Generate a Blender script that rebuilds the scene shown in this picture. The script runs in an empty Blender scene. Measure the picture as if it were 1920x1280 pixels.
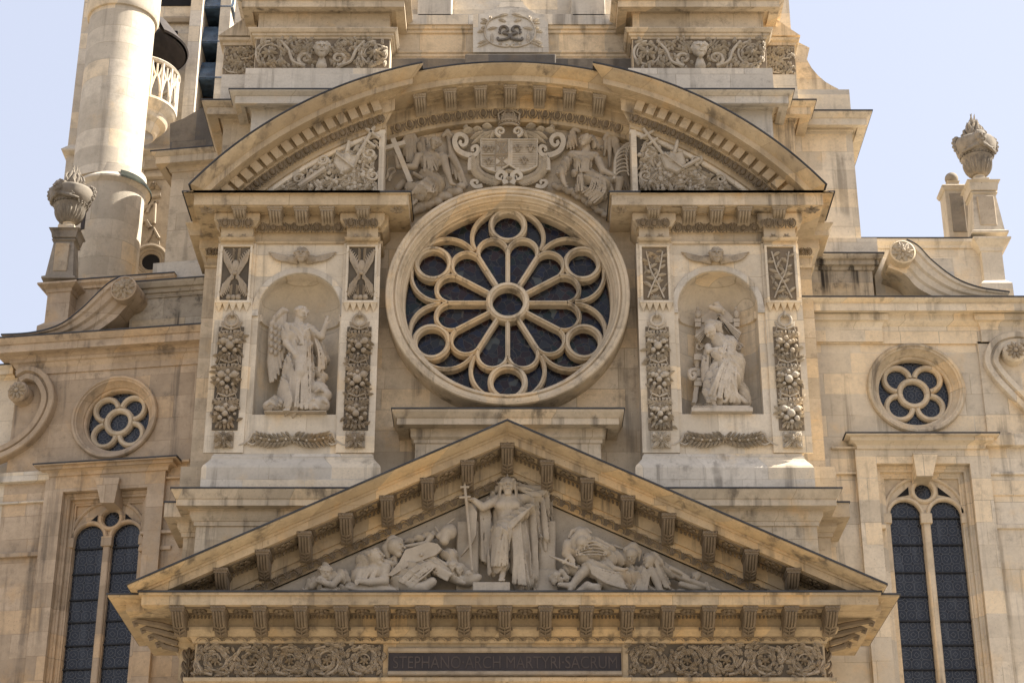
import bpy, bmesh, math, random
import numpy as np
from mathutils import Vector, Matrix
rad = math.radians
PI = math.pi
sc = bpy.context.scene
# ---------------------------------------------------------------- camera
F, TH, D, CX, CZ = 3560.0, rad(25.0), 35.8, 0.09, 1.7
cam = bpy.data.cameras.new('camera'); cam.lens = 36 * F / 1920; cam.sensor_width = 36
cam.clip_start = 0.5; cam.clip_end = 3000
co = bpy.data.objects.new('camera', cam); sc.collection.objects.link(co)
co.location = (CX, -D, CZ); co.rotation_euler = (PI / 2 + TH, 0, 0)
sc.camera = co
# ---------------------------------------------------------------- sky, sun, exposure
SUN_DIR = Vector((0.68, 0.025, 0.75)).normalized()        # towards the sun: high on the right, just behind the front
SUN_EL = math.asin(SUN_DIR.z); SUN_AZ = math.atan2(SUN_DIR.x, SUN_DIR.y)
w = bpy.data.worlds.new('World'); sc.world = w; w.use_nodes = True
nt = w.node_tree; nt.nodes.clear()
sky = nt.nodes.new('ShaderNodeTexSky'); sky.sky_type = 'NISHITA'; sky.sun_disc = False
sky.sun_elevation = SUN_EL; sky.sun_rotation = SUN_AZ; sky.dust_density = 5.0; sky.air_density = 1.3; sky.ozone_density = 1.0
bgn = nt.nodes.new('ShaderNodeBackground'); bgn.inputs[1].default_value = 0.15
wo = nt.nodes.new('ShaderNodeOutputWorld')
mx = nt.nodes.new('ShaderNodeMix'); mx.data_type = 'RGBA'; mx.inputs[0].default_value = .82; mx.inputs[7].default_value = (1.62, 1.68, 1.98, 1)   # thin even haze over the blue
nt.links.new(sky.outputs[0], mx.inputs[6]); nt.links.new(mx.outputs[2], bgn.inputs[0]); nt.links.new(bgn.outputs[0], wo.inputs[0])
sl = bpy.data.lights.new('sun', 'SUN'); sl.energy = 5.0; sl.angle = rad(0.55); sl.color = (1.0, 0.94, 0.84)
so = bpy.data.objects.new('sun', sl); sc.collection.objects.link(so)
so.rotation_euler = (-SUN_DIR).to_track_quat('-Z', 'Y').to_euler(); so.location = (30, 0, 60)
sc.view_settings.view_transform = 'Standard'; sc.view_settings.look = 'None'
sc.view_settings.exposure = 1.52; sc.view_settings.gamma = 1.0
sc.render.engine = 'CYCLES'
sc.cycles.max_bounces = 6; sc.cycles.diffuse_bounces = 4
random.seed(7); rng = np.random.default_rng(7)
# ---------------------------------------------------------------- frames: local (s, y, z) planes measured off the photograph
class Frame:
    def __init__(s, ox=0.0, oy=0.0, ang=0.0):
        s.ox, s.oy, s.a = ox, oy, ang
        s.ex = (math.cos(ang), math.sin(ang)); s.ey = (-math.sin(ang), math.cos(ang))
    def P(s, px, py, y=0.0):
        u = (px - 960) / F; v = (640 - py) / F
        d = (u, math.cos(TH) - v * math.sin(TH), math.sin(TH) + v * math.cos(TH))
        rx, ry = CX - s.ox, -D - s.oy
        t = (y - (rx * s.ey[0] + ry * s.ey[1])) / (d[0] * s.ey[0] + d[1] * s.ey[1])
        wx, wy, wz = rx + t * d[0], ry + t * d[1], CZ + t * d[2]
        return (wx * s.ex[0] + wy * s.ex[1], wz)
    def X(s, px, py, y=0.0): return s.P(px, py, y)[0]
    def Z(s, py, y=0.0, px=960): return s.P(px, py, y)[1]
    def place(s, o):
        o.location = (s.ox, s.oy, 0); o.rotation_euler = (0, 0, s.a)
F0 = Frame()
# hinge of the left wing: it recedes from the central block
FL = Frame(F0.X(365, 700, 2.0), 2.0, -rad(9.0))
# ---------------------------------------------------------------- objects
C = sc.collection
def tag(o, label=None, cat=None, group=None, kind=None):
    if label: o['label'] = label
    if cat: o['category'] = cat
    if group: o['group'] = group
    if kind: o['kind'] = kind
    return o
def empty(name, label, cat, loc=(0, 0, 0), group=None):
    o = bpy.data.objects.new(name, None); C.objects.link(o); o.location = loc
    o.empty_display_size = 0.3
    return tag(o, label, cat, group)
class M:
    """mesh collector; tf maps local points before they are stored"""
    def __init__(s): s.v = []; s.f = []; s.tf = None
    def add(s, vs, fs):
        n = len(s.v)
        if s.tf: vs = [s.tf(p) for p in vs]
        s.v.extend(vs); s.f.extend([tuple(i + n for i in f) for f in fs])
    def box(s, x0, x1, y0, y1, z0, z1, b=0.0):
        if b <= 0:
            vs = [(x, y, z) for x in (x0, x1) for y in (y0, y1) for z in (z0, z1)]
            s.add(vs, [(0, 1, 3, 2), (4, 6, 7, 5), (0, 4, 5, 1), (2, 3, 7, 6), (0, 2, 6, 4), (1, 5, 7, 3)])
        else:
            s.prism([(x0 + b, z0), (x1 - b, z0), (x1, z0 + b), (x1, z1 - b), (x1 - b, z1), (x0 + b, z1), (x0, z1 - b), (x0, z0 + b)], y0 + b, y1)
            s.loops([[(x0 + b, y0 + b, z0), (x1 - b, y0 + b, z0), (x1, y0 + b, z0 + b), (x1, y0 + b, z1 - b), (x1 - b, y0 + b, z1), (x0 + b, y0 + b, z1), (x0, y0 + b, z1 - b), (x0, y0 + b, z0 + b)],
                     [(x0 + b, y0, z0 + b), (x1 - b, y0, z0 + b), (x1 - b, y0, z0 + b), (x1 - b, y0, z1 - b), (x1 - b, y0, z1 - b), (x0 + b, y0, z1 - b), (x0 + b, y0, z1 - b), (x0 + b, y0, z0 + b)]], cap=False)
            s.add([(x0 + b, y0, z0 + b), (x1 - b, y0, z0 + b), (x1 - b, y0, z1 - b), (x0 + b, y0, z1 - b)], [(0, 1, 2, 3)])
    def prism(s, poly, y0, y1):
        n = len(poly)
        vs = [(x, y0, z) for x, z in poly] + [(x, y1, z) for x, z in poly]
        s.add(vs, [tuple(range(n)), tuple(range(2 * n - 1, n - 1, -1))] + [(i, i + n, (i + 1) % n + n, (i + 1) % n) for i in range(n)])
    def loops(s, L, closed=True, cap=True):
        n = len(L[0]); vs = [p for l in L for p in l]; fs = []
        for k in range(len(L) - 1):
            for i in range(n if closed else n - 1):
                j = (i + 1) % n
                fs.append((k * n + i, k * n + j, (k + 1) * n + j, (k + 1) * n + i))
        if cap and closed: fs += [tuple(range(n - 1, -1, -1)), tuple(range((len(L) - 1) * n, len(L) * n))]
        s.add(vs, fs)
    def ball(s, c, r, nu=10, nv=6):
        if not isinstance(r, tuple): r = (r, r, r)
        L = []
        for k in range(1, nv):
            a = PI * k / nv
            L.append([(c[0] + r[0] * math.sin(a) * math.cos(2 * PI * i / nu), c[1] + r[1] * math.sin(a) * math.sin(2 * PI * i / nu), c[2] - r[2] * math.cos(a)) for i in range(nu)])
        s.loops(L)
    def tube(s, path, r, n=6, fy=1.0):
        m = len(path)
        if not hasattr(r, '__len__'): r = [r] * m
        L = []
        for i, p in enumerate(path):
            a = Vector(path[max(i - 1, 0)]); b = Vector(path[min(i + 1, m - 1)]); d = (b - a)
            if d.length < 1e-6: d = Vector((1, 0, 0))
            d.normalize(); up = Vector((0, 1, 0)) if abs(d.y) < 0.9 else Vector((0, 0, 1))
            e = d.cross(up).normalized(); g = e.cross(d).normalized()
            L.append([tuple(Vector(p) + r[i] * (math.cos(2 * PI * k / n) * e + fy * math.sin(2 * PI * k / n) * g)) for k in range(n)])
        s.loops(L)
    def leaf(s, x, z, y, ang, Ln, W, h=0.04, curl=0.0, lobes=3, n=7):
        """raised, lobed, creased leaf lying in the xz plane and bulging towards -y"""
        rows = []
        for i in range(n + 1):
            t = i / n
            wd = W * (math.sin(PI * min(1, t * 0.93 + 0.07)) ** 0.7) * (1 - 0.28 * abs(math.sin(PI * lobes * t)))
            if i == n: wd = W * 0.06
            a = ang + curl * t; 
            if i == 0: cx, cz = x, z
            else: cx += Ln / n * math.cos(a); cz += Ln / n * math.sin(a)
            nx, nz = -math.sin(a), math.cos(a); k = math.sin(PI * min(1, t * 0.85 + 0.12))
            rows.append([(cx + nx * wd, y, cz + nz * wd), (cx + nx * wd * .5, y - h * k, cz + nz * wd * .5), (cx, y - h * k * .62, cz),
                         (cx - nx * wd * .5, y - h * k, cz - nz * wd * .5), (cx - nx * wd, y, cz - nz * wd)])
        s.loops(rows, closed=False, cap=False)
    def lathe_y(s, c, prof, n=48, a0=0.0, a1=None):
        """prof = [(radius, y)], around the y axis through c=(x, z)"""
        L = []
        full = a1 is None
        N = n if full else n + 1
        for r, y in prof:
            L.append([(c[0] + r * math.cos(a0 + (2 * PI if full else a1 - a0) * i / n), y, c[1] + r * math.sin(a0 + (2 * PI if full else a1 - a0) * i / n)) for i in range(N)])
        s.loops(L, closed=full, cap=False)
    def lathe_z(s, c, prof, n=32, a0=0.0, a1=2 * PI):
        full = abs(a1 - a0 - 2 * PI) < 1e-6; N = n if full else n + 1
        L = [[(c[0] + r * math.cos(a0 + (a1 - a0) * i / n), c[1] + r * math.sin(a0 + (a1 - a0) * i / n), z) for i in range(N)] for r, z in prof]
        s.loops(L, closed=full, cap=full)
    def mould(s, x0, x1, yf, yb, prof, L=1, R=1, Fr=1):
        """stack of mitred rectangles: prof = [(projection, z)] bottom to top"""
        Ls = [[(x0 - p * L, yf - p * Fr, z), (x1 + p * R, yf - p * Fr, z), (x1 + p * R, yb, z), (x0 - p * L, yb, z)] for p, z in prof]
        s.loops(Ls)
    def sweep(s, path, sec, closed=False):
        """path of (x, z); sec = [(offset, y)], closed section"""
        m = len(path); L = []
        for i in range(m):
            if closed: a, b = path[i - 1], path[(i + 1) % m]
            else: a, b = path[max(i - 1, 0)], path[min(i + 1, m - 1)]
            dx, dz = b[0] - a[0], b[1] - a[1]; l = math.hypot(dx, dz) or 1; nx, nz = -dz / l, dx / l
            L.append([(path[i][0] + nx * o, y, path[i][1] + nz * o) for o, y in sec])
        if closed: L.append(L[0])
        s.loops(L, cap=not closed)
    def plate(s, outer, holes, y0, y1):
        """flat wall with holes, faces at y0 (front) and y1, with reveals"""
        bm = bmesh.new(); fv = []
        for lp in [outer] + holes:
            vs = [bm.verts.new((x, 0, z)) for x, z in lp]
            for i in range(len(vs)): bm.edges.new((vs[i], vs[(i + 1) % len(vs)]))
        bmesh.ops.triangle_fill(bm, use_beauty=True, use_dissolve=False, edges=bm.edges[:])
        bm.verts.index_update()
        P = [(v.co.x, v.co.z) for v in bm.verts]; T = [tuple(v.index for v in f.verts) for f in bm.faces]
        bm.free()
        s.add([(x, y0, z) for x, z in P], T)
        s.add([(x, y1, z) for x, z in P], [t[::-1] for t in T])
        for lp in [outer] + holes:
            n = len(lp)
            s.add([(x, y0, z) for x, z in lp] + [(x, y1, z) for x, z in lp], [(i, (i + 1) % n, (i + 1) % n + n, i + n) for i in range(n)])
    def build(s, name, mat, parent=None, fr=F0, smooth=False, label=None, group=None, sharp=35):
        me = bpy.data.meshes.new(name); me.from_pydata(s.v, [], s.f); me.validate(); me.update()
        bm = bmesh.new(); bm.from_mesh(me); bmesh.ops.recalc_face_normals(bm, faces=bm.faces[:]); bm.to_mesh(me); bm.free()
        me.materials.append(mat)
        o = bpy.data.objects.new(name, me); C.objects.link(o)
        if smooth:
            me.shade_smooth()
            try: me.set_sharp_from_angle(angle=rad(sharp))
            except Exception: pass
        if parent: o.parent = parent
        if (parent is None or parent.type == 'EMPTY') and fr is not F0: fr.place(o)
        if parent and parent.type == 'EMPTY': o.location = o.location - parent.location
        if label: o['label'] = label
        if group: o['group'] = group
        return o
def circ(c, r, n=48, a0=0, a1=2 * PI, closed=True, ez=1.0):
    N = n if closed else n + 1
    return [(c[0] + r * math.cos(a0 + (a1 - a0) * i / n), c[1] + ez * r * math.sin(a0 + (a1 - a0) * i / n)) for i in range(N)]
def prof(fr, yf, pts, px=960):
    """[(proj, py[, proj used for reading z])] -> [(proj, z)]"""
    return [(t[0], fr.Z(t[1], yf - (t[2] if len(t) > 2 else t[0]), px)) for t in pts]
def mpx(m, fr, pl, pr, pyr, yf, yb, pts, pref=0.0, **k):
    px = (pl + pr) / 2
    x0 = fr.X(pl, pyr, yf - pref) + pref * k.get('L', 1); x1 = fr.X(pr, pyr, yf - pref) - pref * k.get('R', 1)
    m.mould(x0, x1, yf, yb, prof(fr, yf, pts, px), **k)
    return x0, x1
# ---------------------------------------------------------------- materials
def nodes(mt):
    mt.use_nodes = True; t = mt.node_tree
    for n in list(t.nodes):
        if n.type != 'OUTPUT_MATERIAL': t.nodes.remove(n)
    return t, t.nodes, t.links
def stone(name, c1, c2, blocks=None, grime=0.35, gcol=(0.09, 0.075, 0.06), mottle=0.5, rough=0.88, seed=0.0, streak=0.5, bump=0.25, patch=None, desat=.09):
    def ds(c): l = .3 * c[0] + .6 * c[1] + .1 * c[2]; return tuple(x + (l - x) * desat for x in c)
    c1, c2 = ds(c1), ds(c2)
    mt = bpy.data.materials.new(name); t, N, Lk = nodes(mt); out = N['Material Output']
    b = N.new('ShaderNodeBsdfPrincipled'); b.inputs['Roughness'].default_value = rough
    b.inputs['Specular IOR Level'].default_value = 0.18
    tc = N.new('ShaderNodeTexCoord')
    def mapn(sx, sy, sz, loc=(0, 0, 0)):
        m = N.new('ShaderNodeMapping'); m.inputs['Scale'].default_value = (sx, sy, sz)
        m.inputs['Location'].default_value = (loc[0] + seed, loc[1] + seed * .7, loc[2] - seed)
        Lk.new(tc.outputs['Object'], m.inputs[0]); return m
    def noise(mp, sc_, det=5, rg=.6):
        n = N.new('ShaderNodeTexNoise'); n.inputs['Scale'].default_value = sc_; n.inputs['Detail'].default_value = det
        n.inputs['Roughness'].default_value = rg; Lk.new(mp.outputs[0], n.inputs['Vector']); return n
    def ramp(a, p0, p1):
        r = N.new('ShaderNodeMapRange'); r.inputs['From Min'].default_value = p0; r.inputs['From Max'].default_value = p1
        r.interpolation_type = 'SMOOTHSTEP'
        Lk.new(a, r.inputs['Value']); return r.outputs[0]
    def mix(f, A, B, mode='MIX'):
        m = N.new('ShaderNodeMix'); m.data_type = 'RGBA'; m.blend_type = mode
        for k, v in ((0, f), (6, A), (7, B)):
            if hasattr(v, 'is_output'): Lk.new(v, m.inputs[k])
            else: m.inputs[k].default_value = v if k == 0 else (v[0], v[1], v[2], 1)
        return m.outputs[2]
    base = mapn(1, 1, 1)
    big = noise(base, 0.55, 4); col = mix(ramp(big.outputs[0], .36, .66), c1, c2)
    bumpsrc = None
    if blocks:
        bw, bh, off = blocks[0], blocks[1], (blocks[2] if len(blocks) > 2 else 0)
        sx = N.new('ShaderNodeSeparateXYZ'); Lk.new(tc.outputs['Object'], sx.inputs[0])
        ad = N.new('ShaderNodeMath'); ad.operation = 'ADD'; Lk.new(sx.outputs[0], ad.inputs[0]); Lk.new(sx.outputs[1], ad.inputs[1])
        wob = noise(mapn(.0, .0, 1.1), 1.0, 0)
        wm = N.new('ShaderNodeMath'); wm.operation = 'MULTIPLY_ADD'; wm.inputs[1].default_value = 2.3; Lk.new(wob.outputs[0], wm.inputs[0]); Lk.new(ad.outputs[0], wm.inputs[2])
        cx = N.new('ShaderNodeCombineXYZ'); Lk.new(ad.outputs[0], cx.inputs[0])
        o2 = N.new('ShaderNodeMath'); o2.operation = 'ADD'; o2.inputs[1].default_value = 50 + off; Lk.new(sx.outputs[2], o2.inputs[0]); Lk.new(o2.outputs[0], cx.inputs[1])
        br = N.new('ShaderNodeTexBrick'); br.inputs['Scale'].default_value = 1; br.inputs['Brick Width'].default_value = bw; br.inputs['Row Height'].default_value = bh
        br.inputs['Mortar Size'].default_value = 0.009; br.inputs['Mortar Smooth'].default_value = 0.3; br.offset = 0.42; br.squash = 0.8; br.squash_frequency = 3
        br.inputs['Color1'].default_value = (1, 1, 1, 1); br.inputs['Color2'].default_value = (0, 0, 0, 1); br.inputs['Mortar'].default_value = (.5, .5, .5, 1)
        Lk.new(cx.outputs[0], br.inputs['Vector'])
        col = mix(.42, col, mix(br.outputs['Color'], tuple(x * .66 for x in c2), tuple(min(1, x * 1.3) for x in c1)))
        # sharper per-block tint: warm stones here and there
        col = mix(ramp(br.outputs['Color'], .78, .8), col, mix(.55, col, (c1[0] * 1.12, c1[1] * .98, c1[2] * .76)))
        jn = noise(base, .9, 3); jm = N.new('ShaderNodeMath'); jm.operation = 'MULTIPLY'; Lk.new(br.outputs['Fac'], jm.inputs[0]); Lk.new(ramp(jn.outputs[0], .38, .62), jm.inputs[1])
        col = mix(jm.outputs[0], col, mix(.75, col, (c1[0] * .5, c1[1] * .46, c1[2] * .4)))
        bumpsrc = br.outputs['Fac']
    md = noise(base, 2.6, 7, .68); col = mix(ramp(md.outputs[0], .42, .72), col, mix(mottle, col, tuple(x * .62 for x in c2)))
    oc = noise(mapn(1, 1, 1, (9, 3, 5)), 1.15, 5); col = mix(ramp(oc.outputs[0], .56, .74), col, mix(.38, col, (c1[0] * 1.1, c1[1] * .86, c1[2] * .52)))
    fn = noise(base, 17, 6, .7); col = mix(ramp(fn.outputs[0], .38, .75), col, mix(.35, col, tuple(x * .6 for x in c1)))
    st = noise(mapn(3.2, 3.2, .16, (1, 1, 1)), 1.0, 5, .65); st2 = noise(mapn(1, 1, 1, (4, 4, 4)), .7, 3)
    sm = N.new('ShaderNodeMath'); sm.operation = 'MULTIPLY'; Lk.new(ramp(st.outputs[0], .51, .68), sm.inputs[0]); Lk.new(ramp(st2.outputs[0], .40, .56), sm.inputs[1])
    s3 = N.new('ShaderNodeMath'); s3.operation = 'MULTIPLY'; s3.inputs[1].default_value = streak; Lk.new(sm.outputs[0], s3.inputs[0])
    col = mix(s3.outputs[0], col, gcol)
    gn = noise(mapn(1, 1, 1, (7, 1, 2)), 3.3, 8, .72); g2 = noise(mapn(1, 1, 1, (2, 8, 2)), .45, 2)
    gm = N.new('ShaderNodeMath'); gm.operation = 'MULTIPLY'; Lk.new(ramp(gn.outputs[0], .5, .72), gm.inputs[0]); Lk.new(ramp(g2.outputs[0], .35, .62), gm.inputs[1])
    g3 = N.new('ShaderNodeMath'); g3.operation = 'MULTIPLY'; g3.inputs[1].default_value = grime; Lk.new(gm.outputs[0], g3.inputs[0])
    col = mix(g3.outputs[0], col, gcol)
    # pitting
    vo = noise(base, 38, 2, .5); col = mix(ramp(vo.outputs[0], .68, .76), col, tuple(x * .45 for x in c2))
    Lk.new(col, b.inputs['Base Color'])
    bp = N.new('ShaderNodeBump'); bp.inputs['Strength'].default_value = bump; bp.inputs['Distance'].default_value = 0.02
    hs = N.new('ShaderNodeMath'); hs.operation = 'MULTIPLY_ADD'; hs.inputs[1].default_value = .6; Lk.new(fn.outputs[0], hs.inputs[0]); Lk.new(md.outputs[0], hs.inputs[2])
    if bumpsrc:
        h2 = N.new('ShaderNodeMath'); h2.operation = 'MULTIPLY_ADD'; h2.inputs[1].default_value = -.8; Lk.new(bumpsrc, h2.inputs[0]); Lk.new(hs.outputs[0], h2.inputs[2]); hs = h2
    Lk.new(hs.outputs[0], bp.inputs['Height']); Lk.new(bp.outputs[0], b.inputs['Normal'])
    Lk.new(b.outputs[0], out.inputs[0])
    return mt
def plain(name, c, rough=.6, metal=0.0, noise_amt=.3, nscale=4.0, spec=.4):
    mt = bpy.data.materials.new(name); t, N, Lk = nodes(mt)
    b = N.new('ShaderNodeBsdfPrincipled'); b.inputs['Roughness'].default_value = rough; b.inputs['Metallic'].default_value = metal
    b.inputs['Specular IOR Level'].default_value = spec
    tc = N.new('ShaderNodeTexCoord'); n = N.new('ShaderNodeTexNoise'); n.inputs['Scale'].default_value = nscale; n.inputs['Detail'].default_value = 6
    Lk.new(tc.outputs['Object'], n.inputs['Vector'])
    m = N.new('ShaderNodeMix'); m.data_type = 'RGBA'; m.inputs[6].default_value = (*c, 1); m.inputs[7].default_value = (*[x * (1 - noise_amt * 1.6) for x in c], 1)
    r = N.new('ShaderNodeMapRange'); r.inputs[1].default_value = .35; r.inputs[2].default_value = .7; Lk.new(n.outputs[0], r.inputs[0]); Lk.new(r.outputs[0], m.inputs[0])
    Lk.new(m.outputs[2], b.inputs['Base Color']); Lk.new(b.outputs[0], N['Material Output'].inputs[0])
    return mt
def glass(name, kind):
    mt = bpy.data.materials.new(name); t, N, Lk = nodes(mt)
    b = N.new('ShaderNodeBsdfPrincipled'); b.inputs['Specular IOR Level'].default_value = .3 if kind == 'rose' else .38
    tc = N.new('ShaderNodeTexCoord'); sx = N.new('ShaderNodeSeparateXYZ'); Lk.new(tc.outputs['Object'], sx.inputs[0])
    cx = N.new('ShaderNodeCombineXYZ'); Lk.new(sx.outputs[0], cx.inputs[0]); Lk.new(sx.outputs[2], cx.inputs[1])
    def math_(op, a, bb=None, c=None):
        m = N.new('ShaderNodeMath'); m.operation = op
        for i, v in enumerate((a, bb, c)):
            if v is None: continue
            if hasattr(v, 'is_output'): Lk.new(v, m.inputs[i])
            else: m.inputs[i].default_value = v
        return m.outputs[0]
    if kind == 'rose':
        dn = N.new('ShaderNodeTexNoise'); dn.inputs['Scale'].default_value = 3; Lk.new(cx.outputs[0], dn.inputs['Vector'])
        ds = N.new('ShaderNodeVectorMath'); ds.operation = 'MULTIPLY_ADD'; ds.inputs[1].default_value = (.25, .25, 0); Lk.new(dn.outputs['Color'], ds.inputs[0]); Lk.new(cx.outputs[0], ds.inputs[2])
        v = N.new('ShaderNodeTexVoronoi'); v.feature = 'DISTANCE_TO_EDGE'; v.inputs['Scale'].default_value = 6.5; Lk.new(ds.outputs[0], v.inputs['Vector'])
        v2 = N.new('ShaderNodeTexVoronoi'); v2.inputs['Scale'].default_value = 6.5; Lk.new(ds.outputs[0], v2.inputs['Vector'])
        line = math_('LESS_THAN', v.outputs['Distance'], .018)
        hs = N.new('ShaderNodeSeparateColor'); Lk.new(v2.outputs['Color'], hs.inputs[0])
        cr = N.new('ShaderNodeValToRGB'); e = cr.color_ramp; e.interpolation = 'CONSTANT'
        cols = [(.008, .008, .013), (.018, .009, .01), (.011, .014, .032), (.008, .016, .016), (.013, .013, .02), (.026, .012, .012), (.022, .024, .028), (.008, .008, .012), (.07, .08, .08)]
        e.elements[0].color = (*cols[0], 1)
        for i, p in enumerate((.16, .3, .45, .55, .66, .76, .86, .96)):
            if i == 0: e.elements[1].position = p; e.elements[1].color = (*cols[1], 1)
            else: q = e.elements.new(p); q.color = (*cols[i + 1], 1)
        Lk.new(hs.outputs[0], cr.inputs[0]); pane = cr.outputs[0]; lead = (.075, .07, .066)
        hgt = hs.outputs[1]
    else:
        S = 4.9
        wn_ = N.new('ShaderNodeTexNoise'); wn_.inputs['Scale'].default_value = 2.5; Lk.new(cx.outputs[0], wn_.inputs['Vector'])
        fx = math_('MULTIPLY_ADD', wn_.outputs[0], .5, math_('MULTIPLY', sx.outputs[0], S)); fz = math_('MULTIPLY_ADD', wn_.outputs[0], -.4, math_('MULTIPLY', sx.outputs[2], S))
        ax = math_('ABSOLUTE', math_('SUBTRACT', math_('FRACT', fx), .5)); az = math_('ABSOLUTE', math_('SUBTRACT', math_('FRACT', fz), .5))
        sm = math_('ADD', ax, az)
        # octagon-and-lozenge leading
        l1 = math_('LESS_THAN', math_('ABSOLUTE', math_('SUBTRACT', sm, .22)), .035)
        l2 = math_('LESS_THAN', math_('ABSOLUTE', math_('SUBTRACT', sm, .72)), .035)
        mn = math_('MINIMUM', ax, az); l3 = math_('MULTIPLY', math_('LESS_THAN', mn, .028), math_('GREATER_THAN', sm, .22)); l3 = math_('MULTIPLY', l3, math_('LESS_THAN', sm, .72))
        line = math_('MAXIMUM', math_('MAXIMUM', l1, l2), l3)
        dia = math_('LESS_THAN', sm, .19)
        nn = N.new('ShaderNodeTexNoise'); nn.inputs['Scale'].default_value = 1.6; nn.inputs['Detail'].default_value = 3; Lk.new(cx.outputs[0], nn.inputs['Vector'])
        pm = N.new('ShaderNodeMix'); pm.data_type = 'RGBA'; pm.inputs[6].default_value = (.014, .016, .023, 1); pm.inputs[7].default_value = (.005, .005, .008, 1); Lk.new(dia, pm.inputs[0])
        dm = N.new('ShaderNodeMapping'); dm.inputs['Scale'].default_value = (5, 5, .9); Lk.new(tc.outputs['Object'], dm.inputs[0])
        dn = N.new('ShaderNodeTexNoise'); dn.inputs['Scale'].default_value = 1.3; dn.inputs['Detail'].default_value = 4; Lk.new(dm.outputs[0], dn.inputs['Vector'])
        dr = N.new('ShaderNodeMapRange'); dr.inputs[1].default_value = .52; dr.inputs[2].default_value = .72; dr.inputs[4].default_value = .75; Lk.new(dn.outputs[0], dr.inputs[0])
        du = N.new('ShaderNodeMix'); du.data_type = 'RGBA'; Lk.new(dr.outputs[0], du.inputs[0]); Lk.new(pm.outputs[2], du.inputs[6]); du.inputs[7].default_value = (.055, .062, .075, 1)   # pale dust streaks, painted to read like reflections on the panes
        pane = du.outputs[2]; lead = (.085, .088, .095); hgt = nn.outputs[0]
    m = N.new('ShaderNodeMix'); m.data_type = 'RGBA'; Lk.new(line, m.inputs[0]); Lk.new(pane, m.inputs[6]); m.inputs[7].default_value = (*lead, 1)
    Lk.new(m.outputs[2], b.inputs['Base Color'])
    wn = N.new('ShaderNodeTexNoise'); wn.inputs['Scale'].default_value = 2.2; Lk.new(tc.outputs['Object'], wn.inputs['Vector'])
    bp = N.new('ShaderNodeBump'); bp.inputs['Strength'].default_value = .25; bp.inputs['Distance'].default_value = .04
    Lk.new(math_('ADD', wn.outputs[0], math_('MULTIPLY', hgt, .12)), bp.inputs['Height']); Lk.new(bp.outputs[0], b.inputs['Normal'])
    Lk.new(math_('MULTIPLY_ADD', line, .4, .2), b.inputs['Roughness'])
    Lk.new(b.outputs[0], N['Material Output'].inputs[0])
    return mt
CR = (.60, .49, .345); CR2 = (.50, .395, .265)
m_wall = stone('buff_limestone_ashlar', (.62, .51, .365), (.50, .40, .275), (1.02, .47, .1), grime=.45, seed=1)
m_face = stone('cream_limestone', (.73, .63, .48), (.65, .55, .41), (1.2, .52, .3), grime=.35, streak=.4, seed=2, mottle=.35)
m_gold = stone('golden_limestone_moulding', (.56, .435, .27), (.43, .325, .20), (1.05, 4.0), grime=.6, streak=.7, seed=3)
m_mould = stone('buff_limestone_moulding', (.66, .54, .38), (.52, .415, .28), (1.1, 4.0), grime=.5, streak=.7, seed=4)
m_grey = stone('pale_grey_limestone', (.63, .565, .465), (.57, .50, .40), (1.25, .55, .2), grime=.4, streak=.55, seed=5, mottle=.3)
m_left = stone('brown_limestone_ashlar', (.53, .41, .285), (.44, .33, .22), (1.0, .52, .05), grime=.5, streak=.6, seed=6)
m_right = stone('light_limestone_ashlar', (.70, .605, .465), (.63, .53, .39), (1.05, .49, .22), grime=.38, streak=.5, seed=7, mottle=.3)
m_carve = stone('weathered_carved_limestone', (.47, .385, .28), (.35, .28, .195), grime=.6, seed=8, streak=.2, bump=.35)
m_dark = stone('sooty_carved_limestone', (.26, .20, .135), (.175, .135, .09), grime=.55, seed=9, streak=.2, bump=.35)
m_palec = stone('pale_carved_limestone', (.57, .49, .375), (.46, .39, .295), grime=.4, seed=10, streak=.2, bump=.3)
m_statue = stone('greyish_statue_stone', (.59, .505, .395), (.48, .405, .31), grime=.4, seed=11, streak=.25, bump=.2, mottle=.3)
m_tymp = stone('warm_grey_statue_stone', (.50, .425, .325), (.40, .335, .25), grime=.35, seed=12, streak=.25, bump=.2, mottle=.35)
m_stain = stone('rain_blackened_cornice', (.50, .43, .33), (.36, .30, .22), (1.25, .55, .2), grime=.85, streak=1.0, seed=21, gcol=(.035, .03, .026))
m_soot = stone('soot_blackened_ledge', (.23, .2, .165), (.12, .105, .09), (1.1, 4.0), grime=.6, seed=13)
m_tower = stone('pale_tower_masonry', (.68, .60, .48), (.57, .49, .38), (.95, .52, .0), grime=.3, streak=.25, seed=14)
m_urn = stone('lichen_grey_urn_stone', (.34, .29, .225), (.20, .17, .135), grime=.75, seed=15, streak=.5, gcol=(.05, .045, .04))
m_lead = plain('dull_lead_sheet', (.05, .05, .052), .5, .1, .4, 2.5, .5)
m_slate = plain('blue_slate', (.06, .10, .16), .45, 0, .4, 5)
m_void = plain('dark_interior', (.012, .011, .012), .9)
m_wood = plain('weathered_dark_wood', (.045, .035, .03), .8)
m_plaque = plain('dark_marble_slab', (.045, .033, .031), .5, 0, .35, 1.5)
m_letter = plain('engraved_letters', (.085, .066, .059), .6, 0, .2, 3)
m_glassr = glass('stained_glass', 'rose'); m_glassl = glass('leaded_glass', 'lancet')
m_iron = plain('black_iron_bar', (.012, .012, .014), .6)
m_soot_shade = stone('soot_and_shade_relief_ground', (.17, .135, .095), (.11, .09, .065), grime=.5, seed=16, streak=.2)  # soot tone, kept dark to stand in for shade behind the reliefs
m_ground = stone('sunlit_paving', (.27, .225, .165), (.22, .185, .135), grime=.2, streak=0, seed=20)
X, Z = F0.X, F0.Z
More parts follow.
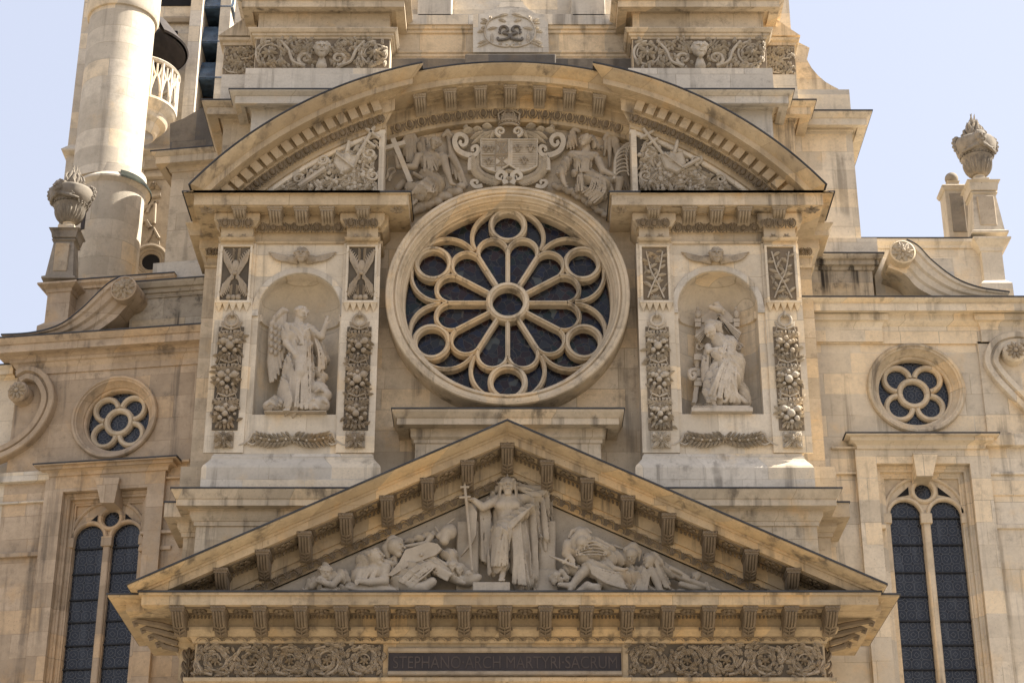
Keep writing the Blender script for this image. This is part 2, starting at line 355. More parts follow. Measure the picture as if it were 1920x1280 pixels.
# ================================================================ ground
g = M(); g.add([(-700, -700, 0), (700, -700, 0), (700, 700, 0), (-700, 700, 0)], [(0, 1, 2, 3)])
tag(g.build('ground', m_ground), kind='structure')
# ================================================================ the church
church = empty('church', 'pale limestone church front with rose window, round-topped and triangular pediments', 'church')
def rake(m, pts, s, zb, xend, xr=None):
    """pts=[(y, z_at_apex)], mitred at x=0, clipped where it meets height zb or at +-xend"""
    L = []
    for y, za in pts:
        xe = min(xend, (za - zb) / s)
        L.append([(-xe, y, za - s * xe), (0, y, za), (xe, y, za - s * xe)])
    m.loops([list(a) for a in zip(*L)], closed=True)
# ---- portal entablature
ZB = []
YP = -1.3
PF = [(0, 1345), (0, 1282), (.1, 1280), (.16, 1276), (.16, 1269), (0, 1269, .16), (0, 1206), (.05, 1205), (.05, 1202.5), (.1, 1193), (.14, 1192), (.25, 1179), (.25, 1174), (.2, 1174, .25),
      (.2, 1133, .9), (.9, 1133), (.9, 1116), (.95, 1114), (.95, 1110)]
pe = M(); pz = prof(F0, YP, PF)
px0, px1 = X(265, 1125, YP - .9) + .9, X(1647, 1125, YP - .9) - .9
pe.mould(px0, px1, YP, 1.0, pz)
zct = pz[-1][1]
bz = [(p + .003, z - .004) for p, z in pz[:-2]] + [(.95, pz[-3][1] + .03), (1.2, zct - .03), (1.2, zct)]
bx0 = X(202, 1116, -2.1) + 1.2; bx1 = X(1686, 1112, -2.1) - 1.2
pe.mould(bx0, bx1, -0.9, 1.2, bz)
portal = pe.build('portal_entablature', m_gold, church)
f = M(); f.box(px0 - .97, px1 + .97, YP - .98, YP + .2, zct, zct + .035); f.box(bx0 - 1.23, bx1 + 1.23, -2.13, 1.3, zct + .001, zct + .03)
f.build('lead_flashing', m_lead, portal)
# ---- triangular pediment
zL = Z(1096, -2.5); xL = abs(X(245, 1096, -2.5)); xR = X(1668, 1096, -2.5); zA = Z(788, -2.5)
xE = (xL + xR) / 2; SL = (zA - zL) / xE
RP = [(1.2, 788), (1.2, 791), (1.12, 797), (.95, 807), (.9, 808), (.9, 813), (.86, 813.5), (.86, 828), (.25, 828, .86), (.25, 879), (.2, 880), (.2, 891), (.13, 893), (.05, 905), (.05, 909), (-.02, 910), (-.02, 912)]
rpts = [(YP - t[0], Z(t[1], YP - (t[2] if len(t) > 2 else t[0]))) for t in RP]
rk = M(); rk2 = rpts + [(YP + .3, rpts[-1][1]), (YP + .3, rpts[0][1])]
rake(rk, rk2, SL, zct + .03, xE)
pedi = rk.build('triangular_pediment', m_gold, church)
rf = M()
for sg in (-1, 1):
    rf.loops([[(sg * (xE + .02), -2.53, zL - .01), (sg * (xE + .02), -2.53, zL + .025), (sg * (xE + .02), 0.2, zL + .025), (sg * (xE + .02), 0.2, zL - .01)],
              [(0, -2.53, zA - .01), (0, -2.53, zA + .025), (0, .2, zA + .025), (0, .2, zA - .01)]])
rf.build('lead_roofing', m_lead, pedi)
ty = M(); ztb = zct - .3
ty.prism([(-(rpts[-1][1] + .1 - ztb) / SL, ztb), ((rpts[-1][1] + .1 - ztb) / SL, ztb), (0, rpts[-1][1] + .1)], YP + .02, YP + .5)
ty.build('tympanum', m_tymp, pedi)
# ---- lower cornice of the main block
YM = -.2
MP = [(0, 1180), (0, 986), (.04, 985), (.04, 977), (.06, 976), (.12, 966), (.12, 957), (.15, 956), (.15, 947, .36), (.36, 947), (.36, 935), (.38, 934), (.46, 918), (.46, 915.5)]
mz = prof(F0, YM, MP)
mc = M(); mx0 = X(321, 917, YM - .46) + .46; mx1 = X(1578, 917, YM - .46) - .46
mc.mould(mx0, mx1, YM, 1.5, mz)
bx = [(p, z - .004) for p, z in mz[:10]] + [(.36, mz[-1][1] - .12), (.36, mz[-1][1] - .02)]
mb0 = X(309, 942, .45 - .36) + .36; mb1 = X(1592, 942, .45 - .36) - .36
mc.mould(mb0, mb1, .45, 2.6, bx)
lowc = mc.build('string_cornice', m_mould, church)
f = M(); zt = mz[-1][1]; f.box(mx0 - .48, mx1 + .48, YM - .48, .5, zt, zt + .03); f.box(mb0 - .38, mb1 + .38, .07, 2.6, zt - .02, zt + .012)
f.build('lead_flashing', m_lead, lowc)
zped = zt + .03
# ---- rose wall
RC = F0.P(952, 562, .35); RX = X(1147, 562, .6) - RC[0]; RX = 2.2
rw = M()
rw.plate([(-3.0, zped - .1), (3.0, zped - .1), (3.0, Z(180, .6)), (-3.0, Z(180, .6))], [circ(RC, 2.42, 72)], .6, .9)
rosewall = rw.build('rose_wall', m_wall, church)
# ---- small cornice under the rose
SP = [(0, 930), (0, 832), (.03, 830), (.03, 824), (.09, 818), (.09, 806), (.14, 800), (.14, 795, .36), (.36, 795), (.36, 783), (.38, 782), (.46, 770), (.46, 766.5)]
smo = M(); sx0, sx1 = mpx(smo, F0, 735, 1170, 768, .1, .8, SP, pref=.46)
smc = smo.build('sill_cornice', m_mould, church)
f = M(); zz = Z(766.5, .1 - .46); f.box(sx0 - .48, sx1 + .48, -.38, .6, zz, zz + .03); f.build('lead_flashing', m_lead, smc)
# ---- rose window
rose = M()
RPf = [(2.58, .62), (2.58, .02), (2.56, -.02), (2.50, -.03), (2.48, .0), (2.42, .01), (2.40, .06), (2.39, .06), (2.37, .02), (2.34, .02), (2.31, .09), (2.28, .12), (2.275, .18), (2.25, .18), (2.24, .24), (2.22, .3), (2.2, .32), (2.205, .42), (2.185, .46), (2.18, 1.0)]
rose.lathe_y(RC, RPf, 120)
rosew = rose.build('rose_window', m_mould, church, smooth=True, sharp=12)
def bar_sec(w, y0, y1, c=.035):
    """chamfered and filleted stone bar seen from the front"""
    return [(-w, y1), (-w, y0 + c * 2), (-w + c, y0 + c * .9), (-w + c * 1.1, y0), (w - c * 1.1, y0), (w - c, y0 + c * .9), (w, y0 + c * 2), (w, y1)]
TY0, TY1 = .42, .80
tr = M(); UX = 1 / 90.0 * 1.0
S_ = lambda px: px * .01131
def rc(r, a): return (RC[0] + r * math.cos(a), RC[1] + r * math.sin(a))
sec = bar_sec(.05, TY0, TY1)
tr.sweep(circ(RC, S_(35), 40), bar_sec(.066, TY0 - .05, TY1), True)
c_h, r_h = S_(110), S_(110) * math.sin(PI / 12)
for k in range(12):
    a = k * PI / 6
    tr.sweep([rc(S_(40), a), rc(S_(112), a)], sec)
    b = a + PI / 12; cc = rc(c_h, b)
    tr.sweep([(cc[0] + r_h * math.cos(b - PI / 2 + PI * t / 16), cc[1] + r_h * math.sin(b - PI / 2 + PI * t / 16)) for t in range(17)], bar_sec(.047, TY0 + .004, TY1))
for k in range(6):
    a = PI / 2 + k * PI / 3; cc = rc(S_(164), a)
    tr.sweep(circ(cc, S_(32), 32), bar_sec(.06, TY0 - .01, TY1), True)
    for sg in (-1, 1):
        # arc convex away from the circle, from the petal junction to the rim
        R_ = S_(57); pts = []
        for t in range(19):
            th = -.52 + (1.25 + .52) * t / 18
            u = S_(11.5) + R_ * math.cos(th); v = S_(139) + R_ * math.sin(th)
            if math.hypot(u, v) > 2.25: break
            u *= sg
            pts.append((RC[0] + v * math.cos(a) - u * math.sin(a), RC[1] + v * math.sin(a) + u * math.cos(a)))
        tr.sweep(pts, bar_sec(.046, TY0 + .008, TY1))
tr.build('tracery', m_mould, rosew, smooth=True, sharp=30)
gl = M(); gl.lathe_y(RC, [(2.2, .70), (.001, .70)], 60); gl.build('stained_glass', m_glassr, rosew)
# ---- niche bays (left and right)
def niche_bay(side):
    if side < 0:
        d = dict(fl=(399, 848), frr=(697, 848), ped=(376, 713), nx=(485, 638, 582), nb=777, pil=((417, 472, 462), (653, 706, 462)), rows=(462, 566))
        cx_, mat, cm = 561, m_face, m_dark
    else:
        d = dict(fl=(1205, 848), frr=(1508, 848), ped=(1192, 1528), nx=(1271, 1420, 576), nb=776, pil=((1201, 1252, 462), (1435, 1489, 462)), rows=(462, 566))
        cx_, mat, cm = 1345, m_face, m_carve
    x0 = X(*d['fl'], 0); x1 = X(*d['frr'], 0)
    zb = Z(850, 0); ztp = Z(458, 0)
    nl, nr = X(d['nx'][0], d['nx'][2], 0), X(d['nx'][1], d['nx'][2], 0); r = (nr - nl) / 2; c = (nl + nr) / 2
    zi = Z(d['nx'][2], 0); znb = Z(d['nb'], 0)
    hole = [(nr, znb)] + circ((c, zi), r, 28, 0, PI, False) + [(nl, znb)]
    m = M(); m.plate([(x0, zb), (x1, zb), (x1, ztp), (x0, ztp)], [hole], 0, .25)
    m.box(x0, x0 + .02, .2, 1.2, zb, ztp); m.box(x1 - .02, x1, .2, .62, zb, ztp)
    # pilaster strips
    pl = []
    for (a, b, py) in d['pil']:
        xa, xb = X(a, py, -.08), X(b, py, -.08); pl.append((xa, xb))
        m.box(xa - .09, xb + .09, -.05, .01, zb + .002, ztp - .01)
    bay = m.build('niche_bay', mat, church)
    # niche interior
    n = M(); n.tf = lambda v: (v[0], .245 + (v[1] - .245) * .6, v[2]); n.lathe_z((c, .245), [(.001, znb - .002), (r + .01, znb), (r + .01, zi - .16), (r - .05, zi - .14), (r - .05, zi), (r + .005, zi + .005)] + [((r + .005) * math.cos(t * PI / 24), zi + .005 + (r + .005) * math.sin(t * PI / 24)) for t in range(1, 12)] + [(.001, zi + r)], 40, 0, PI)
    n.build('niche', mat, bay, smooth=True, sharp=30)
    a = M(); pth = circ((c, zi), r, 36, 0, PI, False)[::-1]
    a.sweep(pth, [(0.005, .02), (0.005, -.03), (.02, -.045), (.13, -.045), (.14, -.03), (.14, .02)]); 
    a.box(c - r - .16, c - r - .004, -.047, .02, zi - .14, zi); a.box(c + r + .004, c + r + .16, -.047, .02, zi - .14, zi)
    a.build('archivolt', m_grey, bay, smooth=True, sharp=30)
    a = M(); a.box(c - r - .03, c - r + .05, .2, .27, zi - .16, zi); a.box(c + r - .05, c + r + .03, .2, .27, zi - .16, zi); a.build('impost', mat, bay)
    # pedestal
    p = M(); mpx(p, F0, d['ped'][0], d['ped'][1], 900, 0, .9, [(.22, 917), (.22, 876), (.2, 872), (.13, 866), (.07, 860), (.06, 855), (.03, 852), (.03, 850)], pref=.22)
    p.build('pedestal', m_grey, bay)
    return bay, pl, (c, r, zi, znb), (x0, x1, zb, ztp), cm
bayL = niche_bay(-1); bayR = niche_bay(1)
# outer strips of wall beside the bays
z2 = ez_bottom = Z(458, 0) - .006
for q0, q1, b0, b1 in ((X(357, 860, 1.1), X(357, 860, 1.1) + .9, X(338, 890, .9), X(420, 890, .9)), (X(1547, 860, 1.1) - .9, X(1547, 860, 1.1), X(1480, 890, .9), X(1568, 890, .9))):
    ow = M(); ow.box(q0, q1, 1.1, 2.6, Z(874, .9) - .02, z2); ow.box(b0, b1, .9, 2.4, zped - .1, Z(874, .9)); ow.build('corner_strip', m_wall, church)
# ---- bay entablatures
EP = [(0, 458), (.04, 457), (.06, 452), (0, 452, .06), (0, 437), (.04, 436), (.06, 434), (.15, 422), (.17, 420), (.17, 384, .62), (.62, 384), (.62, 365), (.66, 363), (.66, 361)]
ez = prof(F0, 0, EP); zbt = ez[-1][1]
def bay_ent(side):
    if side < 0: a, b = 364, 766
    else: a, b = 1147, 1543
    x0 = X(a, 372, -.62) + .62; x1 = X(b, 372, -.62) - .62
    m = M(); m.mould(x0, x1, 0, .8, ez)
    L, R = (1, 0) if side < 0 else (0, 1)
    # side cyma that carries the curved gable's eave back along the flank
    m.mould(x0 - (.01 if side > 0 else 0), x1 + (.01 if side < 0 else 0), -.7, 1.3, [(.6, ez[11][1] + .01), (.66, ez[11][1] + .06), (.84, zbt - .03), (.84, zbt - .002)], L=L, R=R, Fr=0)
    # set-back return
    bk = [(p, z - .004) for p, z in ez[:10]] + [(.36, ez[10][1]), (.36, ez[10][1] + .12), (.46, zbt - .02), (.46, zbt)]
    if side < 0: q = X(350, 419, 1.1 - .4) + .44; m.mould(q, x0 + .2, 1.1, 2.6, bk, R=0)
    else: q = X(1560, 419, 1.1 - .4) - .44; m.mould(x1 - .2, q, 1.1, 2.6, bk, L=0)
    # forward breaks over the pilasters
    pl = (bayL if side < 0 else bayR)[1]
    for xa, xb in pl:
        m.mould(xa - .03, xb + .03, -.2, .05, [(0, ez[0][1] - .005), (.03, ez[0][1] + .02), (.05, ez[2][1]), (0, ez[2][1] + .002), (0, ez[4][1] + .03), (.03, ez[4][1] + .04), (.05, ez[5][1] + .03), (.12, ez[7][1]), (.14, ez[8][1]), (.14, ez[9][1] - .05), (.1, ez[9][1] + .003)])
        # plain capital strip below
        m.box(xa - .04, xb + .04, -.11, .02, ez[0][1] - .12, ez[0][1] - .007)
    e = m.build('bay_entablature', m_gold if side < 0 else m_mould, church)
    f = M(); xl, xr = (x0 - .68, x1 + .68)
    f.box(xl - (.2 if side < 0 else 0), xr + (.2 if side > 0 else 0), -.69, .6, zbt, zbt + .03)
    f.build('lead_flashing', m_lead, e)
    return e, x0, x1
entL = bay_ent(-1); entR = bay_ent(1)
# ---- segmental gable
YS = -.1; ZG = zbt + .03
p1 = F0.P(349, 358, YS - .85); p2 = F0.P(785, 122, YS - .85)
q1 = F0.P(1561, 356, YS - .85); q2 = F0.P(1128, 120, YS - .85)
A1 = ((abs(p1[0]) + q1[0]) / 2, (p1[1] + q1[1]) / 2); A2 = ((abs(p2[0]) + q2[0]) / 2, (p2[1] + q2[1]) / 2)
ZC = ((A1[0] ** 2 + A1[1] ** 2) - (A2[0] ** 2 + A2[1] ** 2)) / (2 * (A1[1] - A2[1])); RG = math.hypot(A1[0], A1[1] - ZC)
XB = (abs(X(722, 300, YS)) + X(1187, 300, YS)) / 2
print('gable', RG, ZC, A1, A2, XB, 'slope', SL)
def arcpts(r, y, x_in, x_out, zmin, n=40):
    """points on circle of radius r from x=-x_out (or where z=zmin) to x=-x_in"""
    xm = math.sqrt(max(0, r * r - (zmin - ZC) ** 2)); xo = min(x_out, xm)
    a0, a1 = math.asin(-xo / r), math.asin(-x_in / r)
    return [(r * math.sin(a0 + (a1 - a0) * i / n), y, ZC + r * math.cos(a0 + (a1 - a0) * i / n)) for i in range(n + 1)]
SG = [(.85, 0), (.85, .03), (.80, .07), (.66, .17), (.62, .18), (.62, .31), (.24, .31), (.22, .36), (.22, .6), (.16, .61), (.08, .72), (.06, .74), (.03, .76), (.03, .84), (0, .85), (-.3, .85), (-.3, 0)]
sgm = M()
for sg in (-1, 1):
    L = []
    for p, dr in SG:
        a = arcpts(RG - dr, YS - p, XB - max(p, 0), 20, ZG)
        L.append([(sg * -x, y, z) for x, y, z in a] if sg > 0 else a)
    sgm.loops([list(t) for t in zip(*L)])
CG = [(.75, 0), (.75, .03), (.70, .07), (.56, .17), (.52, .18), (.52, .33), (-.1, .33), (-.15, .36), (-.15, .6), (-.2, .61), (-.28, .72), (-.3, .74), (-.32, .76), (-.32, .85), (-.4, .86), (-.6, .86), (-.6, 0)]
L = []
for p, dr in CG:
    r = RG - dr; a1 = math.asin((XB + .3) / r)
    L.append([(r * math.sin(-a1 + 2 * a1 * i / 40), YS + .2 - p - .02, ZC + r * math.cos(-a1 + 2 * a1 * i / 40)) for i in range(41)])
sgm.loops([list(t) for t in zip(*L)])
gable = sgm.build('segmental_pediment', m_gold, church, smooth=True, sharp=25)
fl = M()
for sg in (-1, 1):
    L = []
    for y, dr in ((YS - .87, -.005), (YS - .87, -.035), (1.0, -.035), (1.0, -.005)):
        a = arcpts(RG - dr, y, XB - .84, 20, ZG + .0); L.append([(sg * -x, yy, z) for x, yy, z in a] if sg > 0 else a)
    fl.loops([list(t) for t in zip(*L)])
L = []
for y, dr in ((YS - .59, -.005), (YS - .59, -.03), (.98, -.03), (.98, -.005)):
    r = RG - dr; a1 = math.asin(XB / r); L.append([(r * math.sin(-a1 + 2 * a1 * i / 40), y, ZC + r * math.cos(-a1 + 2 * a1 * i / 40)) for i in range(41)])
fl.loops([list(t) for t in zip(*L)])
fl.build('lead_roofing', m_lead, gable)
# triangular trophy panels (recessed field with raised frame)
TRI = []
for sg in (-1, 1):
    rI = RG - .86; pts = arcpts(rI, 0, XB + .02, 20, ZG - .1, 24)
    poly = [(x, z) for x, y, z in pts] + [(-XB - .02, ZG - .1)]
    if sg > 0: poly = [(-x, z) for x, z in poly]
    t = M(); t.prism(poly, YS + .06, 1.0); 
    t.build('gable_field', m_soot_shade, gable)  # field coloured dark for recess shade as well as soot
    fr_ = M(); s1 = [(0, YS + .08), (0, YS + .02), (.03, YS), (.1, YS), (.12, YS + .03), (.12, YS + .08)]
    pth = [(x, z) for x, y, z in arcpts(rI + .01, 0, XB, 20, ZG, 24)]
    fr_.loops([[((a[0] * (1 - o / rI)) * (-1 if sg > 0 else 1), y, ZC + (a[1] - ZC) * (1 - o / rI)) for o, y in s1] for a in pth])
    xv0, xv1 = sorted((sg * (XB - .0), sg * (XB + .11)))
    fr_.box(xv0 - .004, xv1 + .004, YS - .005, YS + .097, ZG, ZC + math.sqrt(rI ** 2 - XB ** 2) - .02); fr_.box(xv0 - .01, xv1 + .01, YS + .1, YS + .9, ZG, ZC + math.sqrt(rI ** 2 - XB ** 2) + .25)
    fr_.build('panel_frame', m_face, gable)
    TRI.append(poly)
cfi = M(); rI = RG - .86
cfi.prism([(-XB - .1, Z(470, .5))] + [(rI * math.sin(a), ZC + rI * math.cos(a) + .1) for a in np.linspace(-math.asin((XB + .1) / rI), math.asin((XB + .1) / rI), 30)] + [(XB + .1, Z(470, .5))], .5, .598)
# ================================================================ upper stage behind the gable
def cornice(name, fr, pl, pr, pyr, yf, yb, pts, pref, mat=m_mould, par=church, lead=True, **k):
    m = M(); x0, x1 = mpx(m, fr, pl, pr, pyr, yf, yb, pts, pref=pref, **k)
    o = m.build(name, mat, par, fr)
    if lead:
        p = pts[-1][0]; z = fr.Z(pts[-1][1], yf - p, (pl + pr) / 2); f = M()
        f.box(x0 - (p + .02) * k.get('L', 1), x1 + (p + .02) * k.get('R', 1), yf - p - .02, yb, z, z + .028)
        f.build('lead_flashing', m_lead, o, F0)
    return o, x0, x1
def block(name, fr, pl, pr, pyr, yf, yb, pt, pb, mat=m_grey, par=church, b=0.0):
    x0, x1 = fr.X(pl, pyr, yf), fr.X(pr, pyr, yf); m = M(); pc = (pl + pr) / 2
    m.box(x0, x1, yf, yb, fr.Z(pb, yf, pc), fr.Z(pt, yf, pc), b); return m.build(name, mat, par, fr)
# attic cornice, three steps back
cornice('attic_cornice', F0, 430, 1489, 169, .95, 3.0, [(0, 420), (0, 208), (.03, 206), (.03, 203), (.12, 196), (.14, 195), (.14, 192, .34), (.34, 194), (.34, 180), (.36, 179), (.46, 170), (.46, 168)], .46, m_grey)
cornice('attic_cornice', F0, 378, 1530, 189, 1.55, 3.4, [(0, 520), (0, 232), (.03, 230), (.03, 226), (.1, 219), (.12, 217), (.12, 212, .34), (.34, 214), (.34, 201), (.36, 200), (.46, 190), (.46, 188)], .46)
cornice('attic_cornice', F0, 1400, 1635, 209, 2.2, 5.0, [(0, 452), (0, 246), (.03, 244), (.03, 240), (.1, 238), (.12, 236), (.12, 232, .30), (.30, 234), (.30, 222), (.32, 221), (.42, 210), (.42, 208)], .42, mat=m_right)
block('attic_plinth', F0, 1380, 1646, 470, 2.12, 5.0, 446, 482, m_grey)
# plinths and friezes of the upper stage
block('plinth_block', F0, 460, 742, 140, 1.15, 2.6, 128, 176, m_grey)
block('plinth_block', F0, 1178, 1449, 140, 1.15, 2.6, 128, 176, m_grey)
block('plinth_block', F0, 415, 470, 150, 1.7, 3.0, 140, 200, m_grey)
block('plinth_block', F0, 1440, 1494, 150, 1.7, 3.0, 140, 200, m_right)
FRZ = []
for a, b in ((478, 731), (1186, 1437)):
    x0, x1 = X(a, 100, 1.3), X(b, 100, 1.3); m = M(); m.box(x0, x1, 1.3, 2.6, Z(131, 1.3), Z(74, 1.3))
    m.mould(x0, x1, 1.3, 2.6, prof(F0, 1.3, [(0, 73.8), (.03, 73), (.03, 70), (.08, 66), (.08, 62), (.12, 60), (.17, 53), (.17, 51), (0, 50.5, .17)]))
    m.box(x0 + .03, x1 - .03, 1.32, 2.6, Z(50.3, 1.3), Z(26, 1.32))
    m.mould(x0 + .03, x1 - .03, 1.32, 2.6, prof(F0, 1.32, [(0, 26), (.03, 25.6), (.03, 22), (.12, 17), (.14, 16), (.14, 12, .36), (.36, 13), (.36, 2), (.38, 1), (.5, -12), (.5, -14)]))
    o = m.build('frieze_block', m_mould, church); FRZ.append((o, x0, x1, 1.3, Z(129, 1.3), Z(75, 1.3)))
for a, b in ((418, 482), (1432, 1492)):
    x0, x1 = X(a, 110, 1.8), X(b, 110, 1.8); m = M(); m.box(x0, x1, 1.8, 3.2, Z(150, 1.8), Z(86, 1.8))
    m.mould(x0, x1, 1.8, 3.2, prof(F0, 1.8, [(0, 85.8), (.03, 85), (.03, 80), (.1, 75), (.12, 70), (0, 69, .12)]))
    # sloping coping up to the pier
    sg = -1 if a < 900 else 1; xo = x0 if sg < 0 else x1; 
    m.prism([(xo + sg * .14, Z(69, 1.8)), (xo - sg * .75, Z(69, 1.8)), (xo - sg * .75, Z(28, 1.8)), (xo - sg * .6, Z(28, 1.8))], 1.75, 3.0)
    o = m.build('frieze_block', m_mould, church); FRZ.append((o, x0, x1, 1.8, Z(142, 1.8), Z(87, 1.8)))
# piers and scrolled shoulder on the right
block('upper_pier', F0, 1400, 1481, 30, 2.3, 4.0, -30, 90, m_right); block('upper_pier', F0, 440, 530, 30, 2.3, 4.0, -30, 120, m_grey)
sh = M(); Pq = lambda px, py: F0.P(px, py, 2.6)
poly = [Pq(1486, 205), Pq(1486, 60), Pq(1494, 78), Pq(1518, 90), Pq(1513, 112), Pq(1522, 128), Pq(1534, 142), Pq(1548, 154), Pq(1562, 162), Pq(1572, 167), Pq(1572, 205)]
sh.prism(poly, 2.6, 3.6); sh.build('curved_shoulder', m_wall, church)
block('attic_block', F0, 1480, 1594, 190, 2.0, 4.0, 168, 214, m_grey)
# recessed centre with ledges
cw = M(); x0, x1 = X(725, 80, 2.1), X(1192, 80, 2.1)
cw.box(x0, x1, 2.1, 2.6, Z(170, 2.1), Z(46, 2.1))
for pyb, pyt, p in ((128, 108, .1), (107, 100, .03), (99, 94, .06), (62, 55, .05), (54, 46, .1)):
    cw.box(x0, x1, 2.1 - p, 2.3, Z(pyb, 2.1 - p), Z(pyt, 2.1 - p), .015)
cw.build('recess_wall', m_mould, church)
block('recess_ledge', F0, 725, 1192, 40, 1.95, 2.6, 27, 45.7, m_grey)
block('recess_base', F0, 725, 1192, 120, 1.9, 2.6, 110, 160, m_soot)
cw2 = M(); cw2.box(x0, x1, 2.55, 3.2, Z(60, 2.3), Z(-60, 2.5))
cw2.build('upper_wall', m_grey, church)
block('upper_pedestal', F0, 783, 847, 15, 1.95, 2.6, -30, 30, m_grey, b=.02); block('upper_pedestal', F0, 1072, 1135, 15, 1.95, 2.6, -30, 30, m_grey, b=.02)
bp = M(); q = lambda px, py: F0.P(px, py, 2.2)
bp.prism([q(905, 30), q(925, 20), q(937, 8), q(945, -10), q(975, -10), q(982, 8), q(994, 20), q(1012, 30)], 2.2, 2.6); bp.build('curved_pedestal', m_grey, church)
cart = M(); q = lambda px, py: F0.P(px, py, 1.7)
cart.prism([q(887, 98), q(1029, 98), q(1027, 28), q(1005, 26), q(985, 15), q(957, 12), q(930, 15), q(908, 26), q(887, 28)], 1.7, 2.2)
cartouche = cart.build('monogram_tablet', m_grey, church)
block('tablet_ledge', F0, 872, 1042, 104, 1.55, 2.2, 101, 122, m_soot, b=.02)
# ================================================================ windows
def quatrefoil(fr, cpx, cpy, rpx, yw):
    """round window, four lobes about a ring; outer radius rpx in photo pixels"""
    c = fr.P(cpx, cpy, yw - .05); S = fr.X(cpx + 1, cpy, yw) - fr.X(cpx, cpy, yw); R = rpx * S; g = R / 1.03
    m = M()
    m.lathe_y(c, [(R, yw + .02), (R, yw - .06), (R * .975, yw - .1), (R * .93, yw - .1), (R * .91, yw - .07), (R * .88, yw - .06), (R * .87, yw - .02), (R * .81, yw + .06), (R * .78, yw + .1), (R * .775, yw + .14), (R * .74, yw + .15), (R * .725, yw + .18), (R * .72, yw + .5)], 72)
    o = m.build('round_window', m_mould if fr is F0 else m_left, church, fr, smooth=True, sharp=25)
    t = M(); y0, y1 = yw + .2, yw + .4; w = .042
    def sec(w_): return [(-w_, y1), (-w_, y0 + .05), (-w_ * .45, y0), (w_ * .45, y0), (w_, y0 + .05), (w_, y1)]
    t.sweep(circ(c, R * .285, 36), sec(.065), True)
    for k in range(4):
        a = PI / 4 + k * PI / 2; cc = (c[0] + R * .44 * math.cos(a), c[1] + R * .44 * math.sin(a)); r = R * .265
        t.sweep(circ(cc, r, 28, a - rad(128), a + rad(128), False), sec(.058))
    t.build('tracery', m_mould, o, smooth=True, sharp=30)
    g_ = M(); g_.lathe_y(c, [(R * .74, yw + .33), (.001, yw + .33)], 40); g_.build('leaded_glass', m_glassl, o)
    return c, R
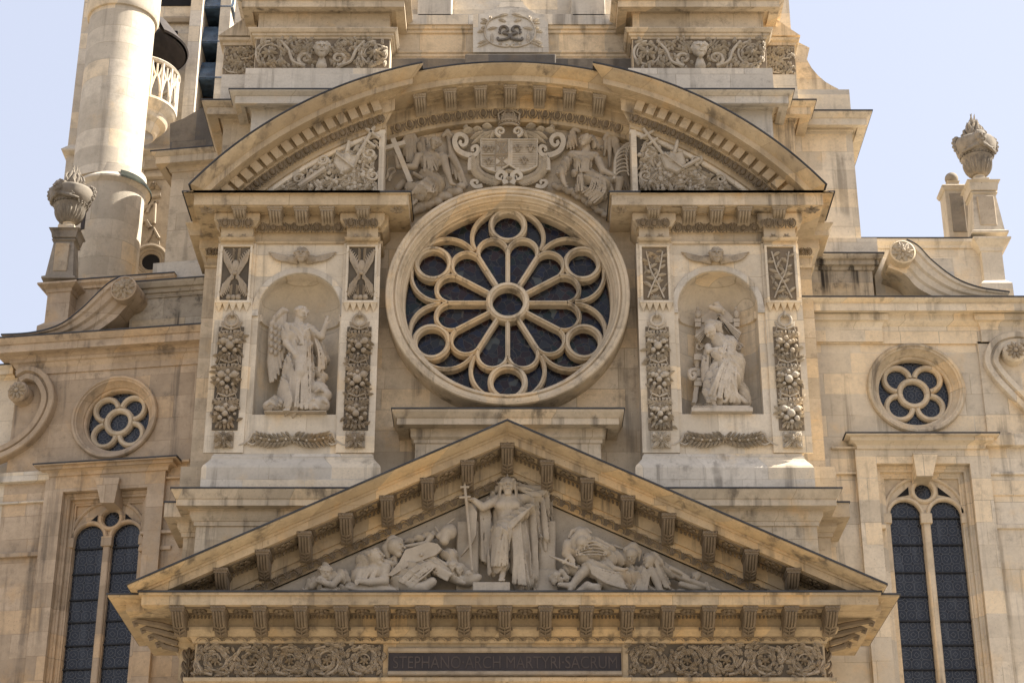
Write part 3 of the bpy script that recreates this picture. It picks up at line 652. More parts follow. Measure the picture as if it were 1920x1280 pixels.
def lancet(fr, lights, spring_py, crown, circ_px, hole, yw, bars, wallmat):
    """twin-light window: lights=((x0,x1),(x0,x1)) at spring_py, hole=(x0,x1,top_py) of the recess, bottom off frame"""
    yt = yw + .28                    # plane of the tracery
    hx0, hx1, hz = fr.X(hole[0], hole[3], yw), fr.X(hole[1], hole[3], yw), fr.Z(hole[2], yw, (hole[0] + hole[1]) / 2)
    zb = fr.Z(1420, yw, hole[0]); zs = fr.Z(spring_py, yt, lights[0][0])
    fx = [(fr.X(a, spring_py, yt), fr.X(b, spring_py, yt)) for a, b in lights]
    cc = fr.P(circ_px[0], circ_px[1], yt); S = fr.X(circ_px[0] + 1, circ_px[1], yt) - cc[0]; cr = circ_px[2] * S
    m = M()
    # jamb mouldings stepping in: nested rectangular frames
    for k, (o_, yy) in enumerate(((0, yw + .06), (.05, yw + .09), (.11, yw + .19), (.15, yw + .22))):
        a, b, t = hx0 + o_, hx1 - o_, hz - o_
        m.box(hx0 - .02, a + .05, yy, yt + .2, zb, t - .0); m.box(b - .05, hx1 + .02, yy, yt + .2, zb, t); m.box(a, b, yy + .001, yt + .2, t - .06, hz + .01)
    o = m.build('lancet_window', wallmat, church, fr)
    # tracery plate
    a0, b1 = fx[0][0], fx[1][1]; xc = (a0 + b1) / 2
    holes = []
    for a, b in fx:
        r = (b - a) / 2; holes.append([(b, zb + .02)] + circ(((a + b) / 2, zs), r, 18, 0, PI, False) + [(a, zb + .02)])
    holes.append(circ(cc, cr, 28))
    RA = (b1 - a0) / 2 + .09
    za = fr.Z(crown, yt, circ_px[0]) - RA; za = min(za, zs + .25)
    t = M(); t.plate([(hx0 + .1, zb), (hx1 - .1, zb), (hx1 - .1, hz), (hx0 + .1, hz)], holes, yt, yt + .16)
    def sec(w, d=.06): return [(-w, yt + .05), (-w, yt - d * .4), (-w * .45, yt - d), (w * .45, yt - d), (w, yt - d * .4), (w, yt + .05)]
    for a, b in fx:
        r = (b - a) / 2 + .035
        t.sweep([((a + b) / 2 + r, zs)] + circ(((a + b) / 2, zs), r, 20, 0, PI, False)[1:-1] + [((a + b) / 2 - r, zs)], sec(.045))
    t.sweep(circ(cc, cr + .055, 32), sec(.05, .07), True)
    t.sweep(circ((xc, zs), max(RA, cc[1] + cr + .13 - zs), 36, 0.0, PI, False), sec(.04, .05))
    # pointed dark triangles between circle and big arch
    mx = (fx[0][1] + fx[1][0]) / 2; mw = (fx[1][0] - fx[0][1]) / 2 + .01
    t.box(mx - mw * .75, mx + mw * .75, yt - .07, yt + .1, zb, zs - .15, .02); t.box(mx - mw - .02, mx + mw + .02, yt - .105, yt + .02, zs - .2, zs + .02, .01)
    for q in (a0 - .07, b1 + .07):
        t.box(q - .05, q + .05, yt - .07, yt + .1, zb, zs - .15, .02); t.box(q - .09, q + .09, yt - .105, yt + .02, zs - .2, zs + .02, .01)
    t.build('tracery', m_mould if fr is F0 else m_left, o, smooth=True, sharp=30)
    for sg in (-1, 1):
        g3 = M(); u0 = cc[0] + sg * (cr + .13); g3.prism([(u0, cc[1] + .10), (u0 + sg * .26, cc[1] - .13), (u0, cc[1] - .08)], yt - .012, yt - .004); g3.build('spandrel_light', m_void, o)
    for (a, b) in fx:
        gg = M(); gg.add([(a - .03, yt + .09, zb), (b + .03, yt + .09, zb), (b + .03, yt + .09, zs + (b - a) / 2 + .03), (a - .03, yt + .09, zs + (b - a) / 2 + .03)], [(0, 1, 2, 3)])
        gg.build('leaded_glass', m_glassl, o)
        for py in bars:
            bb = M(); z = fr.Z(py, yt, (lights[0][0] + lights[1][1]) / 2); bb.box(a - .01, b + .01, yt + .05, yt + .08, z - .015, z + .015); bb.build('saddle_bar', m_iron, o)
    gg = M(); gg.lathe_y(cc, [(cr + .02, yt + .09), (.001, yt + .09)], 24); gg.build('leaded_glass', m_glassl, o)
    return (hx0, hx1, hz)
# ================================================================ right wing
YR = 1.6
GR = (YR, )
cR, RR = quatrefoil(F0, 1718, 727, 92, YR)
zbR = Z(1420, YR); hR = lancet(F0, ((1668, 1727), (1743, 1802)), 966, 905, (1731, 921, 16), (1649, 1826, 872, 960), YR, (969, 1019, 1071, 1116, 1162, 1207, 1253), m_right)
w_ = M(); xa, xb = X(1500, 700, YR), X(2080, 700, YR)
w_.plate([(xa, zbR), (hR[0], zbR), (hR[0], hR[2]), (hR[1], hR[2]), (hR[1], zbR), (xb, zbR), (xb, Z(600, YR)), (xa, Z(600, YR))], [circ(cR, RR * .95, 60)], YR, YR + .3)
w_.build('wing_wall', m_right, church)
WC = [(0, 645), (.05, 644), (.05, 612), (.08, 610), (.18, 600), (.18, 590), (.22, 586), (.24, 585), (.24, 580, .42), (.42, 582), (.42, 567), (.45, 566), (.54, 559), (.54, 557)]
cornice('wing_cornice', F0, 1480, 2080, 560, YR, YR + 1.2, WC, 0, m_right, L=0, R=0)
ban = M(); ban.mould(X(1500, 600, YR), X(1648, 620, YR) , YR - .06, YR + .1, prof(F0, YR - .06, [(0, 641), (.05, 640), (.05, 613), (.1, 603), (.18, 599), (.18, 589), (.2, 588)]), L=0)
ban.build('corner_pier', m_right, church); ban = M(); ban.mould(X(1838, 600, YR) , X(2080, 600, YR), YR - .06, YR + .1, prof(F0, YR - .06, [(0, 641), (.05, 640), (.05, 613), (.1, 603), (.18, 599), (.18, 589), (.2, 588)]))
ban.box(X(1838, 700, YR), X(2080, 700, YR), YR - .05, YR + .1, Z(812, YR), Z(642, YR)); ban.build('corner_pier', m_right, church)
def hood(fr, pl, pr, pyr, yf, top, bl, br, bpy, key, mat, hole):
    """window hood and surround; top=(lead, cyma bottom, bottom) photo rows"""
    o, a, b = cornice('window_hood', fr, pl, pr, pyr, yf - .12, yf + .1, [(0, top[2]), (.04, top[2] - 1), (.06, top[2] - 8), (.12, top[2] - 13), (.2, top[1]), (.2, top[1] - 6), (.3, top[0] + 2), (.3, top[0])], .3, mat)
    m = M(); x0, x1 = fr.X(bl, bpy, yf - .12), fr.X(br, bpy, yf - .12); z1 = fr.Z(top[2], yf - .12, (pl + pr) / 2); z0 = fr.Z(1420, yf, pl)
    m.plate([(x0, z0), (hole[0], z0), (hole[0], hole[2]), (hole[1], hole[2]), (hole[1], z0), (x1, z0), (x1, z1), (x0, z1)], [], yf - .12, yf + .02)
    s = m.build('window_surround', mat, church, fr)
    k = M(); q = lambda px, py: fr.P(px, py, yf - .3)
    pl_ = [q(key[0], key[4]), q(key[1], key[4]), q(key[3], key[5]), q(key[2], key[5])]
    k.prism(pl_, yf - .24, yf + .25); k.build('keystone', mat, church, fr)
hood(F0, 1587, 1874, 815, YR, (812, 824, 842), 1606, 1857, 880, (1713, 1760, 1720, 1750, 846, 890), m_right, hR)
for a, b, pt, pb, p in ((1560, 1612, 836, 840, .1), (1545, 1612, 884, 888, .08), (1852, 2060, 810, 834, .16), (1852, 2060, 884, 889, .06), (1600, 1650, 982, 990, .04), (1828, 2060, 982, 990, .05), (1852, 2060, 925, 928, .03)):
    block('string_course', F0, a, b, 850, YR - p, YR + .1, pt, pb, m_right, b=.01)
def volute(fr, cpx, cpy, yf, mirror, mat, rend, sweep_px):
    """console scroll on the wall: rosette boss, ring and a band running down and outwards"""
    c = fr.P(cpx, cpy, yf); S = fr.X(cpx + 1, cpy, yf) - c[0]
    m = M()
    m.lathe_y(c, [(.24, yf + .02), (.24, yf - .3), (.2, yf - .36), (.12, yf - .37), (.001, yf - .37)], 32)
    pts = [fr.P(px, py, yf) for px, py in sweep_px]
    m.sweep(pts, [(-.17, yf + .05), (-.17, yf - .16), (-.15, yf - .2), (-.04, yf - .2), (-.02, yf - .15), (.0, yf - .15), (.03, yf - .23), (.13, yf - .23), (.15, yf - .2), (.15, yf + .05)])
    o = m.build('console_volute', mat, church, fr, smooth=True, sharp=30)
    r = M()
    for k in range(10):
        a = k * PI / 5; r.leaf(c[0] + .05 * math.cos(a), c[1] + .05 * math.sin(a), yf - .38, a, .16, .05, .05)
    r.ball((c[0], yf - .4, c[1]), .05); r.build('rosette', m_carve, o, smooth=True)
def bez(P, n=24):
    """smooth curve through points (Catmull-Rom)"""
    P = [P[0]] + list(P) + [P[-1]]; out = []
    for i in range(1, len(P) - 2):
        for k in range(n // (len(P) - 3) + 1):
            t = k / (n // (len(P) - 3) + 1)
            out.append(tuple(.5 * (2 * P[i][j] + (P[i + 1][j] - P[i - 1][j]) * t + (2 * P[i - 1][j] - 5 * P[i][j] + 4 * P[i + 1][j] - P[i + 2][j]) * t * t + (3 * P[i][j] - P[i - 1][j] - 3 * P[i + 1][j] + P[i + 2][j]) * t ** 3) for j in range(len(P[0]))))
    out.append(tuple(P[-1])); return out
volute(F0, 1896, 670, YR, 1, m_right, 0, bez([(1936, 668), (1925, 646), (1898, 641), (1868, 652), (1856, 680), (1868, 705), (1895, 735), (1935, 775)], 40))
# attic of the right wing: wall, ramp with rolled end, parapet
cornice('wing_attic', F0, 1500, 1657, 478, YR + .35, YR + 2, [(0, 560), (0, 508), (.04, 506), (.06, 500), (.14, 495), (.14, 488), (.2, 484), (.24, 478), (.24, 475)], .24, m_stain, L=0)
st = M(); st.mould(X(1500, 478, YR), X(1640, 478, YR + .1), YR + .35, YR + .7, prof(F0, YR + .33, [(.05, 504), (.15, 495), (.15, 487), (.21, 484), (.255, 478), (.255, 477)]), L=0)
block('wing_attic', F0, 1640, 1790, 520, YR + .9, YR + 2.4, 484, 562, m_grey)
def ramp(fr, top, bot, roll, yf, dep, mat, dy=0):
    T = [fr.P(px, py, yf) for px, py in bez(top, 40)]; B = [fr.P(px, py, yf) for px, py in bez(bot, 40)]
    n = min(len(T), len(B)); m = M()
    # stepped fascia between upper and lower curve: rows by fraction
    rows = [(0, 0), (0, -.0), (.14, .0), (.2, .05), (.42, .07), (.5, .13), (.72, .15), (.8, .2), (1, .22)]
    L = []
    for i in range(n):
        a, b = T[i], B[i]
        l = [(a[0] + (b[0] - a[0]) * f_, yf + d_, a[1] + (b[1] - a[1]) * f_) for f_, d_ in rows]
        l += [(b[0], yf + dep, b[1]), (a[0], yf + dep, a[1])]
        L.append(l)
    m.loops(L)
    c = fr.P(*roll[:2], yf); R = roll[2] * (fr.X(roll[0] + 1, roll[1], yf) - c[0])
    m.lathe_y(c, [(R, yf + dep), (R, yf - .05), (R * .9, yf - .07), (R * .86, yf - .04), (.001, yf - .04)], 40)
    o = m.build('scroll_buttress', mat, church, fr, smooth=True, sharp=28)
    f = M(); f.loops([[(a[0], yf - .02, a[1] - .005), (a[0], yf - .02, a[1] + .025), (a[0], yf + dep, a[1] + .025), (a[0], yf + dep, a[1] - .005)] for a in T]); f.build('lead_flashing', m_lead, o)
    r = M()
    for k in range(8):
        a = k * PI / 4 + .2; r.leaf(c[0] + .04 * math.cos(a), c[1] + .04 * math.sin(a), yf - .05, a, R * .8, R * .3, .06, lobes=1)
        r.leaf(c[0] + .03 * math.cos(a + .4), c[1] + .03 * math.sin(a + .4), yf - .09, a + .4, R * .48, R * .2, .05, lobes=1)
    r.ball((c[0], yf - .14, c[1]), R * .16); r.build('rosette', m_palec if fr is F0 else m_carve, o, smooth=True)
ramp(F0, [(1700, 450), (1722, 462), (1748, 489), (1790, 521), (1835, 539), (1893, 548)], [(1668, 492), (1700, 506), (1726, 532), (1768, 552), (1812, 561), (1872, 563)], (1692, 474, 24), YR - .15, 1.3, m_right)
cornice('parapet', F0, 1590, 1850, 449, YR + 2.1, YR + 2.6, [(0, 575), (0, 466), (.04, 465), (.05, 460), (.12, 452), (.12, 447)], 0, m_right, L=0, R=0)
def urn_base(fr, yf, low, cap, mat):
    """parapet pedestal (low) and, above it, the tall tapering pedestal (cap)"""
    m = M()
    (l0, l1, lp), prf, pref = low; x0, x1 = mpx(m, fr, l0, l1, lp, yf, yf + 1.0, prf, pref=pref)
    o = m.build('parapet_pedestal', mat, church, fr); return (x0, x1)
lb = urn_base(F0, YR + 1.9, ((1825, 1896, 444), [(.12, 560), (.12, 530), (.02, 526), (0, 525), (0, 472), (.03, 470), (.05, 463), (.2, 446), (.2, 443)], .2), None, m_right)
# ================================================================ left wing (recedes)
YL = .0
quatrefoil(FL, 214, 781, 80, YL); cL = FL.P(214, 781, YL - .05); RL = 80 * (FL.X(215, 781, YL) - FL.X(214, 781, YL))
zbL = FL.Z(1420, YL, 200); hL = lancet(FL, ((140, 195), (210, 264)), 1012, 950, (209, 972, 15), (118, 276, 921, 960), YL, (1025, 1072, 1120, 1162, 1206, 1250), m_left)
w_ = M(); xe = FL.X(34, 700, YL)
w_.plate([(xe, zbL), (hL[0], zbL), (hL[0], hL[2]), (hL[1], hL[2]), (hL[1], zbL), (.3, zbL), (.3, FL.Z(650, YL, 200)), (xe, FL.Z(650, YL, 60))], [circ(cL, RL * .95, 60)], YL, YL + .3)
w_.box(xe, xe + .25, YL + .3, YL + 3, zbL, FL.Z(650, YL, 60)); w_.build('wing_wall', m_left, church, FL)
LC = [(0, 694), (.04, 693), (.04, 682), (.1, 672), (.16, 668), (.16, 660), (.2, 657), (.22, 656), (.22, 648, .42), (.42, 648), (.42, 634), (.45, 633), (.54, 622), (.54, 620)]
mL = M(); zz = [(p[0], FL.Z(p[1], YL - (p[2] if len(p) > 2 else p[0]), 200)) for p in LC]; mL.mould(xe, .4, YL, YL + 2.2, zz, R=0)
oL = mL.build('wing_cornice', m_left, church, FL); f = M(); f.box(xe - .56, .4, YL - .56, YL + 2.2, zz[-1][1], zz[-1][1] + .03); f.build('lead_flashing', m_lead, oL)
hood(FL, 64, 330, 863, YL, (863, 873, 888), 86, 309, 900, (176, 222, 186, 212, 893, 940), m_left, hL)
def lblock(nm, a, b, pyr, p, yb, pt, pb, mat, bb=.01): return block(nm, FL, a, b, pyr, YL - p, YL + yb, pt, pb, mat, b=bb)
for a, b, pt, pb, p in ((300, 352, 860, 866, .12), (300, 350, 892, 896, .08), (270, 330, 993, 999, .1), (270, 330, 1022, 1030, .05), (-120, 92, 887, 905, .14), (-120, 92, 942, 946, .06), (-120, 112, 1037, 1045, .1)):
    lblock('string_course', a, b, 900, p, .1, pt, pb, m_grey if b < 100 else m_left)
# outer wall further left with lower cornice
ol = M(); zo = FL.Z(702, YL + .4, 10); x9 = FL.X(-160, 900, YL + .4); ol.box(x9, xe + .1, YL + .4, YL + 2, zbL, zo)
ol.box(FL.X(-150, 1000, YL), xe + .02, YL + .001, YL + .42, zbL, FL.Z(888, YL, 50)); ol.build('outer_wall', m_right, church, FL)
cornice('outer_cornice', FL, -160, 32, 690, YL + .4, YL + 2, [(0, 716), (.04, 714), (.1, 709), (.1, 706), (.2, 706), (.2, 698), (.28, 691), (.28, 689)], 0, m_right, L=0, R=0)
volute(FL, 44, 744, YL, -1, m_left, 0, bez([(40, 712), (58, 704), (82, 714), (96, 745), (88, 780), (62, 818), (20, 848), (-40, 870)], 40))
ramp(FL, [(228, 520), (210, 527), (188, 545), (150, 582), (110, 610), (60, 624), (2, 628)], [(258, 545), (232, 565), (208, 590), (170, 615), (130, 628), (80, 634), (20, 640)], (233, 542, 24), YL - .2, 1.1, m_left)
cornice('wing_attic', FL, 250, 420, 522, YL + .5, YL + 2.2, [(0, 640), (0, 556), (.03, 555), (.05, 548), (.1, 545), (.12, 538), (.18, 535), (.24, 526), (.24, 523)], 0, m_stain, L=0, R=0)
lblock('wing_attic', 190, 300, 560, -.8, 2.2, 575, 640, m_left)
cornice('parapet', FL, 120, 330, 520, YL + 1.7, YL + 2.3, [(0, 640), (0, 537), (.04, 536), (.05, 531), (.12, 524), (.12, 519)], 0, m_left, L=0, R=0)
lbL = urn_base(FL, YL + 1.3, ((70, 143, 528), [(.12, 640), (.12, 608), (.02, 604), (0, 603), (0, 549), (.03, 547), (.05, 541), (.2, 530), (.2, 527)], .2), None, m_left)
# upper buttress block of the left wing
cornice('flank_cornice', FL, 284, 480, 276, YL + 1.9, YL + 5, [(0, 510), (0, 320), (.04, 318), (.06, 312), (.14, 304), (.14, 300, .32), (.32, 300), (.32, 288), (.42, 278), (.42, 276)], .42, m_wall, R=0)
block('flank_plinth', FL, 286, 440, 510, YL + 1.75, YL + 3.4, 488, 530, m_grey)
sr = M(); q = lambda px, py: FL.P(px, py, YL + 2.4)
sr.prism([q(318, 285), q(319, 232), q(345, 222), q(382, 200), q(420, 196), q(420, 285)], YL + 2.4, YL + 4); sr.build('sooty_shoulder', m_soot, church, FL)
# ================================================================ sculpting toolkit: blended rounded limbs on a grid, meshed by surface nets
class Sculpt:
    def __init__(s, res=.02): s.p = []; s.res = res
    def cap(s, a, b, ra, rb=None, k=.03, fold=None, fy=1.0, sub=False):
        s.p.append(('c', np.array(a, float), np.array(b, float), ra, ra if rb is None else rb, k, fold, fy, sub)); return s
    def chain(s, pts, rs, **k):
        for i in range(len(pts) - 1): s.cap(pts[i], pts[i + 1], rs[i], rs[i + 1], **k)
        return s
    def ell(s, c, r, k=.03, fold=None, sub=False, rot=0.0):
        s.p.append(('e', np.array(c, float), np.array(r, float), rot, None, k, fold, 1.0, sub)); return s
    def box(s, c, h, k=.01, rot=0.0, rd=.01, sub=False):
        s.p.append(('b', np.array(c, float), np.array(h, float), rot, rd, k, None, 1.0, sub)); return s
    def field(s):
        lo = []; hi = []
        for p in s.p:
            if p[-1]: continue
            m = max(p[3], p[4]) + .04 if p[0] == 'c' else None
            if p[0] == 'c': lo.append(np.minimum(p[1], p[2]) - m); hi.append(np.maximum(p[1], p[2]) + m)
            else: q = np.full(3, np.linalg.norm(p[2]) if p[3] else 0) if p[3] else p[2]; lo.append(p[1] - q - .05); hi.append(p[1] + q + .05)
        lo = np.min(lo, 0) - 2 * s.res; hi = np.max(hi, 0) + 2 * s.res
        n = np.ceil((hi - lo) / s.res).astype(int) + 1
        ax = [lo[i] + s.res * np.arange(n[i]) for i in range(3)]
        Fd = np.full(n, .3, np.float32)
        for ty, A, B, c, d, k, fold, fy, sub in s.p:
            mg = k * 1.5 + 3 * s.res + (fold[0] * 1.5 if fold else 0)
            if ty == 'c': e = max(c, d); l = np.minimum(A, B) - e / min(fy, 1) - mg; h = np.maximum(A, B) + e / min(fy, 1) + mg
            else: q = np.full(3, np.linalg.norm(B)) if c else B; l = A - q - mg; h = A + q + mg
            i0 = np.maximum(((l - lo) / s.res).astype(int), 0); i1 = np.minimum(((h - lo) / s.res).astype(int) + 2, n)
            if np.any(i1 <= i0): continue
            xx, yy, zz = np.meshgrid(*[ax[i][i0[i]:i1[i]] for i in range(3)], indexing='ij')
            if ty == 'c':
                ba = B - A; L2 = max(ba @ ba, 1e-9)
                px, py, pz = xx - A[0], yy - A[1], zz - A[2]
                t = np.clip((px * ba[0] + py * ba[1] + pz * ba[2]) / L2, 0, 1)
                D_ = np.sqrt((px - t * ba[0]) ** 2 + ((py - t * ba[1]) * fy) ** 2 + (pz - t * ba[2]) ** 2) - (c + (d - c) * t)
            else:
                px, py, pz = xx - A[0], yy - A[1], zz - A[2]
                if c: cs, sn = math.cos(c), math.sin(c); px, pz = px * cs + pz * sn, -px * sn + pz * cs
                if ty == 'e':
                    q = np.sqrt((px / B[0]) ** 2 + (py / B[1]) ** 2 + (pz / B[2]) ** 2); D_ = (q - 1) * min(B)
                    q2 = np.sqrt((px / B[0] ** 2) ** 2 + (py / B[1] ** 2) ** 2 + (pz / B[2] ** 2) ** 2) + 1e-6; D_ = q * (q - 1) / q2
                else:
                    qx, qy, qz = np.abs(px) - B[0] + d, np.abs(py) - B[1] + d, np.abs(pz) - B[2] + d
                    D_ = np.sqrt(np.maximum(qx, 0) ** 2 + np.maximum(qy, 0) ** 2 + np.maximum(qz, 0) ** 2) + np.minimum(np.maximum(qx, np.maximum(qy, qz)), 0) - d
            if fold:
                am, fq, an = fold[0], fold[1], fold[2]; ph = fold[3] if len(fold) > 3 else 0
                wv = (xx * math.cos(an) + zz * math.sin(an)) * fq + .8 * yy * fq + 1.3 * np.sin(2.1 * (xx * -math.sin(an) + zz * math.cos(an)) + ph) + ph
                D_ = D_ - am * (1 - 2 * np.abs(np.sin(wv * .5)) ** .7)
            sl_ = Fd[i0[0]:i1[0], i0[1]:i1[1], i0[2]:i1[2]]
            if sub: hh = np.maximum(k - np.abs(sl_ + D_), 0) / k; sl_[...] = np.maximum(sl_, -D_) + hh * hh * k * .25
            else: hh = np.maximum(k - np.abs(sl_ - D_), 0) / k; sl_[...] = np.minimum(sl_, D_) - hh * hh * k * .25
        return Fd, lo
    def mesh(s, flat_y=None):
        Fd, lo = s.field(); ins = Fd < 0
        n = np.array(Fd.shape) - 1
        cnt = np.zeros(n, np.int16)
        for a in (0, 1):
            for b in (0, 1):
                for c in (0, 1): cnt += ins[a:n[0] + a, b:n[1] + b, c:n[2] + c]
        act = (cnt > 0) & (cnt < 8); idx = -np.ones(n, np.int64); I = np.argwhere(act); idx[act] = np.arange(len(I))
        acc = np.zeros((len(I), 3)); w = np.zeros(len(I))
        cs = [(a, b, c) for a in (0, 1) for b in (0, 1) for c in (0, 1)]
        val = {c: Fd[I[:, 0] + c[0], I[:, 1] + c[1], I[:, 2] + c[2]] for c in cs}
        for a in cs:
            for ax in range(3):
                if a[ax]: continue
                b = list(a); b[ax] = 1; b = tuple(b); va, vb = val[a], val[b]; m = (va < 0) != (vb < 0)
                t = np.where(m, va / np.where(m, va - vb, 1), 0); pt = np.tile(np.array(a, float), (len(I), 1)); pt[:, ax] = t
                acc[m] += pt[m]; w[m] += 1
        V = lo + s.res * (I + acc / np.maximum(w, 1)[:, None]); Fs = []
        for ax in range(3):
            o1, o2 = [(1, 2), (2, 0), (0, 1)][ax]
            sa = [slice(0, d) for d in Fd.shape]; sb = [slice(0, d) for d in Fd.shape]; sa[ax] = slice(0, -1); sb[ax] = slice(1, None)
            A_, B_ = ins[tuple(sa)], ins[tuple(sb)]; E = np.argwhere(A_ != B_); E = E[(E[:, o1] > 0) & (E[:, o2] > 0) & (E[:, o1] < n[o1]) & (E[:, o2] < n[o2])]
            fl = A_[E[:, 0], E[:, 1], E[:, 2]]; q = []
            for d1, d2 in ((0, 0), (1, 0), (1, 1), (0, 1)):
                e = E.copy(); e[:, o1] -= d1; e[:, o2] -= d2; q.append(idx[e[:, 0], e[:, 1], e[:, 2]])
            q = np.stack(q, 1); q[~fl] = q[~fl][:, ::-1]; Fs.append(q[(q >= 0).all(1)])
        return V, np.concatenate(Fs)
    def build(s, name, mat, parent=None, smooth=True):
        V, Q = s.mesh(); me = bpy.data.meshes.new(name); me.from_pydata(V.tolist(), [], Q[:, ::-1].tolist()); me.update()
        me.materials.append(mat); me.shade_smooth()
        o = bpy.data.objects.new(name, me); C.objects.link(o)
        if parent:
            o.parent = parent
            if parent.type == 'EMPTY': o.location = -parent.location
        return o
def face(S, c, R, turn=0.0, nod=0.0, tilt=0.0, hair=None, beard=False, curls=7, eyes=True, seed=1):
    """a head of half-height R: turn>0 looks to +x, nod>0 looks down, tilt rolls"""
    c = np.array(c, float); rn = random.Random(seed)
    ct, st_ = math.cos(turn), math.sin(turn); cn, sn = math.cos(nod), math.sin(nod); cl, sl2 = math.cos(tilt), math.sin(tilt)
    def L(x, y, z):   # local: x right, y out of the face, z up
        y2, z2 = y * cn - z * -sn * -1, z * cn - y * sn
        y2 = y * cn + z * sn; z2 = z * cn - y * sn
        x3, y3 = x * ct + y2 * st_, y2 * ct - x * st_
        x4, z4 = x3 * cl - z2 * sl2, z2 * cl + x3 * sl2
        return c + R * np.array([x4, -y3, z4])
    S.ell(L(0, -.12, .2), (R * .74, R * .82, R * .8), k=R * .2); S.cap(L(0, .05, .0), L(0, .2, -.68), R * .6, R * .34, k=R * .25)
    if eyes:
        for sg in (-1, 1):
            S.ell(L(sg * .29, .70, .06), (R * .22, R * .24, R * .17), k=R * .1, sub=True)
            S.ell(L(sg * .29, .56, .04), (R * .12, R * .11, R * .09), k=R * .03)
            S.cap(L(sg * .1, .70, .22), L(sg * .48, .56, .24), R * .07, k=R * .06)
            S.ell(L(sg * .33, .44, -.28), (R * .2, R * .16, R * .2), k=R * .12)
        S.cap(L(0, .70, .12), L(0, .90, -.2), R * .07, R * .12, k=R * .07)
        S.cap(L(-.16, .66, -.48), L(.16, .66, -.48), R * .06, k=R * .03); S.cap(L(-.2, .72, -.42), L(.2, .72, -.42), R * .03, k=R * .02, sub=True)
        S.cap(L(-.12, .66, -.57), L(.12, .66, -.57), R * .06, k=R * .03)
    if hair:
        for i in range(curls * 4):
            a = rn.uniform(0, 2 * PI); u = rn.uniform(-.15, 1)
            x, z = math.cos(a) * .78, .25 + .75 * abs(math.sin(a)) * .9
            yy = rn.uniform(-.8, .5) * (1 if hair != 'long' else .8); f_ = math.sqrt(max(.1, 1 - yy * yy))
            S.ell(L(x * f_, yy - .1, (z - .2) * f_ + .2), (R * .17, R * .17, R * .17), k=R * .05)
        if hair == 'long':
            for sg in (-1, 1):
                for k_ in range(3): S.cap(L(sg * (.68 + .1 * k_), .1 - .3 * k_, .4), L(sg * (.85 + .05 * k_), .0 - .2 * k_, -1.1), R * .14, R * .12, k=R * .05)
    if beard:
        for i in range(9): S.ell(L((i % 3 - 1) * .22, .42, -.62 - .14 * (i // 3)), (R * .16, R * .14, R * .18), k=R * .06)
    return L
def hand(S, w, d, ln=.17, up=(0, -1, 0), curl=.5, side=1, spread=.35, point=False):
    """palm at wrist w pointing along d, four unequal fingers and a thumb leaving the side of the palm"""
    w = np.array(w, float); d = np.array(d, float); d /= np.linalg.norm(d); n_ = np.array(up, float); n_ -= d * (n_ @ d); n_ /= np.linalg.norm(n_); sd = np.cross(d, n_) * side
    S.cap(w, w + d * ln * .42, ln * .17, ln * .2, k=.02, fy=1.1)
    for i, (f_, l_) in enumerate(((-.75, .42), (-.25, .52), (.25, .56), (.75, .48))):
        b = w + d * ln * .48 + sd * ln * .2 * f_; cu = curl if not (point and i >= 2) else .05
        d1 = d + sd * spread * f_ * .4 + n_ * cu * .6; d1 /= np.linalg.norm(d1); d2 = d + n_ * cu * 2.0; d2 /= np.linalg.norm(d2)
        m_ = b + d1 * ln * l_ * .5; S.cap(b, m_, ln * .075, ln * .068, k=.006); S.cap(m_, m_ + d2 * ln * l_ * .45, ln * .066, ln * .052, k=.006)
    b = w + d * ln * .12 + sd * ln * .2; t = d * .6 + sd * .8 + n_ * .35; t /= np.linalg.norm(t)
    S.cap(b, b + t * ln * .26, ln * .085, ln * .08, k=.012); S.cap(b + t * ln * .26, b + t * ln * .26 + (t * .4 + d * .7 + n_ * .4) * ln * .22, ln * .075, ln * .058, k=.006)
# ================================================================ carved ornament
def spiral(m, cx, cz, y, r0, r1, a0, turns, w, n=36, h=1.0):
    pts = []; rs = []
    for i in range(n + 1):
        t = i / n; a = a0 + turns * 2 * PI * t; r = r0 + (r1 - r0) * t ** .8
        pts.append((cx + r * math.cos(a), y - w * .3, cz + r * math.sin(a))); rs.append(w * (1 - .55 * t))
    m.tube(pts, rs, 6, h); return pts
def flower(m, cx, cz, y, R, n=8, h=.05, a0=0.0):
    for k in range(n):
        a = a0 + 2 * PI * k / n; m.leaf(cx + R * .15 * math.cos(a), cz + R * .15 * math.sin(a), y, a, R * .85, R * 1.6 / n, h, lobes=1, n=4)
    for k in range(n):
        a = a0 + 2 * PI * (k + .5) / n; m.leaf(cx, cz, y - h * .5, a, R * .5, R * 1.2 / n, h * .8, lobes=1, n=3)
    m.ball((cx, y - h * .8, cz), R * .17, 8, 5)
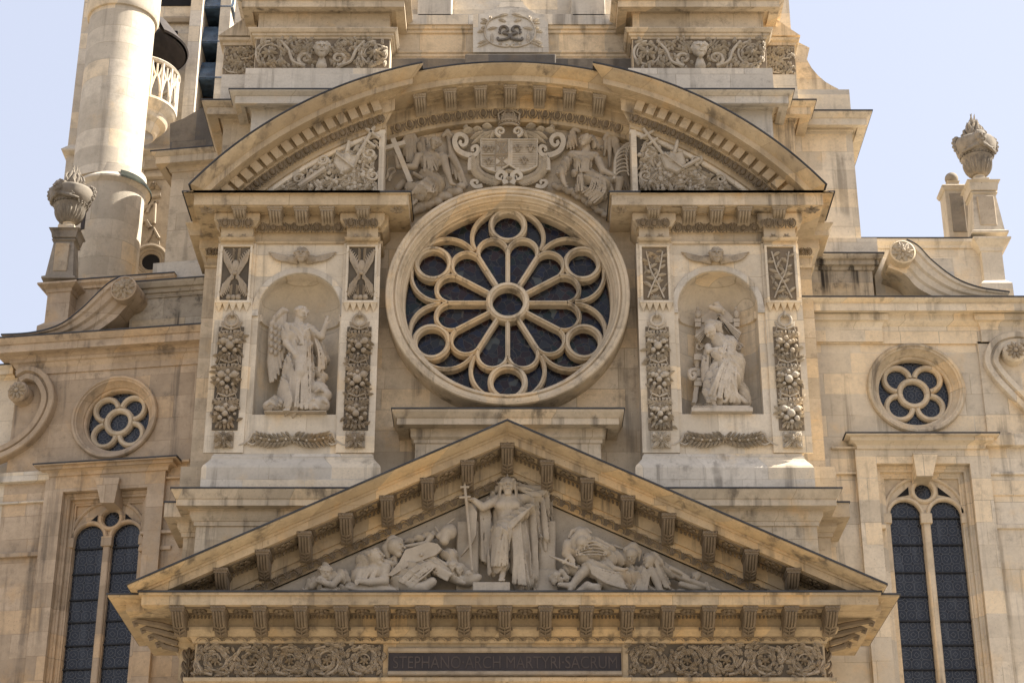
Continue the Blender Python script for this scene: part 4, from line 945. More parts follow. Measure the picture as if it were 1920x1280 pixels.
def rinceau(m, x0, x1, z0, z1, y, n, flip=False, dense=1.0, rn=None, h=.06):
    """running acanthus scroll with n spirals"""
    rn = rn or random.Random(3); H = z1 - z0; W = (x1 - x0) / n; zc = (z0 + z1) / 2
    for k in range(n):
        kk = n - 1 - k if flip else k; cx = x0 + W * (kk + .5); up = 1 if k % 2 == 0 else -1; R = min(W, H) * .44; mir = -1 if flip else 1
        a0 = PI if mir > 0 else 0
        pts = spiral(m, cx, zc, y, R, R * .34, a0 - up * mir * .9, -up * mir * 1.35, H * .055, h=1.3)
        flower(m, cx, zc, y - .01, R * .36, 6, h * .9, rn.random())
        # stem to the neighbour
        m.tube([(cx - mir * W * .5, y - .01, zc), (cx - mir * W * .35, y - .02, zc - up * H * .33), (cx - mir * W * .05, y - .02, zc - up * H * .42)], [H * .05, H * .06, H * .045], 6)
        # acanthus leaves springing off the spiral, outwards and inwards
        for i in range(2, len(pts) - 10, 3):
            p, q_ = pts[i], pts[i + 1]; a = math.atan2(q_[2] - p[2], q_[0] - p[0]); rr = 1 - i / len(pts)
            s_ = 1 if up * mir > 0 else -1
            m.leaf(p[0], p[2], y, a + s_ * (.75 + .3 * rn.random()), H * .21 * (.6 + .5 * rr), H * .065, h, curl=-s_ * 1.1, lobes=3, n=6)
            if i % 2 == 0: m.leaf(p[0], p[2], y, a - s_ * .8, H * .13 * (.6 + .5 * rr), H * .045, h * .8, curl=s_ * .9, lobes=2, n=5)
        # dense swirling foliage filling the field round each spiral
        for i in range(95):
            lx, lz = cx + rn.uniform(-.5, .5) * W, zc + rn.uniform(-.47, .47) * H; al = math.atan2(lz - zc, lx - cx); rr = math.hypot(lx - cx, lz - zc)
            if rr < R * .42: continue
            s_ = 1 if up * mir > 0 else -1; Ln = H * rn.uniform(.16, .27)
            m.leaf(lx, lz, y + .004, al - s_ * PI / 2 + rn.uniform(-.7, .5) * s_, Ln, Ln * .3, h * rn.uniform(.5, 1.1), curl=s_ * rn.uniform(-1.3, .4), lobes=3, n=6)
            if i % 9 == 0: m.ball((lx, y - h * .5, lz), H * .028, 5, 4)
        for cxs, czs in ((-.47, .42), (.47, .42), (-.47, -.42), (.47, -.42)):
            bx_, bz_ = cx + cxs * W, zc + czs * H
            a = math.atan2(-czs, -cxs) + PI + rn.uniform(-.5, .5)
            m.leaf(bx_ - .1 * W * math.cos(a), bz_ - .1 * H * math.sin(a), y, a + PI, H * .2, H * .07, h, curl=rn.uniform(-1, 1), n=5)
def eggdart(m, O, ux, uz, out, n, wd, ht, big=True):
    """n egg-and-dart cells; O(i)-> (origin, right, up) handled by caller through m.tf"""
    c = wd; r = ht * .48
    m.ball((0, -r * .25, 0), (r * .62, r * .7, r * .72), 8, 6)
    th = ht * .075
    for sg in (-1, 1):
        m.tube([(sg * r * .98 * math.sin(t), -r * .28, r * 1.02 * math.cos(t) - r * .02) for t in np.linspace(.15, PI - .15, 8)], th, 5)
    for x in (-c / 2 + .0,):
        m.box(x - th * .8, x + th * .8, -r * .45, .01, -ht * .46, ht * .4); m.tube([(x - th * 3, -r * .2, ht * .4), (x, -r * .35, -ht * .2), (x + th * 3, -r * .2, ht * .4)], th * .7, 4)
    for a in (0, PI / 2): m.tube([(-r * .3 * math.cos(a), -r * .93, -r * .3 * math.sin(a)), (r * .3 * math.cos(a), -r * .93, r * .3 * math.sin(a))], th * .5, 4)
def along(m, fn, n, p0, p1, ycam, slope_up=0.0, **k):
    """repeat fn(m) in n cells from p0=(x,z) to p1=(x,z) on plane y, leaning by slope_up"""
    for i in range(n):
        t = (i + .5) / n; ox, oz = p0[0] + (p1[0] - p0[0]) * t, p0[1] + (p1[1] - p0[1]) * t; a = math.atan2(p1[1] - p0[1], p1[0] - p0[0]); ca, sa = math.cos(a), math.sin(a)
        m.tf = lambda v, ox=ox, oz=oz, ca=ca, sa=sa: (ox + v[0] * ca - v[2] * sa, ycam + v[1] - slope_up * v[2], oz + v[0] * sa + v[2] * ca)
        fn(m)
    m.tf = None
def palm_cell(m, w, h):
    """small arched palmette cell"""
    th = h * .07
    m.tube([(w * .5 * math.cos(t), -.02, -h * .45 + h * .85 * math.sin(t)) for t in np.linspace(0, PI, 9)], th, 4)
    m.tube([(w * .27 * math.cos(t), -.02, -h * .45 + h * .5 * math.sin(t)) for t in np.linspace(0, PI, 7)], th, 4)
    for a in (-.75, -.25, .25, .75): m.tube([(w * .5, -.01, -h * .45), (w * .5 + w * .32 * math.sin(a), -.03, -h * .4 + h * .75 * math.cos(a))], th * .9, 4)
def modillion(w=.24, dp=.62, ht=.34, leafy=True):
    """scroll bracket hanging under a soffit: origin at soffit level against the wall, projecting to -y"""
    m = M()
    m.box(-w * .62, w * .62, -dp - .03, .02, -.055, -.002); m.box(-w * .56, w * .56, -dp, .02, -.09, -.055)
    prf = []
    for i in range(15):
        t = i / 14; y = -dp * (1 - t) ** .9; z = -.09 - (ht - .09) * (math.sin(t * PI / 2) ** 1.5) - .05 * math.sin(t * 2 * PI) * .6
        prf.append((y * .96, z))
    hw = w * .5
    poly = prf + [(0.02, prf[-1][1]), (.02, -.08), (prf[0][0], -.08)]
    n_ = len(poly); vs = [(-hw, y, z) for y, z in poly] + [(hw, y, z) for y, z in poly]
    m.add(vs, [tuple(range(n_)), tuple(range(2 * n_ - 1, n_ - 1, -1))] + [(i, i + n_, (i + 1) % n_ + n_, (i + 1) % n_) for i in range(n_)])
    k_ = 9 if leafy else 13
    for x in (-.36, -.12, .12, .36): m.tube([(x * w, y - .012, z - .012) for y, z in prf[:k_]], w * .085, 5)
    if leafy:
        for sg in (-1, 1):
            for j, i in enumerate((9, 11, 13)):
                y, z = prf[i]; m.tube([(0, y - .015, z - .01), (sg * w * .25, prf[i - 1][0] - .02, prf[i - 1][1] - .02), (sg * w * .46, prf[i - 2][0] - .01, prf[i - 2][1] - .012)], [w * .05, w * .08, w * .03], 5)
        m.tube([(0, y - .02, z - .015) for y, z in prf[8:]], w * .06, 5)
    for i in range(5): m.ball((-w * .5 + i * w * .25, -dp - .03, -.03), (w * .09, .02, .022), 6, 4)
    return m
def copies(src, parent, mats):
    """first placement moves src itself, the rest are copies with shared mesh"""
    out = []
    for i, mt in enumerate(mats):
        o = src if i == 0 else src.copy()
        if i: C.objects.link(o)
        o.parent = parent; o.matrix_basis = mt; out.append(o)
    return out
# ================================================================ ornament of the portal and triangular gable
zs0 = pz[15][1] if False else Z(1133, YP - .9)
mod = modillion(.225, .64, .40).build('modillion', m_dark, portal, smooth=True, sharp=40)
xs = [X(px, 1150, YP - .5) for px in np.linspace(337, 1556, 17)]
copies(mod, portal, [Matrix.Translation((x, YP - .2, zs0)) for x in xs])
# coffer rosettes between the brackets, tooth mouldings
for a, b in zip(xs[:-1], xs[1:]):
    cof = M()
    c = (a + b) / 2
    cof.box(c - .26, c + .26, YP - .78, YP - .72, zs0 - .03, zs0 + .01); cof.box(c - .26, c + .26, YP - .40, YP - .34, zs0 - .03, zs0 + .01)
    for s_ in (-1, 1): cof.box(c + s_ * .26 - .03, c + s_ * .26 + .03, YP - .78, YP - .34, zs0 - .03, zs0 + .01)
    for k in range(8):
        al = k * PI / 4; cof.ball((c + .1 * math.cos(al), YP - .56 + .1 * math.sin(al), zs0 - .03), (.045, .045, .03), 6, 4)
    cof.ball((c, YP - .56, zs0 - .05), .05, 6, 4)
    for k in range(7): cof.ball((c - .21 + .07 * k, YP - .30, zs0 - .05), (.022, .03, .045), 6, 4)
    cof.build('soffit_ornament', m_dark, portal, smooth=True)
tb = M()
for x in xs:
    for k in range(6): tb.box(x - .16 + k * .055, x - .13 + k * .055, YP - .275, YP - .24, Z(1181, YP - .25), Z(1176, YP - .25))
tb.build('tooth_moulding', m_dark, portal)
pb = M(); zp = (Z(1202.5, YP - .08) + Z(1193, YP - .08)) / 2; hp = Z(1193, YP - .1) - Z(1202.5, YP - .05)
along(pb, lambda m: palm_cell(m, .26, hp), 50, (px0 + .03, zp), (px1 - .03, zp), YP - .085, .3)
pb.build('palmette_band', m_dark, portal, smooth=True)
# frieze scrolls either side of the inscription
zf0, zf1 = Z(1269, YP - .16) + .03, Z(1206, YP) - .01
INS = (X(720, 1240, YP), X(1176, 1240, YP))
for i, (a, b, n_) in enumerate(((px0 + .04, INS[0] - .02, 5), (INS[1] + .02, px1 - .04, 5))):
    gd_ = M(); gd_.box(a, b, YP - .012, YP + .02, zf0, zf1); gd_.build('frieze_ground', m_soot_shade, portal)  # dark slab: soot plus painted recess shade behind the scrolls
    fz = M(); rinceau(fz, a, b, zf0, zf1, YP - .015, n_, flip=i == 1, rn=random.Random(5 + i), h=.085)
    fz.build('acanthus_frieze', m_carve, portal, smooth=True, sharp=50)
for sg, xx in ((-1, bx0), (1, bx1)):
    fz = M(); x_a, x_b = sorted((xx, (px0 if sg < 0 else px1)))
    for k in range(3):
        zc_ = zf0 + (k + .5) * (zf1 - zf0) / 3
        for t in (-1, 1): fz.leaf((x_a + x_b) / 2, zc_ - .1, -.91, PI / 2 + t * .9, .25, .07, .07, curl=-t * .8)
        fz.leaf((x_a + x_b) / 2, zc_ - .08, -.93, PI / 2, .26, .06, .08)
    fz.build('acanthus_frieze', m_dark, portal, smooth=True)
# corner scroll brackets under the set-back eaves
for sg in (-1, 1):
    cb = M(); xb_ = bx0 if sg < 0 else bx1
    for j in range(4):
        y_ = -.75 - .0 * j + .12 * j - .6; z_ = zs0 - .09 - .10 * j; x1_ = xb_ + sg * (.80 - .13 * j)
        pts = [(xb_ + sg * .02, y_, z_ - .12), (xb_ + sg * .3, y_ - .02, z_ - .05), (x1_ - sg * .05, y_ - .02, z_ + .03), (x1_ + sg * .03, y_ - .02, z_ - .0), (x1_, y_ - .02, z_ - .06), (x1_ - sg * .06, y_ - .02, z_ - .03)]
        cb.tube(pts, [.05, .06, .05, .04, .035, .03], 6)
    cb.build('corner_bracket', m_dark, portal, smooth=True)
# raking brackets and palmettes
zsR = rpts[8][1]; tz = Z(828, YP - .86)
rm = []
nR = 9
for k in range(-nR, nR + 1):
    x = k * X(952 + 74.5, 900, YP - .5) - k * X(952, 900, YP - .5); z = tz - SL * abs(x)
    if z < zct + .25: continue
    rm.append(Matrix.Translation((x, YP - .25, z - .01)))
mod2 = modillion(.225, .58, .42).build('modillion', m_dark, pedi, smooth=True, sharp=40)
copies(mod2, pedi, rm)
rb = M()
step = X(952 + 74.5, 900, YP - .5) - X(952, 900, YP - .5)
for sg in (-1, 1):
    for k in range(nR):
        x = (k + .5) * step; z = tz - SL * x
        if z < zct + .3: continue
        def tf(v, x=x, z=z, sg=sg): return (sg * (x + v[0]), YP + v[1], z + v[2] - SL * v[0])
        cf = M(); cf.tf = tf
        for s_ in (-1, 1): cf.box(s_ * .22 - .025, s_ * .22 + .025, -.74, -.38, -.03, .0)
        cf.box(-.24, .24, -.76, -.71, -.03, .0); cf.box(-.24, .24, -.41, -.37, -.03, .0)
        for j in range(6): cf.ball((.1 * math.cos(j), -.56 + .1 * math.sin(j), -.03), (.045, .05, .03), 6, 4)
        for j in range(6): cf.ball((-.2 + .08 * j, -.33, -.07), (.025, .03, .05), 6, 4)
        cf.build('soffit_ornament', m_dark, pedi, smooth=True)
    zq = (Z(891, YP - .2) + Z(905, YP - .05)) / 2; xq = (zq - zct) / SL - .2
    along(rb, lambda m: palm_cell(m, .26, .16), 25, (-xq if sg < 0 else 0, zct + .09 if sg < 0 else zq), (0 if sg < 0 else xq, zq if sg < 0 else zct + .09), YP - .16, .3)
rb.build('palmette_band', m_dark, pedi, smooth=True)
# ================================================================ inscription
ins = empty('inscription_panel', 'dark marble tablet in the frieze engraved STEPHANO ARCH MARTYRI SACRUM', 'inscription', ((INS[0] + INS[1]) / 2, YP, Z(1266, YP)))
sm_ = M(); zi0, zi1 = Z(1259, YP - .02), Z(1221, YP - .02); xi0, xi1 = X(728, 1240, YP - .02), X(1165, 1240, YP - .02)
sm_.box(xi0, xi1, YP - .02, YP + .02, zi0, zi1); sm_.build('slab', m_plaque, ins)
fr_ = M(); s4 = [(-.075, YP + .01), (-.075, YP - .06), (-.05, YP - .08), (.0, YP - .07), (.02, YP - .04), (.02, YP + .01)]
fr_.sweep([(xi0, zi0), (xi1, zi0), (xi1, zi1), (xi0, zi1)], s4, True)
fr_.build('frame', m_carve, ins)
def text(name, body, mat, parent, x0, x1, zmid, y, h, depth=.006, ratio=None):
    cu = bpy.data.curves.new(name, 'FONT'); cu.body = body; cu.extrude = depth; cu.size = 1
    o = bpy.data.objects.new(name, cu); C.objects.link(o); bpy.context.view_layer.update()
    me = bpy.data.meshes.new_from_object(o); bpy.data.objects.remove(o)
    vs = np.array([v.co[:] for v in me.vertices]); mn, mx = vs.min(0), vs.max(0)
    for v in me.vertices:
        u = (v.co.x - mn[0]) / (mx[0] - mn[0]); t = (v.co.y - mn[1]) / (mx[1] - mn[1])
        v.co = (x0 + (x1 - x0) * u, y - v.co.z, zmid - h / 2 + h * t)
    me.materials.clear(); me.materials.append(mat); o = bpy.data.objects.new(name, me); C.objects.link(o); o.parent = parent
    if parent.type == 'EMPTY': o.location = -parent.location
    return o
text('lettering', 'STEPHANO\u00b7ARCH MARTYRI\u00b7SACRUM', m_letter, ins, xi0 + .09, xi1 - .08, (zi0 + zi1) / 2 - .01, YP - .026, .235)
# ================================================================ bay entablatures: brackets, rosettes, egg bands
def egg_straight(x0, x1, z, y, ht, par, mat, cell=.24):
    m = M(); n = max(2, int(round((x1 - x0) / cell))); along(m, lambda q: eggdart(q, None, 0, 0, 0, 0, (x1 - x0) / n, ht), n, (x0, z), (x1, z), y, .45); return m.build('egg_moulding', mat, par, smooth=True)
zso = Z(384, -.62)
for side, (e, x0, x1), pl, ms, rs in ((-1, entL, bayL[1], (450, 517, 566, 614, 681), (388, 744)), (1, entR, bayR[1], (1225, 1292, 1343, 1395, 1460), (1163, 1523))):
    mo = modillion(.26, .38, .26, False).build('modillion', m_carve, e, smooth=True, sharp=40)
    copies(mo, e, [Matrix.Translation((X(px, 395, -.4), -.17 if i in (1, 2, 3) else -.13 - .14, zso)) @ (Matrix.Identity(4) if i in (1, 2, 3) else Matrix.Diagonal((1, .75, .75, 1))) for i, px in enumerate(ms)])
    for px in rs:
        r_ = M(); xr = X(px, 392, -.45)
        r_.tf = lambda v: (v[0], -.42 + v[2], zso + v[1]); flower(r_, xr, 0, 0, .17, 7, .05); r_.build('soffit_rosette', m_carve, e, smooth=True)
    zc = zso
    for i in range(4):
        cfr = M()
        a, b = X(ms[i], 395, -.4) + .17, X(ms[i + 1], 395, -.4) - .17
        for y_ in (-.55, -.22): cfr.box(a, b, y_ - .02, y_ + .02, zc - .02, zc + .01)
        for xx in (a, b): cfr.box(xx - .02, xx + .02, -.55, -.22, zc - .02, zc + .01)
        cfr.build('coffer', m_gold, e)
    zeg = (Z(434, -.06) + Z(422, -.15)) / 2
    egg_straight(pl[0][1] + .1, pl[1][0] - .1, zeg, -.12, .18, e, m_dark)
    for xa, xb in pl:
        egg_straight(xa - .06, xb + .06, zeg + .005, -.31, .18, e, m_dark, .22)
        for t in (.27, .73):
            fl_ = M(); flower(fl_, xa + (xb - xa) * t, Z(444, -.2), -.2, .085, 6, .03); fl_.build('rosette', m_carve, e, smooth=True)
    # egg course on the set-back return
    q = X(350, 419, .7) + .44 if side < 0 else X(1560, 419, .7) - .44
    a, b = (q, q + .42) if side < 0 else (q - .42, q); egg_straight(a, b, zeg - .0, 1.1 - .12, .15, e, m_dark, .14)
# ================================================================ curved gable: dentils, egg bands, brackets
GR0 = RG
def arc_tf(r, a, y, lean=0.0):
    s_, c_ = math.sin(a), math.cos(a)
    return lambda v: (r * s_ + v[0] * c_ + v[2] * s_, y + v[1] - lean * v[2], ZC + r * c_ - v[0] * s_ + v[2] * c_)
rD = RG - .45; aA = math.asin((XB + .05) / rD); aB = math.acos((ZG + .05 - ZC) / rD)
for sg in (-1, 1):
    nd = 15
    for k in range(nd):
        a = sg * (aA + (aB - aA) * (k + .5) / nd); de = M(); de.tf = arc_tf(rD, a, YS)
        de.box(-.09, .09, -.36, -.2, -.125, .135); de.build('dentil', m_gold, gable)
    rE = RG - .665; eg = M(); aA2 = math.asin((XB + .0) / rE); aB2 = math.acos((ZG + .02 - ZC) / rE); n_ = 17
    for k in range(n_):
        eg.tf = arc_tf(rE, sg * (aA2 + (aB2 - aA2) * (k + .5) / n_), YS - .13, .45); eggdart(eg, None, 0, 0, 0, 0, (aB2 - aA2) * rE / n_, .19)
    eg.build('egg_moulding', m_dark, gable, smooth=True)
rE = RG - .665; eg = M(); aM = math.asin((XB - .12) / rE); n_ = 19
for k in range(n_):
    eg.tf = arc_tf(rE, -aM + 2 * aM * (k + .5) / n_, YS + .18 + .26, .45); eggdart(eg, None, 0, 0, 0, 0, 2 * aM * rE / n_, .21)
eg.build('egg_moulding', m_dark, gable, smooth=True)
mo = modillion(.24, .5, .26, False).build('modillion', m_carve, gable, smooth=True, sharp=40); ml = []
rM = RG - .335
for px, py in ((787, 195), (844, 187), (901, 182), (957, 180), (1012, 182), (1068, 187), (1124, 196)):
    x = X(px, py, YS + .05); a = math.asin(x / rM)
    ml.append(Matrix.Translation((x, YS + .31, ZC + rM * math.cos(a))) @ Matrix.Rotation(a * .5, 4, 'Y'))
copies(mo, gable, ml)
for i in range(len(ml) - 1):
    cfm = M()
    xa, xb = ml[i].translation.x + .17, ml[i + 1].translation.x - .17
    a = math.asin((xa + xb) / 2 / rM); hw = (xb - xa) / 2; cfm.tf = arc_tf(rM, a, YS + .2)
    for y_ in (-.42, -.08): cfm.box(-hw, hw, y_ - .02, y_ + .02, -.025, .01)
    for xx in (-hw, hw): cfm.box(xx - .02, xx + .02, -.42, -.08, -.025, .01)
    cfm.build('coffer', m_gold, gable)
# trophies of leaves, shields and crosses in the corner panels
def trophy(sg):
    m = M(); rn = random.Random(11 + sg); y = YS + .06
    P_ = lambda px, py: F0.P(px, py, YS)
    mp = (lambda px, py: P_(px, py)) if sg < 0 else (lambda px, py: P_(1911 - px, py))
    rI = RG - .99
    def inside(x, z): return math.hypot(x, z - ZC) < rI and ZG + .02 < z and abs(x) > XB + .14
    n_ = 0
    while n_ < 420:
        px, py = rn.uniform(490, 712), rn.uniform(240, 358); x, z = mp(px, py)
        if not inside(x, z): continue
        n_ += 1; a = rn.uniform(0, 2 * PI); Ln = rn.uniform(.16, .3)
        if not inside(x + Ln * math.cos(a), z + Ln * math.sin(a)): continue
        m.leaf(x, z, y - rn.uniform(0, .05), a, Ln, Ln * rn.uniform(.17, .28), rn.uniform(.05, .09), curl=rn.uniform(-1, 1), lobes=rn.choice((1, 3)), n=5)
        if n_ % 6 == 0: m.ball((x, y - .07, z), rn.uniform(.035, .06), 8, 5)
    # shield
    sx, sz = mp(648, 305); k = 1 if sg < 0 else -1
    sh_ = [(-.26, .22), (-.1, .17), (0, .26), (.12, .18), (.26, .2), (.24, -.12), (.0, -.34), (-.24, -.12)]
    ca, sa = math.cos(-.25 * k), math.sin(-.25 * k)
    m.loops([[(sx + (u * ca - v * sa) * q, yy, sz + (u * sa + v * ca) * q) for u, v in sh_] for q, yy in ((1, y - .02), (1.0, y - .14), (.9, y - .17), (.85, y - .15))])
    m.tube([(sx - .2, y - .19, sz + .16), (sx + .2, y - .19, sz - .2)], .025, 5); m.ball((sx + .04 * k, y - .15, sz + .06), (.1, .05, .12), 8, 6)
    # cross and staves
    def bar(a, b, w=.045):
        (x1_, z1_), (x2_, z2_) = mp(*a), mp(*b); m.tube([(x1_, y - .12, z1_), (x2_, y - .12, z2_)], w, 6)
    if sg < 0: bar((702, 240), (668, 300)); bar((686, 243), (712, 262)); bar((682, 262), (704, 278), .035); bar((655, 268), (640, 330)); bar((610, 318), (560, 352), .06)
    else: bar((705, 244), (662, 300), .04); bar((711, 262), (682, 246), .035); bar((698, 275), (678, 262), .035); bar((640, 265), (655, 320)); bar((600, 300), (645, 325), .05)
    for c_, r_ in (((693, 288), .17), ((606, 300), .13), ((700, 330), .15), ((560, 336), .12)):
        x, z = mp(*c_); spiral(m, x, z, y - .06, r_, .03, rn.uniform(0, 6), 1.5 * k, .04)
    m.build('trophy_relief', m_palec, gable, smooth=True, sharp=50)
trophy(-1); trophy(1)
# ================================================================ pilaster ornament of the niche bays
TX = {(-1, 0): 'lyre', (-1, 1): 'lyre', (1, 0): 'branch', (1, 1): 'branch'}
def fruit_drop(m, x, z0, z1, y, w, rn):
    """hanging bundle of fruit and leaves in three tiers"""
    H = z1 - z0; n_ = 3
    for k in range(80):
        a = rn.uniform(0, 2 * PI); m.leaf(x + rn.uniform(-.5, .5) * w, z0 + H * rn.uniform(.03, .97), y + .003, a, w * rn.uniform(.25, .4), w * .08, .07, curl=rn.uniform(-1, 1), lobes=1, n=4)
    for k in range(n_):
        zt = z1 - H * k / n_; hh = H / n_
        for s_ in (-1, 1):
            m.leaf(x, zt - hh * .04, y, PI / 2 + s_ * 1.2, w * .6, w * .16, .06, curl=-s_ * .6, n=4)       # bow
            m.tube([(x, y - .05, zt - hh * .05), (x + s_ * w * .35, y - .08, zt + hh * .02), (x + s_ * w * .42, y - .05, zt - hh * .1), (x + s_ * w * .1, y - .05, zt - hh * .1)], .02, 5)
        for j in range(9):
            a = -PI / 2 + (j - 4) * .36; m.leaf(x, zt - hh * .2, y - .03, a, hh * .36, w * .11, .07, lobes=1, n=4)
        for j in range(7):
            m.leaf(x + (j - 3) * w * .12, zt - hh * .22, y - .05, PI / 2 + (3 - j) * .3, hh * .15, w * .09, .06, lobes=1, n=3)
        fr = [(-.26, .42, .2), (.26, .42, .2), (0, .56, .23), (-.2, .68, .15), (.22, .7, .15), (0, .33, .14), (-.36, .58, .12), (.37, .57, .12), (-.12, .44, .15), (.14, .45, .14), (0, .8, .13), (-.38, .4, .1), (.38, .4, .1)]
        for fx_, fz_, r_ in fr:
            r = r_ * w * rn.uniform(.5, .85); m.ball((x + fx_ * w * 1.05, y - .06 - r * .4, zt - hh * fz_), (r, r * .9, r), 10, 7)
        for j in range(22):
            a = rn.uniform(0, 2 * PI); rr = rn.uniform(.3, .62) * w; m.leaf(x + rr * .6 * math.cos(a), zt - hh * .58 + rr * .8 * math.sin(a), y - .02, a, w * .26, w * .08, .11, lobes=1, n=4)
        for j in range(5): m.leaf(x + (j - 2) * w * .1, zt - hh * .8, y - .03, -PI / 2 + (j - 2) * .35, hh * .2, w * .1, .06, lobes=1, n=4)
for side, (bay, pl, nich, ext, cm) in ((-1, bayL), (1, bayR)):
    for i, (xa, xb) in enumerate(pl):
        rn = random.Random(20 + i + side); w = xb - xa; x = (xa + xb) / 2; y = -.06
        zt, zbm = Z(463, y), Z(566, y)
        # raised frame
        fr_ = M(); s5 = [(-.03, y + .02), (-.03, y - .06), (.02, y - .06), (.03, y - .03), (.03, y + .02)]
        fr_.sweep([(xa, zbm), (xb, zbm), (xb, zt), (xa, zt)], s5, True)
        tz1 = Z(567, y - .1)
        for k in range(5):
            u = xa - .05 + (w + .1) * (k + .5) / 5; hw = (w + .1) / 10
            fr_.loops([[(u - hw, y, tz1), (u + hw, y, tz1), (u + hw, y - .1, tz1), (u - hw, y - .1, tz1)], [(u - .005, y, tz1 - .16), (u + .005, y, tz1 - .16), (u + .005, y - .01, tz1 - .16), (u - .005, y - .01, tz1 - .16)]])
        fr_.box(xa - .06, xb + .06, y - .11, y + .01, tz1, tz1 + .05)
        fr_.build('panel_frame', m_face, bay)
        pg = M(); pg.box(xa + .02, xb - .02, y - .012, y + .01, zbm, zt); pg.build('panel_ground', m_soot_shade if side < 0 else m_dark, bay)  # dark backing paints the recess shade behind the panel carving
        pn = M()
        if side < 0:
            zc = (zt + zbm) / 2; H = zt - zbm
            for s_ in (-1, 1):
                for j in range(6):
                    pn.tube([(x + s_ * w * .04, y - .03, zc - .02 * j), (x + s_ * w * (.12 + .05 * j), y - .05, zc + H * (.08 + .03 * j)), (x + s_ * w * (.18 + .05 * j), y - .05, zc + H * (.2 + .045 * j)), (x + s_ * w * (.08 + .06 * j), y - .03, zc + H * (.3 + .028 * j))], [.018, .03, .028, .012], 5)
                    pn.tube([(x + s_ * w * .04, y - .03, zc - .02 * j), (x + s_ * w * (.12 + .05 * j), y - .05, zc - H * (.06 + .03 * j)), (x + s_ * w * (.2 + .045 * j), y - .05, zc - H * (.2 + .04 * j)), (x + s_ * w * (.12 + .05 * j), y - .03, zc - H * (.3 + .025 * j))], [.018, .03, .028, .012], 5)
                pn.leaf(x, zbm + .05, y - .02, PI / 2 + s_ * .9, .2, .06, .06)
                for j in range(7):
                    t = j / 7; pn.leaf(x + s_ * w * (.12 + .26 * t), zc + H * (.06 + .36 * t), y - .02, PI / 2 - s_ * (.5 + .5 * t), .13, .03, .06, curl=s_ * -.6, lobes=1, n=4); pn.leaf(x + s_ * w * (.14 + .26 * t), zc - H * (.06 + .3 * t), y - .02, -PI / 2 + s_ * (.5 + .5 * t), .13, .03, .06, curl=s_ * .6, lobes=1, n=4)
                    pn.leaf(x + s_ * w * .04, zc + H * (.2 + .035 * j), y - .02, PI / 2 - s_ * .7, .1, .025, .05, lobes=1, n=4); pn.leaf(x + s_ * w * .06, zc - H * (.2 + .03 * j), y - .02, -PI / 2 + s_ * .7, .1, .025, .05, lobes=1, n=4)
            pn.ball((x, y - .04, zc + H * .14), (.085, .05, .14), 10, 7); pn.ball((x, y - .06, zc), (.05, .05, .05), 8, 6)
            for j in range(3): pn.ball((x - .1 + .1 * j, y - .05, zbm + .08), (.06, .06, .06), 8, 6)
        else:
            H = zt - zbm
            for s_ in (-1, 1):
                st_ = [(x - s_ * w * .3, y - .03, zbm + .08), (x - s_ * w * .05, y - .05, zbm + H * .35), (x + s_ * w * .15, y - .05, zbm + H * .55), (x + s_ * w * .3, y - .04, zbm + H * .9)]
                pn.tube(bez(st_, 18), .017, 6)
                for j in range(9):
                    t = .12 + .1 * j; p = st_[min(2, int(t * 3))]; q_ = st_[min(3, int(t * 3) + 1)]; f_ = t * 3 - int(t * 3)
                    cx_, cz_ = p[0] + (q_[0] - p[0]) * f_, p[2] + (q_[2] - p[2]) * f_
                    pn.leaf(cx_, cz_, y - .02, PI / 2 - s_ * .3 + (1 if j % 2 else -1) * 1.0, rn.uniform(.14, .22), .045, .06, curl=rn.uniform(-.6, .6), lobes=1, n=5)
            for j in range(26): pn.leaf(x + rn.uniform(-.42, .42) * w, zbm + H * rn.uniform(.15, .93), y + .002, rn.uniform(0, 6.28), rn.uniform(.1, .17), .035, .06, curl=rn.uniform(-1, 1), lobes=1, n=5)
            for j in range(9): pn.leaf(x, zbm + .02, y - .02, PI * (j + .5) / 9, .16, .028, .05, lobes=1, n=3)
        pn.build('panel_relief', m_carve if side < 0 else m_palec, bay, smooth=True)
        # ring, fruit garland, square rosette
        gx = x + (-.02 if x < 0 else .02) * 0
        rg_ = M(); zr = Z(602, y); rg_.lathe_z((0, 0), [(0.0001, 0), (0.0001, 0)], 3) if False else None
        rg_.tube([(gx + .13 * math.cos(t), y - .05, zr + .13 * math.sin(t)) for t in np.linspace(0, 2 * PI, 25)], .032, 7)
        rg_.tube([(gx, y - .02, zr + .2), (gx, y - .1, zr + .16), (gx, y - .1, zr + .1), (gx, y - .02, zr + .08)], .03, 6); rg_.tube([(gx, y - .03, zr - .1), (gx, y - .05, zr - .22)], .03, 6)
        rg_.build('ring', m_palec if side > 0 else m_carve, bay, smooth=True)
        gd = M(); fruit_drop(gd, gx, Z(806, y), Z(616, y), y, w * .80, rn); gd.build('fruit_garland', m_carve if side < 0 else m_palec, bay, smooth=True)
        bk_ = M(); bk_.box(gx - w * .42, gx + w * .42, y - .012, y + .01, Z(806, y), Z(613, y)); bk_.build('garland_ground', m_soot_shade if side < 0 else m_dark, bay)  # dark backing: painted shade behind the fruit and leaves
        sq = M(); zq = Z(825, y); sq.box(gx - .2, gx + .2, y - .02, y + .01, zq - .16, zq + .16)
        for k in range(4): flower(sq, gx + .0, zq, y - .03 - .02 * (k % 2), .2, 8, .07, k * .2) if k < 2 else sq.ball((gx + (.14 if k == 2 else -.14), y - .05, zq + .11), .05, 6, 4)
        for a in range(4): sq.leaf(gx, zq, y - .04, PI / 4 + a * PI / 2, .26, .07, .07)
        sq.build('square_rosette', m_carve if side < 0 else m_palec, bay, smooth=True)
